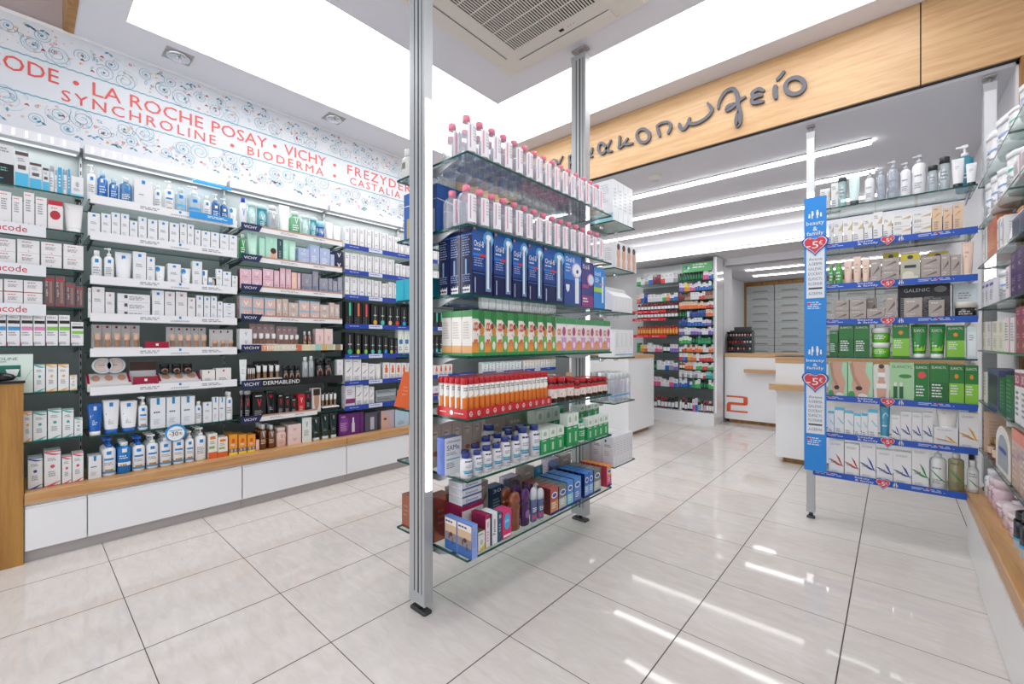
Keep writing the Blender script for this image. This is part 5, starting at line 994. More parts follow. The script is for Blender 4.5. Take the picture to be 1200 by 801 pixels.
put('photo', 'L', (hit(155, 400, 'x', -3.6)[1] + hit(181, 400, 'x', -3.6)[1]) / 2, -3.62, zz5, .13, .012, .165, 'show card with powder brush photo, second wall bay, sixth shelf')
for i, p in enumerate((193, 207, 220)): put('djar', 'L', hit(p, 400, 'x', -3.58)[1], -3.57, zz5 + .085, .05, .04, .06, 'dark jar with beige front, %s, second bay sixth shelf' % ORD[i])
lrow(1, 6, [('tbb', 97 + 6, 120.5, 473, D2), ('tbw', 120.8, 140.8, 469, D2), ('tbw', 141, 162, 470, D2), ('pwb', 162.5, 174, 465, D2), ('bxt', 176.3, 194.2, 466, D2), ('bxt', 195, 211.5, 465, D2), ('bxt', 212.2, 228.5, 464, D2), ('btw', 229, 237.5, 470), ('bx', 238.2, 248.5, 471), ('bxt', 249.2, 256.3, 465), ('bxt', 256.8, 264, 465), ('btw', 265, 273.5, 459, D2)])
lrow(1, 7, [('bxt', 99.5 + 4, 119, 534, D2), ('pwbb', 119.6, 137, 514, {'deep': 3}), ('gelb', 137.5, 154.8, 518, {'deep': 3}), ('pwbb', 155.3, 171.3, 512, {'deep': 3}), ('pwb', 171.8, 187, 509, {'deep': 3}), ('pwb', 187.4, 202.6, 507, {'deep': 3}), ('pwb', 203, 217.2, 505, {'deep': 3}), ('pwb', 217.6, 228.6, 505, {'deep': 3}), ('pw', 229.2, 243, 501, {'deep': 3}), ('orw', 244, 254.8, 508, D2), ('orw', 255.3, 267, 512, D2), ('ory', 268.3, 278.5, 509, {'deep': 3})])
lrow(2, 0, [('capb', 281.5, 290, 231), ('pale', 290.7, 301.5, 237), ('teal', 302, 314, 240), ('clr', 314.5, 327.5, 240), ('tv', 328, 340.7, 240), ('grn', 341, 353.8, 247), ('pale', 354.3, 363, 252), ('teal', 363.6, 372.2, 254), ('blub', 372.8, 382, 259), ('tv', 382.5, 391.3, 260), ('tv', 391.8, 400.5, 264)])
lrow(2, 1, [('dgrn', 281, 289.5, 274), ('tg', 290.5, 303, 272), ('bgrn', 304, 310.8, 279), ('bface', 311.2, 325, 278), ('bdk', 325.5, 331.3, 280), ('bgrn', 331.8, 338, 281), ('tg', 338.4, 347.8, 282), ('bvio', 350, 362.8, 291, {'st': 2}), ('bvio', 363.2, 374.3, 287), ('bvio', 374.8, 386.8, 291), ('bvio', 387.3, 392, 298), ('bnav', 392.5, 402, 294, {'st': 2})])
lrow(2, 2, [('bpk', 281, 294.6, 315, {'st': 2}), ('bpk', 295, 307, 315.5, {'st': 2}), ('bpk', 308, 320.5, 315, {'st': 2}), ('bpk', 321, 327.5, 317), ('bpk', 328, 334.5, 314), ('bpk', 335, 341, 315), ('bpko', 341.6, 348, 319), ('bpk', 348.4, 352.3, 320), ('bsil', 353.5, 365.7, 320.5), ('bsil', 366.3, 373, 318), ('bsil', 374.3, 384.5, 326), ('bsil', 385, 389.5, 326), ('bsil', 390, 395.5, 329), ('bsil', 396, 401, 325)])
lrow(2, 3, [('bbp', 281, 295.5, 346.5, {'st': 2}), ('bbp', 296, 309.3, 348, {'st': 2}), ('bbp', 310, 323, 349, {'st': 2}), ('bbe', 323.8, 330.5, 350), ('bbe', 331, 337.8, 350), ('bbe', 338.3, 349.7, 354.5, {'st': 2}), ('bbp', 350.2, 362.7, 352, {'st': 2}), ('bbp', 363.2, 374.7, 353, {'st': 2}), ('bbe', 375.2, 385.8, 357, {'st': 2}), ('bbe', 386.3, 392, 354.5), ('bbe', 392.4, 397.8, 356.5)])
lrow(2, 4, [('bwv', 280.8, 295.5, 385), ('dmauv', 296.5, 326.5, 379, {'d': .09}), ('dmauv', 328.3, 353.5, 382, {'d': .09}), ('spb', 355.3, 360.3, 388), ('spb', 360.8, 366, 388), ('bpl', 370, 379.5, 385), ('bpl', 380, 390, 385)])
lrow(2, 5, [('tv', 281, 290, 421), ('dblk', 291, 300.5, 427, {'d': .06}), ('dblk', 301, 331, 423, {'d': .09}), ('djar', 332, 338.5, 428), ('djar', 339, 345.5, 428), ('djar', 346, 352.5, 428), ('clr', 355, 362, 418), ('clr', 362.5, 368.7, 417), ('djar', 371, 380, 420), ('djar', 381, 390, 420), ('bwv', 395, 402, 421)])
lrow(2, 6, [('vblk', 281, 285.3, 457.5), ('vblk', 286, 295, 457.5, D2), ('bblk', 296, 311.8, 461, D2), ('tblk', 312.5, 324.5, 458, D2), ('bblk', 325.5, 333, 461), ('bblk', 333.5, 340.5, 463), ('bblk', 341, 348.5, 466.5), ('bred', 349.3, 357.5, 462, D2), ('tblk', 358, 365.5, 458), ('bphm', 366, 376, 454.5), ('dblk', 378, 397.5, 457, {'d': .09})])
lrow(2, 7, [('ory', 279.5, 289, 509, {'deep': 3}), ('ory', 289.8, 299.5, 509, D2), ('bpko', 300, 304, 515), ('spb', 304.7, 314, 497, {'deep': 3}), ('spb', 314.6, 323.4, 498, {'deep': 3}), ('tpk', 324.5, 336.5, 501, {'deep': 3}), ('bpl', 337.5, 353, 497, {'st': 2, 'deep': 2}), ('bws', 354, 365.3, 489, D2), ('tdk', 366.3, 376.5, 489), ('tdk', 377.3, 387, 485), ('tdk', 387.8, 396, 484), ('bpur', 397.3, 402.4 + 24, 484, {'d': .12})])
lrow(3, 0, [('fz', 405, 412.5, 265), ('fz', 413, 421.5, 266), ('fz', 422, 430, 267), ('fz', 430.5, 438.5, 269), ('fz', 439, 447.2, 271), ('fz', 447.7, 455, 273), ('fz', 455.5, 462, 276), ('fz', 462.5, 469, 278), ('fz', 469.5, 475.5, 284), ('fz', 476, 482, 286), ('fz', 482.6, 488, 287)])
lrow(3, 1, [('fz', 404.5, 412.7, 296), ('fz', 413, 421.5, 297), ('fz', 422, 430.5, 298.5), ('fz', 431, 438.7, 300), ('fz', 439.2, 447.2, 301), ('fz', 447.7, 455, 302.5), ('fz', 455.5, 462, 304), ('fz', 464, 471, 309), ('fz', 471.5, 478, 311), ('fz', 478.5, 485, 312)])
lrow(3, 2, [('fz', 404.5, 412.7, 324), ('fzb', 413, 421.5, 325), ('fzb', 422, 430, 326), ('fzb', 430.5, 438, 327.5), ('fzr', 438.5, 447, 329), ('fzr', 448, 454.7, 332), ('fzr', 455.5, 462, 330.5), ('fzr', 462.5, 468, 332), ('fz', 468.5, 475, 333), ('fz', 475.5, 482, 334)])
lrow(3, 3, [('kt', 405, 414, 353.5), ('kc', 415, 424, 354.5), ('kr', 424.7, 433, 355.5), ('ko', 435, 443.5, 356), ('ka', 444, 452, 357), ('kp', 453, 460.8, 358), ('kx', 461.3, 469, 358.5), ('kb', 469.6, 477, 360), ('kv', 477.6, 485, 361)])
lrow(3, 4, [('kg', 404.5, 414.5, 389), ('ky', 416, 423, 390), ('kl', 425, 432, 391), ('ka', 433, 440, 392), ('ka', 441, 447.8, 393), ('kb', 448.5, 455, 393), ('ky', 455.6, 461.5, 395), ('kv', 462, 466, 396), ('bgw', 466.5, 473, 382), ('bgw', 473.5, 480, 382), ('bgw', 480.5, 487, 383)])
lrow(3, 5, [('bpen', 404.5, 413.5, 420.5), ('bpen', 414, 423.3, 420.5), ('bpen', 424, 431.5, 425), ('bpen', 432, 439.5, 426), ('dtw', 440.5, 447.5, 426), ('bor', 449, 456.5, 424.5), ('bor', 457, 463.5, 425), ('bor', 464, 470, 425), ('bor', 470.5, 476.5, 425), ('bor', 477, 483, 425)])
lrow(3, 6, [('bmag', 405, 416, 451), ('bpen', 417, 425.5, 450), ('bpen', 426, 432.5, 451.5), ('bpen', 433, 438.5, 453), ('bslv', 440, 464, 456, {'st': 2}), ('bslv', 465, 485, 456, {'st': 2})])
lrow(3, 7, [('bgre', 427.5, 445.5, 482.5, {'d': .11}), ('blil', 446.5, 462, 480.5, {'d': .10}), ('blbl', 463, 479, 479, {'d': .1}), ('bpl', 480, 490, 478)])
for k, (des, tp) in enumerate((('fz', 293), ('fzb', 318), ('fzr', 341), ('kt', 366), ('ka', 392), ('bor', 427), ('bmag', 452), ('bws', 478))):
    lrow(4, k, [(des, 492, 530, tp, {'n': 7})])
# round percentage badge hanging from the seventh shelf, blue shelf talkers
o = empty('price_badge', (-3.492, hit(206, 500, 'x', -3.49)[1], .585), pi / 2, 'round blue and white 30 percent badge on the seventh shelf edge', 'badge')
m = MB(); m.lathe([(.056, -.002), (.056, .001)], 24, axis='y', col=hx('2f8fd0'), cap=True)
m.face([(.046 * cos(i * pi / 9), -.0025, .046 * sin(i * pi / 9) - .004) for i in range(18)], WH)
draw(m, [('r', .2, .62, .8, .66, hx('2f8fd0')), ('t', '30', .3, .32, .62, .58, BLK), ('t', '%', .66, .36, .8, .52, BLK), ('r', .2, .44, .28, .47, BLK)], lambda u, v: (-.056 + .112 * u, -.003, -.056 + .112 * v))
m.build('printed_disc', M['carton'], o)
o = empty('shelf_talker', (-3.49, hit(249, 400, 'x', -3.49)[1], ZS[1][0] - .005), pi / 2, 'bright blue promotional strip along the top shelf rail', 'sign')
m = MB(); m.box(-.13, -.006, 0, .12, -.003, .042, hx('2190d6')); draw(m, [LN(.4, .3, .95, .7, 2, WH)], lambda u, v: (-.13 + .25 * u, -.0065, .042 * v)); m.build('printed_strip', M['carton'], o)
o = empty('shelf_talker', (-3.49, hit(249, 400, 'x', -3.49)[1], 2.30), pi / 2, 'thin bright blue header strip above the blue pump bottles', 'sign'); o.location = (-3.735, hit(249, 217, 'x', -3.735)[1], hit(249, 217, 'x', -3.735)[2] - .01); hz_ = 2.3395 - o.location.z
m = MB(); m.box(-.12, -.003, 0, .12, 0, .02, hx('2a9be0')); m.build('printed_strip', M['carton'], o)
m = MB(); m.box(-.11, 0, .012, -.107, .004, hz_); m.box(.107, 0, .012, .11, .004, hz_); m.build('hanger', M['chrome'], o)
# white brand strips with red letters on leftmost bay
for k, zt in ((1, 1.806), (2, 1.592), (3, 1.378)):
    yb_ = hit(54, 400, 'x', -3.49)[1]
    o = empty('brand_strip', (-3.494, yb_ - .3, zt - .062), pi / 2, 'white strip with red letters on %s shelf of leftmost bay' % SN[k], 'sign')
    m = MB(); m.box(-.3, -.003, 0, .3, -.0005, .062, hx('dfe1e6')); draw(m, [('t', 'skincode', .62, .25, .885, .82, RED)], lambda u, v: (-.3 + .6 * u, -.0035, .062 * v)); m.build('printed_strip', M['carton'], o)

ZONE[0] = 'retail_carton'
# ================================================================= CENTRAL GLASS DISPLAY
GX0, GX1, GY0, GY1 = -1.808, -1.308, 1.208, 2.417
GZ = [1.956, 1.66, 1.372, 1.114, .853, .604, .28]
for k, z in enumerate(GZ):
    o = glass_shelf('L', GY0, GY1, GX1, .5, z, 'long glass shelf, %s from top, of the central display' % ORD[k], None, False, None, .010)
    for s_ in (-1, 1):
        m = MB(); h = (GY1 - GY0) / 2; x = s_ * (h - .018)
        v = []
        for xx in (x - .003, x + .003): v += [(xx, .07, -.0105), (xx, .43, -.0105), (xx, .36, -.022), (xx, .29, -.045), (xx, .2, -.045), (xx, .13, -.022)]
        m.mesh(v, [tuple(range(6))[::-1], tuple(range(6, 12))] + [(i, (i + 1) % 6, (i + 1) % 6 + 6, i + 6) for i in range(6)])
        e = -h - .026 if s_ < 0 else h + .004
        m.box(min(x, e), .235, -.042, max(x, e), .265, -.012); m.box(x - .014, .09, -.0115, x + .014, .12, -.0105); m.box(x - .014, .38, -.0115, x + .014, .41, -.0105)
        m.build('bracket', M['alu'], o)
GW = 'display shelf '
for k in (0, 1):
    z = GZ[k]; n = 15
    for i in range(n):
        for r in range(3 if k == 0 else 2):
            if i == 0 and r == 2: continue
            y = 1.258 + i * .0768 + (.0 if r == 0 else .006)
            put('mic', 'L', y, GX1 - .012 - r * .099, z + .0005, .0755, .095, .178, 'pink-capped clear bottle, %s from near post, %s row, %s display shelf' % (ORD[i], ('front', 'middle', 'back')[r], ('top', 'second')[k]), 'pink-capped bottles on the %s display shelf' % ('top', 'second')[k])
for i in range(3): put('bwav', 'L', 1.31 + i * .2 + (.02 if i else 0), -1.525, GZ[1] + .0005, .17, .25, .22, 'large blue carton with white wave, %s from near post, second display shelf' % ORD[i], 'large blue cartons on the second display shelf')
for i in range(4): put('bpkw', 'L', 1.90 + i * .12, -1.53, GZ[1] + .0005, .11, .12, .18, 'deep pink carton, %s of the rear row, second display shelf' % ORD[i], 'pink cartons on the second display shelf')
c = GX1 - .014
def grow(k, items, cc=c, w=None): row('L', cc, GZ[k], items, '%s display shelf%s' % (ORD[k], w or ''), 'products on the %s display shelf' % ORD[k])
D3 = {'deep': 3, 'd': .07}
grow(2, [('orb', 553, 577.5, 266, D3), ('orb', 578.5, 600, 274, D3), ('orb', 600.5, 618, 280.5, D3), ('orb', 618.5, 636, 286, D3), ('orb', 636.5, 660.5, 291, D3), ('orp', 661, 681, 298, D3), ('orv', 681.5, 695.3, 307, D3), ('orl', 695.8, 709, 314, D3)])
grow(3, [('tea', 553, 651, 366.5, {'n': 8, 'deep': 3, 'd': .062}), ('teap', 651.5, 715, 374, {'n': 6, 'deep': 2, 'd': .062})])
# effervescent tubes in red shelf-ready trays
zt = GZ[4]
for i in range(6):
    y0 = 1.213 + i * .0985
    o = empty('display_tray', (GX1 - .105, y0 + .049, zt), pi / 2, 'red cardboard tray of tablet tubes, %s from near post, fifth display shelf' % ORD[i], 'tray', 'red trays on the fifth display shelf')
    m = MB(); w_, d_, h_ = .0487, .095, .040; t = .0015
    m.box(-w_, -d_, 0, w_, d_, .002, hx('b01f2b')); m.box(-w_, -d_, .002, w_, -d_ + t, h_, hx('c3262f')); m.box(-w_, d_ - t, .002, w_, d_, h_, hx('c3262f')); m.box(-w_, -d_ + t, .002, -w_ + t, d_ - t, h_, hx('c3262f')); m.box(w_ - t, -d_ + t, .002, w_, d_ - t, h_, hx('c3262f'))
    mp = lambda u, v: (-w_ + 2 * w_ * u, -d_ - .0006, h_ * v)
    draw(m, [q for a in (.25, .72) for q in [('d', a, .5, .09, .27, WH), ('d', a, .5, .07, .2, hx('c3262f')), ('t', 'lan', a - .06, .38, a + .06, .62, WH)]], mp)
    m2 = lambda u, v: (-w_ - .0006, d_ - 2 * d_ * u, h_ * v)
    draw(m, [LN(.1, .35, .4, .55, 1, WH), ('d', .5, .5, .06, .27, WH), LN(.6, .35, .95, .55, 1, WH)], m2)
    m.build('printed_tray', M['carton'], o)
    for j in range(3):
        for r in range(5):
            put('eff', 'L', y0 + .0172 + j * .0322, GX1 - .028 - r * .036, zt + .0025, .031, .031, .165, 'red-capped tablet tube, column %s, row %s of the %s red tray' % (ORD[j], ORD[r], ORD[i]), 'red-capped tablet tubes in red trays')
grow(4, [('vit', 646.5, 656.8, 442, {'deep': 3}), ('vit', 657, 667, 442, {'deep': 3}), ('vit', 667.3, 675.3, 441, {'deep': 3}), ('vit', 675.8, 681.5, 445, {'deep': 3}), ('vit', 682, 690, 443, {'deep': 3}), ('vit', 690.4, 696.2, 442.5, {'deep': 3}), ('vit', 696.7, 702.4, 442, {'deep': 3}), ('vit', 703, 708, 441, {'deep': 3}), ('vit', 708.5, 713.5, 441, {'deep': 3})])
grow(5, [('same', 521, 541, 512, {'d': .05})], c - .105, ' behind bottles')
PBT = 'white pill bottles on the sixth display shelf'
for i, (p, t_, w_) in enumerate(((545.5, 531, .053), (557.5, 527, .045), (569, 522, .05), (580.5, 519, .05), (591, 511, .054), (602.5, 510, .05), (612.5, 500, .062), (625.5, 497, .06))):
    put('wb', 'L', hit(p, 400, 'x', c - .03)[1], c, GZ[5] + .0005, w_, w_, hit(p, t_, 'x', c - .03)[2] - GZ[5], 'white pill bottle with blue cap, %s in front row of sixth display shelf' % ORD[i], PBT)
for i, (p, t_, w_) in enumerate(((544.5, 527, .05), (557, 520, .055), (569.5, 511, .055), (583, 507, .055), (596, 503, .055), (609, 498, .058))):
    put('wb', 'L', hit(p, 400, 'x', c - .10)[1], c - .073, GZ[5] + .0005, w_, w_, hit(p, t_, 'x', c - .10)[2] - GZ[5], 'white pill bottle with blue cap, %s in second row of sixth display shelf' % ORD[i], PBT)
for i, (p, t_, w_) in enumerate(((573, 497, .075), (594.5, 499, .07), (611, 496, .065))):
    put('wb', 'L', hit(p, 400, 'x', c - .18)[1], c - .145, GZ[5] + .0005, w_, w_, hit(p, t_, 'x', c - .18)[2] - GZ[5], 'white pill bottle with blue cap, %s in rear row of sixth display shelf' % ORD[i], PBT)
grow(5, [('gb', 634, 661, 501, {'n': 3, 'deep': 2, 'd': .06}), ('gb', 664.5, 678, 484, {'n': 2}), ('gbt', 679.5, 688, 491), ('gb', 688.5, 713, 488, {'n': 4})])
grow(5, [('gb', 628, 656, 479, {'n': 3, 'st': 1, 'd': .06, 'z': .0}), ('gbt', 657, 668, 478), ('gb', 678, 702, 474, {'n': 3, 'st': 2, 'd': .06})], c - .135, ' rear row')
for i in range(5): put('bbei', 'L', 1.245 + i * .066, -1.56, GZ[5] + .0005, .062, .05, .2, 'tall beige flower carton, %s from near post, rear of sixth display shelf' % ORD[i], 'tall beige cartons on the sixth display shelf')
for i in range(3): put('bmir', 'L', 1.66 + i * .17, -1.58, GZ[5] + .0005, .15, .08, .17, 'wide greige carton, %s at the rear of sixth display shelf' % ORD[i], 'wide greige cartons on the sixth display shelf')
# bottom shelf
z7 = GZ[6]; yv = GY0 + .012
xa = [hit(p, 400, 'y', yv)[0] for p in (521, 535.5, 553.5)]
for i in range(2): put('duk', 'R', (xa[i] + xa[i + 1]) / 2, yv, z7 + .0005, xa[i + 1] - xa[i] - .002, .03, hit(545, 613, 'y', yv)[2] - z7, 'blue carton with dusk beach photo, %s one at the near end of bottom display shelf' % ('left', 'right')[i])
grow(6, [('wye', 560, 568.5, 622, {'d': .12}), ('crim', 566 + 3, 574.5, 603, {'d': .09}), ('perm', 575.5, 583, 600, {'d': .07}), ('blu2', 583.5, 588.3, 600, {'d': .07})])
for i in range(3): put('dent', 'L', 1.35, -1.43, z7 + .166 + i * .034, .12, .09, .032, 'flat white denture-cream carton, %s of a pile of three, bottom display shelf' % ('lowest', 'middle', 'top')[i])
put('crim', 'L', 1.35, -1.425, z7 + .0005, .13, .11, .164, 'wide crimson carton under the pile of denture-cream cartons, bottom display shelf')
grow(6, [('pinkd', 588.8, 599.5, 597, {'d': .06})])
grow(6, [('lubo', 600.5, 613, 577), ('lubp', 613.3, 623.5, 573), ('lubs', 624, 631.3, 571), ('lubs', 632, 639.5, 572)], c - .012, ' front')
grow(6, [('lubo', 591, 602, 571), ('lubp', 603, 613, 568), ('lubp', 616, 625, 566), ('lubs', 627, 634, 566)], c - .085, ' rear')
grow(6, [('cr', 645, 654.3, 571, {'deep': 5, 'd': .035}), ('cg', 655, 664, 568, {'deep': 5, 'd': .035}), ('cb', 664.5, 672, 563, {'deep': 5, 'd': .035}), ('cb2', 672.6, 681, 559, {'deep': 5, 'd': .035}), ('cn', 685, 695.3, 553, {'n': 2, 'deep': 5, 'd': .035}), ('cg', 696, 704, 549, {'deep': 5, 'd': .035}), ('co', 711, 716.5, 545, {'deep': 5, 'd': .035})])
for i, (y, des, w_, h_, n_) in enumerate(((1.26, 'cop', .09, .2, 1), (1.36, 'gry', .07, .21, 1), (1.44, 'gry', .07, .21, 1), (1.52, 'gry', .07, .2, 1), (1.62, 'blu2', .1, .15, 1), (1.75, 'bsil', .1, .17, 1), (1.88, 'gry', .09, .19, 1), (2.0, 'dtb', .09, .17, 1), (2.12, 'bsil', .1, .19, 1), (2.25, 'gry', .1, .19, 1))):
    put(des, 'L', y, -1.53, z7 + .0005, w_, .06, h_, '%s, %s of the rear row, bottom display shelf' % (DS[des]['look'], ORD[i]))
# things on the far (left) side of the display, seen past the near post
def gback(des, px0, px1, k, pyt, d, lab, x0=-1.80, name=None):
    a = hit(px0, 400, 'y', 1.225)[0]; b = hit(px1, 400, 'y', 1.225)[0]; z = GZ[k]
    put(des, 'R', (a + b) / 2, 1.225, z + .0005, b - a, d, hit(px0, pyt, 'y', 1.225)[2] - z, lab, None, name)
gback('wround', 467, 479, 0, 177, .06, 'ivory round bottle on the left end of the top display shelf')
put('wround', 'R', -1.70, 1.25, GZ[0] + .0005, .065, .06, .13, 'second ivory round bottle, half hidden by the near display post')
gback('cyan', 464, 496, 2, 329, .1, 'rounded cyan foam block on the left end of the third display shelf')
gback('obag', 461.5, 484, 4, 436, .1, 'orange and white gift bag on the left end of the fifth display shelf')
gback('tbe', 475, 483, 5, 487, .05, 'pale pink tube on the left end of the sixth display shelf')
gback('cop', 471, 482, 6, 578, .06, 'copper gift carton on the left end of the bottom display shelf')
gback('cop', 497, 503.5, 6, 583, .06, 'copper gift carton just right of the near display post, bottom shelf')
# clip-on end shelves beyond the far post
EZ = [1.95, 1.65, 1.367, 1.073, .781, .375]
for k, z in enumerate(EZ):
    o = empty('end_shelf', (-1.333, 2.645, z), pi / 2, 'short glass shelf, %s from top, beyond the far display post' % ORD[k], 'shelf')
    m = MB(); m.box(-.145, 0, -.008, .145, .46, 0, mi=[0, 0, 1, 1, 1, 1]); m.build('glass_pane', [M['pane'], M['edge']], o)
    m = MB(); m.box(-.1665, .2, -.024, .12, .226, -.0085); m.build('support_arm', M['alu'], o)
    for q in (-.1, .1): m = MB(); m.lathe([(.012, -.03), (.016, -.02), (.016, -.0085)], 12, cx=q, cy=.12); m.build('glass_clamp', M['chrome'], o)
ex = -1.345
for r in range(4): put('wht', 'R', ex - .12, 2.508 + r * .07, EZ[0] + .0005, .235, .066, .268, 'tall white pack with aqua foot, %s from front, top end shelf' % ORD[r], 'tall white packs on the top end shelf')
row('L', ex, EZ[1], [('wface', 721.5, 745.5, 286.5, {'n': 4, 'd': .1})], 'second end shelf', 'woman-photo cartons')
for r in range(6): put('pouch', 'R', ex - .075, 2.508 + r * .045, EZ[2] + .0005, .15, .043, .165, 'plain white refill pack, %s from front, third end shelf' % ORD[r], 'white refill packs on the third end shelf')
row('L', ex, EZ[3], [('wln', 720.5, 742, 386, {'n': 4, 'd': .12})], 'fourth end shelf', 'blue-lined white packs')
for i in range(5):
    for r in range(3): put('clrv', 'L', 2.53 + i * .055, ex - .005 - r * .07, EZ[4] + .0005, .044, .044, .19, 'clear blue-ringed bottle, %s along, %s row, fifth end shelf' % (ORD[i], ORD[r]), 'clear bottles on the fifth end shelf')
for i in range(3):
    for r in range(6): put('wdot', 'R', ex - .04 - i * .081, 2.508 + r * .046, EZ[5] + .0005, .078, .044, .185, 'tall white carton with blue dot, %s across, %s back, lowest end shelf' % (ORD[i], ORD[r]), 'blue-dot cartons on the lowest end shelf')
ZONE[0] = 'body_care_carton'
# ================================================================= BLUE-BANNER UNIT
UY = 3.352; UX0, UX1 = -.388, .335
FAM = [('d', .38, .78, .045, .09, WH), ('r', .33, .4, .43, .68, WH), ('d', .6, .82, .045, .09, WH), ('r', .55, .4, .66, .72, WH), ('d', .24, .55, .035, .07, WH), ('r', .2, .22, .28, .47, WH), ('d', .76, .55, .035, .07, WH), ('r', .72, .22, .8, .47, WH), ('r', .34, .12, .39, .4, WH), ('r', .57, .12, .63, .4, WH)]
def heart(mb, cx, y, cz, s, t=.004):
    def H(k): return [(cx + k * s * .062 * 16 * sin(a) ** 3 / 1.0, y, cz + k * s * .062 * (13 * cos(a) - 5 * cos(2 * a) - 2 * cos(3 * a) - cos(4 * a))) for a in (2 * pi * i / 24 for i in range(24))]
    for k, yy, col in ((1.0, 0, hx('27489f')), (.88, -.0006, hx('c9d3ea')), (.80, -.0012, hx('cf3440'))):
        p = [(a, y + yy, c_) for a, _, c_ in H(k)]; mb.face(p, col)
    p = H(1.0); q = [(a, y + t, c_) for a, _, c_ in p]
    for i in range(24): mb.face([p[i], p[(i + 1) % 24], q[(i + 1) % 24], q[i]], hx('27489f'))
    mb.face(q[::-1], hx('27489f'))
    draw(mb, [('t', '-5', .2, .32, .62, .62, WH), ('t', '€', .64, .45, .78, .64, WH), LN(.28, .7, .72, .76, 1, hx('e8b0b4'))], lambda u, v: (cx + (u - .5) * s * 2, y - .0018, cz + (v - .5) * s * 2))
def rail_bf(o, h, hp=.56):
    m = MB(); zt, zb = .018, -.018
    m.box(-h, -.006, zb, h, -.002, zt, hx('1f52b4'))
    draw(m, [LN(.02, .3, .25, .75, 2, hx('c3d0ee')), ('r', .115, .6, .13, .8, hx('d8343c')), ('t', 'beauty', .31, .52, .41, .92, WH), ('t', '& family', .31, .1, .44, .5, WH), LN(.68, .3, .93, .75, 2, hx('c3d0ee')), ('r', .78, .6, .795, .8, hx('d8343c'))], lambda u, v: (-h + 2 * h * u, -.0065, zb + (zt - zb) * v))
    draw(m, FAM, lambda u, v: (-h + 2 * h * (.555 + .05 * u), -.0065, zb + (zt - zb) * v))
    m.build('promo_rail', M['carton'], o)
    m = MB(); heart(m, -h + 2 * h * .5, -.0105, 0, .036); m.build('heart_badge', M['carton'], o)
UZ = [2.012, 1.768, 1.516, 1.296, 1.082, .824, .592, .345]
for k, z in enumerate(UZ):
    rl = None if k in (0, 4) else rail_bf
    glass_shelf('R', UX0 + .002, UX1 if k < 7 else .294, UY, .3, z, 'glass shelf, %s from top, behind the blue vertical sign' % ORD[k], rl)
# upright support plates tying shelves to the two posts
def urow(k, items, c=None, wh=''): row('R', UY + .008 if c is None else c, UZ[k], items, 'blue-sign display, %s shelf%s' % (ORD[k], wh), 'products on the %s shelf of blue-sign display' % ORD[k])
urow(0, [('gold', 969, 971.5, 222), ('bdg', 981.5, 992, 207, {'z': 0}), ('tpd', 994, 1008, 205), ('psil', 1013, 1025.5, 200), ('pclr', 1027, 1038.5, 195), ('pclr', 1039.5, 1054, 187), ('psil', 1055, 1068, 189), ('psil', 1069, 1086, 180), ('bdc', 1087.5, 1099.5, 193), ('bdc', 1100.5, 1114, 183), ('tbk', 1115, 1131, 185), ('tbk', 1132, 1146, 190)])
urow(0, [('gold', 961, 973, 221), ('gold', 974, 985, 214), ('taq', 1120, 1143, 168)], UY + .12, ' back')
urow(1, [('gold', 971, 977, 261), ('gold', 977.5, 987.5, 259), ('gold', 988, 999, 258), ('gold', 999.5, 1012, 257), ('gold', 1012.5, 1022.5, 255), ('gold', 1023, 1034.5, 248), ('gold', 1035, 1045.5, 254), ('gold', 1046, 1068, 251, {'st': 2}), ('gold', 1069, 1091.5, 248, {'st': 2}), ('peach', 1092, 1104.5, 241), ('peach', 1105, 1116, 243), ('peach', 1116.5, 1129, 238)])
urow(1, [('blf', 1000, 1066, 263), ('blf', 1068, 1126, 254)], UY + .14, ' back')
urow(2, [('yel', 1034, 1054, 296), ('yel', 1086, 1112, 295)], UY + .10, ' back')
urow(2, [('grs', 971, 977, 308), ('grs', 978, 987.5, 307), ('tbe', 988.5, 999, 305), ('tbe', 999.5, 1009.5, 300), ('tbe', 1010, 1019.5, 302), ('gry', 1020, 1032.5, 304), ('gry', 1033, 1054, 302, {'st': 2}), ('yel', 1055, 1078.5, 297), ('gry', 1079, 1102, 300, {'st': 2}), ('gry', 1102.5, 1113.5, 297), ('gry', 1114, 1126.5, 298), ('tbe', 1127, 1141.5, 283)])
urow(3, [('gry', 977.5, 995, 351, {'st': 2}), ('gry', 995.5, 1015.5, 350, {'st': 2}), ('gry', 1016, 1037, 361), ('gry', 1038, 1051, 345)])
urow(3, [('gry', 1015, 1028, 349, {}), ('gal', 1052, 1114, 333, {'d': .08}), ('wblu', 1117, 1147, 332)], UY + .09, ' back')
urow(3, [('gry', 1059, 1081, 349), ('gry', 1088, 1107, 351), ('jbk', 1119, 1147, 353)])
urow(4, [('el', 972, 982, 387), ('el', 983, 1000.5, 380), ('el', 1001, 1019, 380), ('elj', 1020.5, 1044, 384, {'st': 2}), ('el2', 1045.5, 1066, 378), ('elt', 1067.5, 1087.5, 380), ('elt', 1088.5, 1108.5, 380), ('el2', 1109, 1131, 381), ('wblu', 1133, 1145, 383)])
urow(5, [('body', 970.5, 993, 424), ('body', 993.5, 1023, 424), ('bodb', 1024, 1042, 427), ('elp', 1042.5, 1071, 424.5), ('elr', 1071.5, 1089, 426), ('el', 1089.5, 1111.5, 426), ('el2', 1112, 1130, 427), ('el2', 1130.5, 1147, 428)])
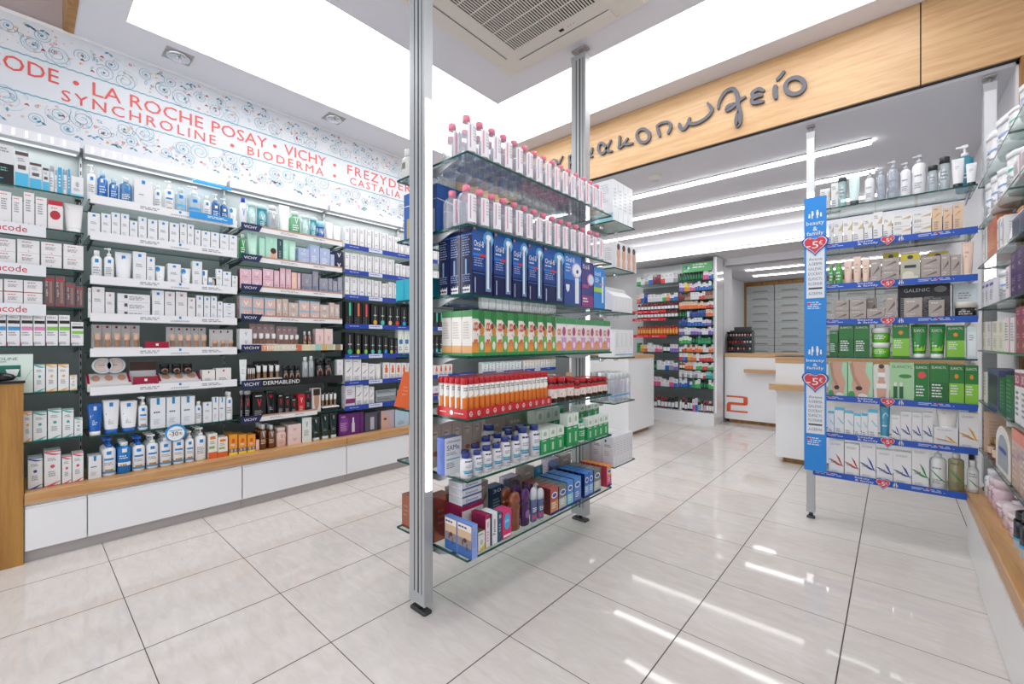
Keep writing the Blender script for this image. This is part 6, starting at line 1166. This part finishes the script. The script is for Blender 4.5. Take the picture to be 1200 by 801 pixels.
urow(6, [('dlt', 970, 977.5, 481), ('dlt', 978, 989, 477), ('dlt', 989.5, 1000.5, 481), ('dlt', 1001, 1009, 484), ('dlt', 1009.5, 1017, 484), ('dlt', 1017.5, 1029, 480), ('dtb', 1030.5, 1043.5, 474), ('db', 1044.5, 1055, 486), ('db', 1055.5, 1068, 482), ('db', 1068.5, 1080.5, 483), ('db', 1081, 1093.5, 483), ('do', 1094, 1123, 501), ('do', 1124, 1147, 483)])
put('dtw', 'R', hit(1110, 400, 'y', UY + .01)[0], UY + .012, UZ[6] + .105, .085, .035, .115, 'white tube with amber swoosh standing on a carton, seventh shelf')
urow(7, [('dr', 971, 989, 515), ('dr', 989.5, 1007, 520), ('db', 1007.5, 1026.5, 518), ('db', 1027, 1046.5, 527), ('db', 1047, 1068, 529.5), ('dg', 1068.5, 1088.5, 524), ('dpw', 1089.5, 1110.5, 526), ('dpy', 1111, 1131.5, 532)])
put('dbt', 'R', .322, UY + .03, .3635, .045, .04, .17, 'clear bottle with green swoosh standing on the right oak ledge corner')
# tall blue sign
o = empty('vertical_sign', (-.372, 3.325, .358), 0, 'tall blue and white beauty and family sign with heart badges', 'sign')
m = MB(); H_ = 1.732; w_ = .058; m.box(-w_, -.002, 0, w_, .004, H_, hx('1c86d8'))
mp = lambda u, v: (-w_ + 2 * w_ * u, -.0026, v)
def zpy(py): return hit(957, py, 'y', 3.325)[2] - .358
BRD = hx('1f62b8')
for top in (231, 400):
    a = lambda py: zpy(py)
    if top == 231: icon, txt, hrt, l0, l1, t0, t1 = (245, 257), (258, 277), 286, 300, 349, 353, 364
    else: icon, txt, hrt, l0, l1, t0, t1 = (404, 418), (420, 434), 446, 462, 508, 512, 524
    draw(m, FAM, lambda u, v: mp(u, a(icon[1]) + (a(icon[0]) - a(icon[1])) * v))
    q = lambda u, v: mp(u, a(txt[1]) + (a(txt[0]) - a(txt[1])) * v)
    draw(m, [('t', 'beauty', .1, .66, .9, .98, WH), ('t', '&', .4, .36, .6, .62, WH), ('t', 'family', .12, .02, .88, .34, WH)], q)
    q = lambda u, v: mp(u, a(l1) + (a(l0 - 14) - a(l1)) * v); draw(m, [('r', .1, 0, .92, 1, hx('dfe3ea'))], q)
    q = lambda u, v: (mp(u, 0)[0], -.0032, a(l1) + (a(l0) - a(l1)) * v)
    names = ['Avene', 'A-DERMA', 'GALENIC', 'DUCRAY', 'ELANCYL', 'KLORANE', '', 'A-DERMA']
    for i, nme in enumerate(names):
        v1 = .97 - i * .118
        draw(m, [('t', nme, .2, v1 - .07, .82, v1, hx('6d7380')) if i != 6 else ('r', .2, v1 - .05, .82, v1 - .01, hx('33353f'))], q)
    q = lambda u, v: mp(u, a(t1) + (a(t0) - a(t1)) * v); draw(m, [LN(.15, .1, .88, .95, 4, hx('d5e2f4')), ('r', .16, .65, .26, .9, hx('d8343c'))], q)
m.build('printed_panel', M['carton'], o)
for py in (286, 446): m = MB(); heart(m, 0, -.008, zpy(py), .072); m.build('heart_badge', M['carton'], o)

ZONE[0] = 'beauty_carton'
# ================================================================= RIGHT WALL SHELVES
WX = .345; WZ = [2.014, 1.79, 1.577, 1.35, 1.13, .86, .60]
for k, z in enumerate(WZ):
    glass_shelf('W', 2.62, 3.45, WX, .38, z, 'far glass pane of right wall shelves, %s from top' % ORD[k])
    glass_shelf('W', 1.60, 2.615, WX, .38, z, 'near glass pane of right wall shelves, %s from top' % ORD[k])
for i, y in enumerate((3.462, 2.6175, 1.59)):
    m = MB(); m.box(.722, y - .008, .37, .738, y + .008, 2.6); tag(m.build('wall_upright', M['alu']), 'slim aluminium upright on the right wall, %s from far end' % ORD[i], 'upright')
def wrow(k, items, z=None):
    items = [(it[0], max(it[1], 1151), *it[2:]) for it in items if it[2] > 1153.5]
    row('W', WX + .012, WZ[k] if k < 7 else .363, items, 'right wall %s' % ((ORD[k] + ' shelf') if k < 7 else 'oak ledge'), 'products on right wall %s' % ((ORD[k] + ' shelf') if k < 7 else 'ledge'))
def k_arch(w, d, h, s):
    b = MB(); n = 12; P = [(-w / 2, 0), (w / 2, 0), (w / 2, h * .55)] + [(w / 2 * cos(pi * i / n), h * .55 + h * .45 * sin(pi * i / n)) for i in range(1, n)] + [(-w / 2, h * .55)]
    f0 = [(x, -d / 2, z) for x, z in P]; f1 = [(x, d / 2, z) for x, z in P]; N_ = len(P)
    b.face(f0, hx('e4e0da')); b.face(f1[::-1], s['c'])
    for i in range(N_): b.face([f0[i], f1[i], f1[(i + 1) % N_], f0[(i + 1) % N_]][::-1], s['c'])
    b.face([(x * .66, -d / 2 - .001, h * .1 + z * .72) for x, z in P], hx('9aa2aa')); b.face([(x * .5, -d / 2 - .0016, h * .45 + z * .1) for x, z in P], hx('36509e'))
    return [('', b, [M['carton']])]
KIND['arch'] = k_arch; CAT['arch'] = ('arched_gift_box', 'gift box'); DS['archd'].update(kind='arch', look='arched gift box, blue emblem', c=hx('a39684'))
wrow(0, [('wstb', 1146, 1151.5, 182), ('wstb', 1152, 1161, 158), ('wstb', 1161.5, 1177, 141), ('wstg', 1178, 1187, 130), ('wstb', 1188, 1203, 102), ('perf', 1204, 1222, 90), ('wstb', 1223, 1250, 50, {'n': 2})])
wrow(1, [('crm', 1146, 1152, 232), ('wstb', 1152.5, 1158, 216), ('wstb', 1158.5, 1165, 208), ('wstb', 1165.5, 1173, 200), ('wstg', 1174.5, 1186.5, 180), ('pnk', 1187.5, 1230, 160, {'n': 4})])
wrow(2, [('crm', 1146, 1151, 276), ('fz', 1151.5, 1156.5, 268), ('orsun', 1157, 1168, 258), ('fzr', 1168.5, 1172.5, 256), ('fzr', 1173, 1177, 254), ('tor', 1178, 1184.5, 246), ('nslat', 1186, 1230, 236, {'n': 4})])
wrow(3, [('wst', 1149, 1154, 330), ('wst', 1154.5, 1159, 328), ('wst', 1159.5, 1164.5, 326), ('wstb', 1165.5, 1178, 317), ('pnk', 1178.5, 1184, 312), ('purp', 1184.5, 1230, 280, {'n': 5, 'st': 2})])
wrow(4, [('crm', 1150, 1156.5, 377, {'st': 2}), ('pnk', 1157, 1162.5, 377, {'st': 2}), ('crm', 1163, 1170, 376, {'st': 2}), ('crm', 1170.5, 1176.5, 375, {'st': 2}), ('pnk', 1177, 1183.5, 372), ('pnk', 1184, 1190, 372), ('mar', 1190.5, 1230, 355, {'n': 5, 'st': 2})])
wrow(5, [('gbox', 1144.5, 1152, 443), ('crm', 1153, 1156, 436), ('nslat', 1157.5, 1170, 432), ('dgb', 1171, 1178, 442), ('dgb', 1178.5, 1188, 440), ('bpkr', 1189, 1196, 433), ('bpkr', 1196.5, 1203, 434), ('pnk', 1204, 1230, 420, {'n': 3})])
wrow(6, [('gbox', 1142, 1146, 478), ('gbox', 1147, 1154, 482), ('gld', 1155, 1160, 512), ('gld', 1160.5, 1165.5, 514), ('archd', 1167, 1184.5, 500), ('orgc', 1186, 1230, 516, {'n': 4})])
wrow(7, [('wls', 1143.5, 1147, 548), ('wls', 1147.5, 1151, 545), ('wls', 1151.5, 1155, 548), ('ppk', 1155.5, 1159, 558), ('ppk', 1159.5, 1163.5, 560), ('jpk', 1164, 1170.5, 588), ('ppu', 1171, 1177, 578), ('jpk', 1177.5, 1184, 600), ('bbc', 1184.5, 1191, 598), ('bbc', 1191.5, 1199, 600), ('bbc', 1199.5, 1208, 612), ('jpk', 1209, 1236, 640, {'n': 2})])
for i, (y0, y1, xf) in enumerate(((3.02, 3.55, .312), (1.2, 3.015, .302))):
    o = empty('base_cabinet', (.52, (y0 + y1) / 2, 0), 0, ('short far' if i == 0 else 'long near') + ' white base cabinet under the right wall shelves', 'cabinet'); h = (y1 - y0) / 2
    m = MB(); m.box(-.195, -h, 0, .21, h, .300); m.build('carcass', M['white'], o)
    m = MB(); m.box(xf - .52, -h + .002, .004, -.195, h - .002, .272); m.box(xf - .512, -h + .002, .272, -.195, h - .002, .284); m.build('drawer_front', M['white'], o)
m = MB(); m.cbox(.298, 1.2, .3005, .735, 3.55, .363, .003); tag(m.build('wooden_ledge', M['oaky']), 'light oak ledge top over the right base cabinets', 'ledge')

# ================================================================= COUNTERS
def counter(name, x0, y0, x1, y1, ztop, lab, tw=.045, kick=.055):
    o = empty(name, ((x0 + x1) / 2, (y0 + y1) / 2, 0), 0, lab, 'counter'); a, b = (x1 - x0) / 2, (y1 - y0) / 2
    m = MB(); m.cbox(-a, -b, kick, a, b, ztop - tw, .002); m.build('body', M['white'], o)
    m = MB(); m.box(-a + .05, -b + .06, 0, a - .05, b - .06, kick); m.build('recessed_plinth', M['oakz'], o)
    m = MB(); m.cbox(-a - .004, -b - .004, ztop - tw, a + .004, b + .004, ztop, .003); m.build('wooden_top', M['oak'], o)
    return o
o = counter('service_counter', -3.3, 4.92, -2.435, 5.67, 1.01, 'white service counter with oak top behind the central display')
m = MB(); m.box(-.43, -.455, .72, .385, -.3755, .765); m.build('bag_ledge', M['oak'], o)
o = counter('service_counter', -1.865, 6.85, -.5, 7.3, 1.015, 'white service counter bearing an orange numeral 2', .06)
m = MB(); m.box(.28 - .68 + .0, -.345, .745, .60, -.2255, .79); m.build('bag_ledge', M['oak'], o)
m = MB()
def two(m, x0, z0, w, h, y):
    # squared-off numeral: top stroke, bowl, middle, foot
    t = h * .16
    def q(a, b, c_, d): m.box(x0 + a * w, y - .002, z0 + b * h, x0 + c_ * w, y, z0 + d * h, hx('e0562a'))
    q(0, .90, .78, 1.0); q(.80, .55, 1.0, .90); q(.2, .44, .80, .60); q(0, .1, .2, .44); q(.0, 0, 1.0, .1)
    m.mesh([(x0 + .78 * w, y - .002, z0 + 1.0 * h), (x0 + .78 * w, y - .002, z0 + .9 * h), (x0 + .8 * w, y - .002, z0 + .9 * h), (x0 + w, y - .002, z0 + .9 * h), (x0 + .95 * w, y - .002, z0 + .98 * h)], [(0, 1, 2, 3, 4)], hx('e0562a'))
    m.mesh([(x0 + .8 * w, y - .002, z0 + .6 * h), (x0 + .8 * w, y - .002, z0 + .44 * h), (x0 + .95 * w, y - .002, z0 + .46 * h), (x0 + w, y - .002, z0 + .55 * h)], [(0, 1, 2, 3)], hx('e0562a'))
    m.mesh([(x0 + .2 * w, y - .002, z0 + .6 * h), (x0 + .2 * w, y - .002, z0 + .44 * h), (x0, y - .002, z0 + .44 * h), (x0 + .06 * w, y - .002, z0 + .57 * h)], [(0, 1, 2, 3)], hx('e0562a'))
two(m, -.655, .16, .28, .235, -.226); m.build('numeral', M['carton'], o)
o = counter('service_counter', -.868, 4.90, .44, 5.5, 1.03, 'nearest white service counter, left of the tall blue sign', .06)
m = MB(); m.box(-.69, -.42, .715, .3, -.3005, .768); m.build('bag_ledge', M['oak'], o)
m = MB(); m.box(-.66, -.30, 1.0302, .6, .28, 1.036); m.build('glass_overlay', M['black'], o)
# nail polish tower
o = empty('cosmetics_stand', (-1.66, 7.0, 1.0155), 0, 'black tiered stand of nail polish on the numbered counter', 'display stand')
m = MB(); m.box(-.19, -.06, 0, .13, .1, .012); m.box(-.19, .07, .012, .13, .08, .33)
for t_ in (0, .10, .20): m.box(-.19, -.05 + t_ * .35, .03 + t_, .13, .07, .045 + t_)
m.box(-.12, .02, .33, .1, .1, .38); m.box(-.195, -.06, 0, -.19, .1, .31); m.box(.13, -.06, 0, .135, .1, .31); m.build('stand', M['black'], o)
for r_, (cols) in enumerate((('a33', 'c99', '733', 'dcc', '955', 'b77', '433', 'ccc'), ('c22', 'b33', 'c44', 'a22', 'c33', 'ddd', 'ccc', 'ddd'), ('caa', 'b99', 'dbb', 'c99', 'ebb', 'daa', 'c88', 'ddd'))):
    for i, q in enumerate(cols):
        m = MB(); z0 = .045 + r_ * .10; cc = hx(''.join(ch * 2 for ch in q)); x = -.17 + i * .039; y = -.03 + r_ * .035
        m.lathe([(.011, z0), (.013, z0 + .005), (.013, z0 + .03), (.006, z0 + .034)], 8, 1, cc, 0, x, y); m.lathe([(.007, z0 + .034), (.006, z0 + .065)], 8, 1, hx('1a1a1c'), 0, x, y)
        tag(m.build('nail_polish', M['plastic']), 'nail polish bottle, %s from left on the %s tier of black stand' % (ORD[i], ('bottom', 'middle', 'top')[r_]), 'nail polish', 'nail polishes on the black stand').location = (-1.66, 7.0, 1.016)
o = empty('drawer_cabinet', (-1.15, 9.12, 0), 0, 'oak-framed wall of grey pharmacy drawers in the storeroom', 'drawer cabinet')
m = MB(); m.box(-.985, -.03, 0, -.955, .2, 2.295); m.box(-.955, -.03, 2.225, 1.4, .2, 2.295); m.box(1.4, -.03, 0, 1.43, .2, 2.295); m.box(-.955, .05, 0, 1.4, .2, 2.225, mi=1); m.build('frame', [M['oakz'], M['dark']], o)
for ci in range(5):
    x0 = -.953 + ci * .471
    for ri in range(12):
        z1 = 2.222 - ri * .139; q = MB(); q.box(x0 + .004, 0, z1 - .135, x0 + .463, .05, z1)
        dr = q.build('drawer', M['drawer'], o); q = MB(); a = x0 + .1
        q.mesh([(a, 0, z1 - .112), (a + .03, -.012, z1 - .095), (a + .24, -.012, z1 - .095), (a + .27, 0, z1 - .112), (a, 0, z1 - .118), (a + .27, 0, z1 - .118)], [(0, 3, 2, 1), (0, 4, 5, 3), (1, 2, 5, 4)]); q.box(x0 + .38, -.001, z1 - .06, x0 + .395, 0, z1 - .045)
        q.box(x0 + .06, -.001, z1 - .06, x0 + .075, 0, z1 - .045); q.build('handle', M['kick'], dr)

ZONE[0] = 'medicine_carton'
# ================================================================= FAR RACK
o = empty('wall_rack', (-2.45, 6.84, 0), 0, 'white slatwall rack of medicines against the far wall', 'shelf rack')
m = MB(); m.box(-.66, -.02, .165, .575, .0, 2.385)
for i in range(14): m.box(-.66, -.0212, .25 + i * .155, .575, -.02, .255 + i * .155, mi=1)
m.build('slatwall_panel', [M['backgrey'], M['kick']], o)
m = MB(); m.box(-.66, -.0225, 2.05, .575, -.0213, 2.38); m.build('header_panel', M['white'], o)
m = MB(); m.cbox(-.66, -.44, 0, .57, -.0005, .165, .003); m.build('base_box', M['white'], o)
m = MB(); m.box(.55, -.335, .165, .575, -.022, 2.385); m.box(.53, -.3355, .165, .549, -.32, 2.385, mi=1); m.build('side_frame', [M['white'], M['alu']], o)
RY = 6.51
R_ = [328.1, 340.3, 350.8, 361.3, 370.9, 381.7, 391.9, 402.4, 412.3, 422.7, 432.7, 442.8, 454.5, 483]
L_ = [334, 354.5, 364, 373, 392, 412, 432, 450.7, 482]
RI = ['KKKKKKKKKppbb', 'vvyyppbbbbbbK', 'mmeewwwrreee', 'oooooooooorrr', 'KKKwnnnnnnooo', 'nnnbbbbbbvvK', 'vvwwvvvvwwvv', 'ggggKKGGGGK', 'wrroorooowwoo', 'rvbyoowrrrrr', 'YYooowggrrgg', 'wqwqwqqwwrttt', 'bbbnbGggKKKgg', '4RRBBpb123RYR']
LI = ['gwqbmmrwwq', 'obnwwwwgobb', 'RRRRRRRRRRRR', 'RRRRRRRRRRRR', 'OOOOOOOOOOOOOO', 'GyowwppBBvv', 'wBBKKwwbqv', 'wwqqppwwpb', '44wwRRRRRBBB']
RN = ['far rack right half', 'far rack left half']
for side, (lines, items) in enumerate(((R_, RI), (L_, LI))):
    xa, xb = (-2.41, -1.905) if side == 0 else (-3.08, -2.42)
    for k, (py, s_) in enumerate(zip(lines, items)):
        z = hit(815 if side == 0 else 752, py, 'y', 6.5)[2]; last = k == len(lines) - 1
        z = .1655 if last else z
        if not last: glass_shelf('R', xa, xb, 6.5, .318, z, 'glass shelf, %s from top, %s' % (ORD[k], RN[side]), None, False)
        zn = hit(815 if side == 0 else 752, lines[k - 1] if k else py - 12, 'y', 6.5)[2]
        hmax = min((zn - z) - .018, .135) if not last else .19
        n = len(s_); pitch = (xb - xa - .01) / n; rr = random.Random(k * 7 + side)
        for i, ch in enumerate(s_):
            des = ('s' if ch in '1234' else 'f') + ch
            kd_ = DS[des]['kind']; hh = hmax * rr.choice((.8, .9, 1, 1, .7)) if kd_ == 'box' else hmax * (.95 if not last else rr.choice((.75, .85, 1)))
            hh = round(hh / .01) * .01; w_ = round(pitch / .002) * .002 - .003
            if kd_ == 'bottle': w_ = min(w_, .07)
            put(des, 'R', xa + .005 + pitch * (i + .5), RY, z + .0005, w_, w_ * .9 if kd_ == 'bottle' else .06, max(.04, hh), '%s, %s from left, %s, %s shelf' % (DS[des]['look'], ORD[i], RN[side], ORD[k]) if not last else '%s, %s from left, %s, on white base' % (DS[des]['look'], ORD[i], RN[side]), 'medicines on the far rack')
for i, (k, a, b) in enumerate(((2, 741, 780), (3, 741, 780), (4, 742, 781))):
    z = hit(752, L_[k], 'y', 6.5)[2]; xa = hit(a, 400, 'y', 6.49)[0]; xb = hit(b, 400, 'y', 6.49)[0]
    o = empty('price_strip', ((xa + xb) / 2, 6.49, z), 0, 'red price strip, %s from top, on the far rack' % ORD[i], 'sign')
    m = MB(); w_ = (xb - xa) / 2; m.box(-w_, -.002, -.045, w_, .001, 0, hx('cf2b34')); draw(m, [('t', 'lanes', .1, .25, .3, .7, WH), LN(.35, .3, .48, .6, 1, WH), ('t', 'lanes', .58, .25, .78, .7, WH)], lambda u, v: (-w_ + 2 * w_ * u, -.0025, -.045 + .045 * v)); m.build('printed_strip', M['carton'], o)
    o.location.y = 6.497
o = empty('header_sign', (-2.08, 6.5, 2.255), 0, 'green header sign with white lettering on the far rack', 'sign')
xa, xb = hit(799.5, 310, 'y', 6.5)[0], hit(834.5, 310, 'y', 6.5)[0]; o.location.x = (xa + xb) / 2
m = MB(); w_ = (xb - xa) / 2; m.box(-w_, -.004, -.06, w_, .002, .07, hx('58a868')); draw(m, [('d', .15, .6, .05, .2, hx('3f6fb0')), ('d', .22, .5, .04, .16, WH), LN(.06, .1, .28, .25, 1, WH), LN(.36, .3, .92, .85, 2, WH)], lambda u, v: (-w_ + 2 * w_ * u, -.0045, -.06 + .13 * v)); m.build('printed_panel', M['carton'], o)
m = MB(); m.box(-w_, .002, -.06, w_, .3, -.054); m.build('support_bracket', M['alu'], o)

# ================================================================= LIGHTS THE ROOM HAS (LED strips in valances)
for a, b in BAYS[:5]: area('valance_led', (-3.76, (a + b) / 2, 2.330), .06, b - a - .05, 1.6, (.96, .98, 1))

# ================================================================= REAR BAYS ON THE LEFT WALL (seen through the display)
ZONE[0] = 'remedy_carton'
for bi, (a, b) in enumerate(((3.47, 4.19), (4.21, 4.88))):
    nm = ('first', 'second')[bi]
    for k, z in enumerate((1.98, 1.75, 1.55, 1.30, 1.04, .81, .60)):
        glass_shelf('L', a, b, -3.5, .34, z, 'glass shelf, %s from top, %s rear-room bay of the left wall' % (ORD[k], nm), rail_blue(.024, -.014) if k % 2 else None, True)
        dd = (('gold', 'wblu', 'bxt', 'fz', 'wln', 'st', 'brd'), ('bws', 'gold', 'bgw', 'wdot', 'fzb', 'so', 'bpen'))[bi][k]
        for i in range(6): put(dd, 'L', a + .06 + i * .118, -3.52, z + .0005, .1, .06, .13, '%s, %s from left, rear-room left wall, %s bay, %s shelf' % (DS[dd]['look'], ORD[i], nm, ORD[k]), 'cartons in the rear-room left bays')
o = empty('base_cabinet', (-3.65, 4.17, 0), 0, 'long white base cabinet under the rear-room left wall bays', 'cabinet')
m = MB(); m.box(-.215, -.7, .06, .19, .7, .37); m.build('carcass', M['white'], o); m = MB(); m.box(.19, -.697, .066, .21, .697, .33); m.build('drawer_front', M['white'], o); m = MB(); m.box(-.215, -.7, 0, .185, .7, .06); m.build('kickboard', M['kick'], o)
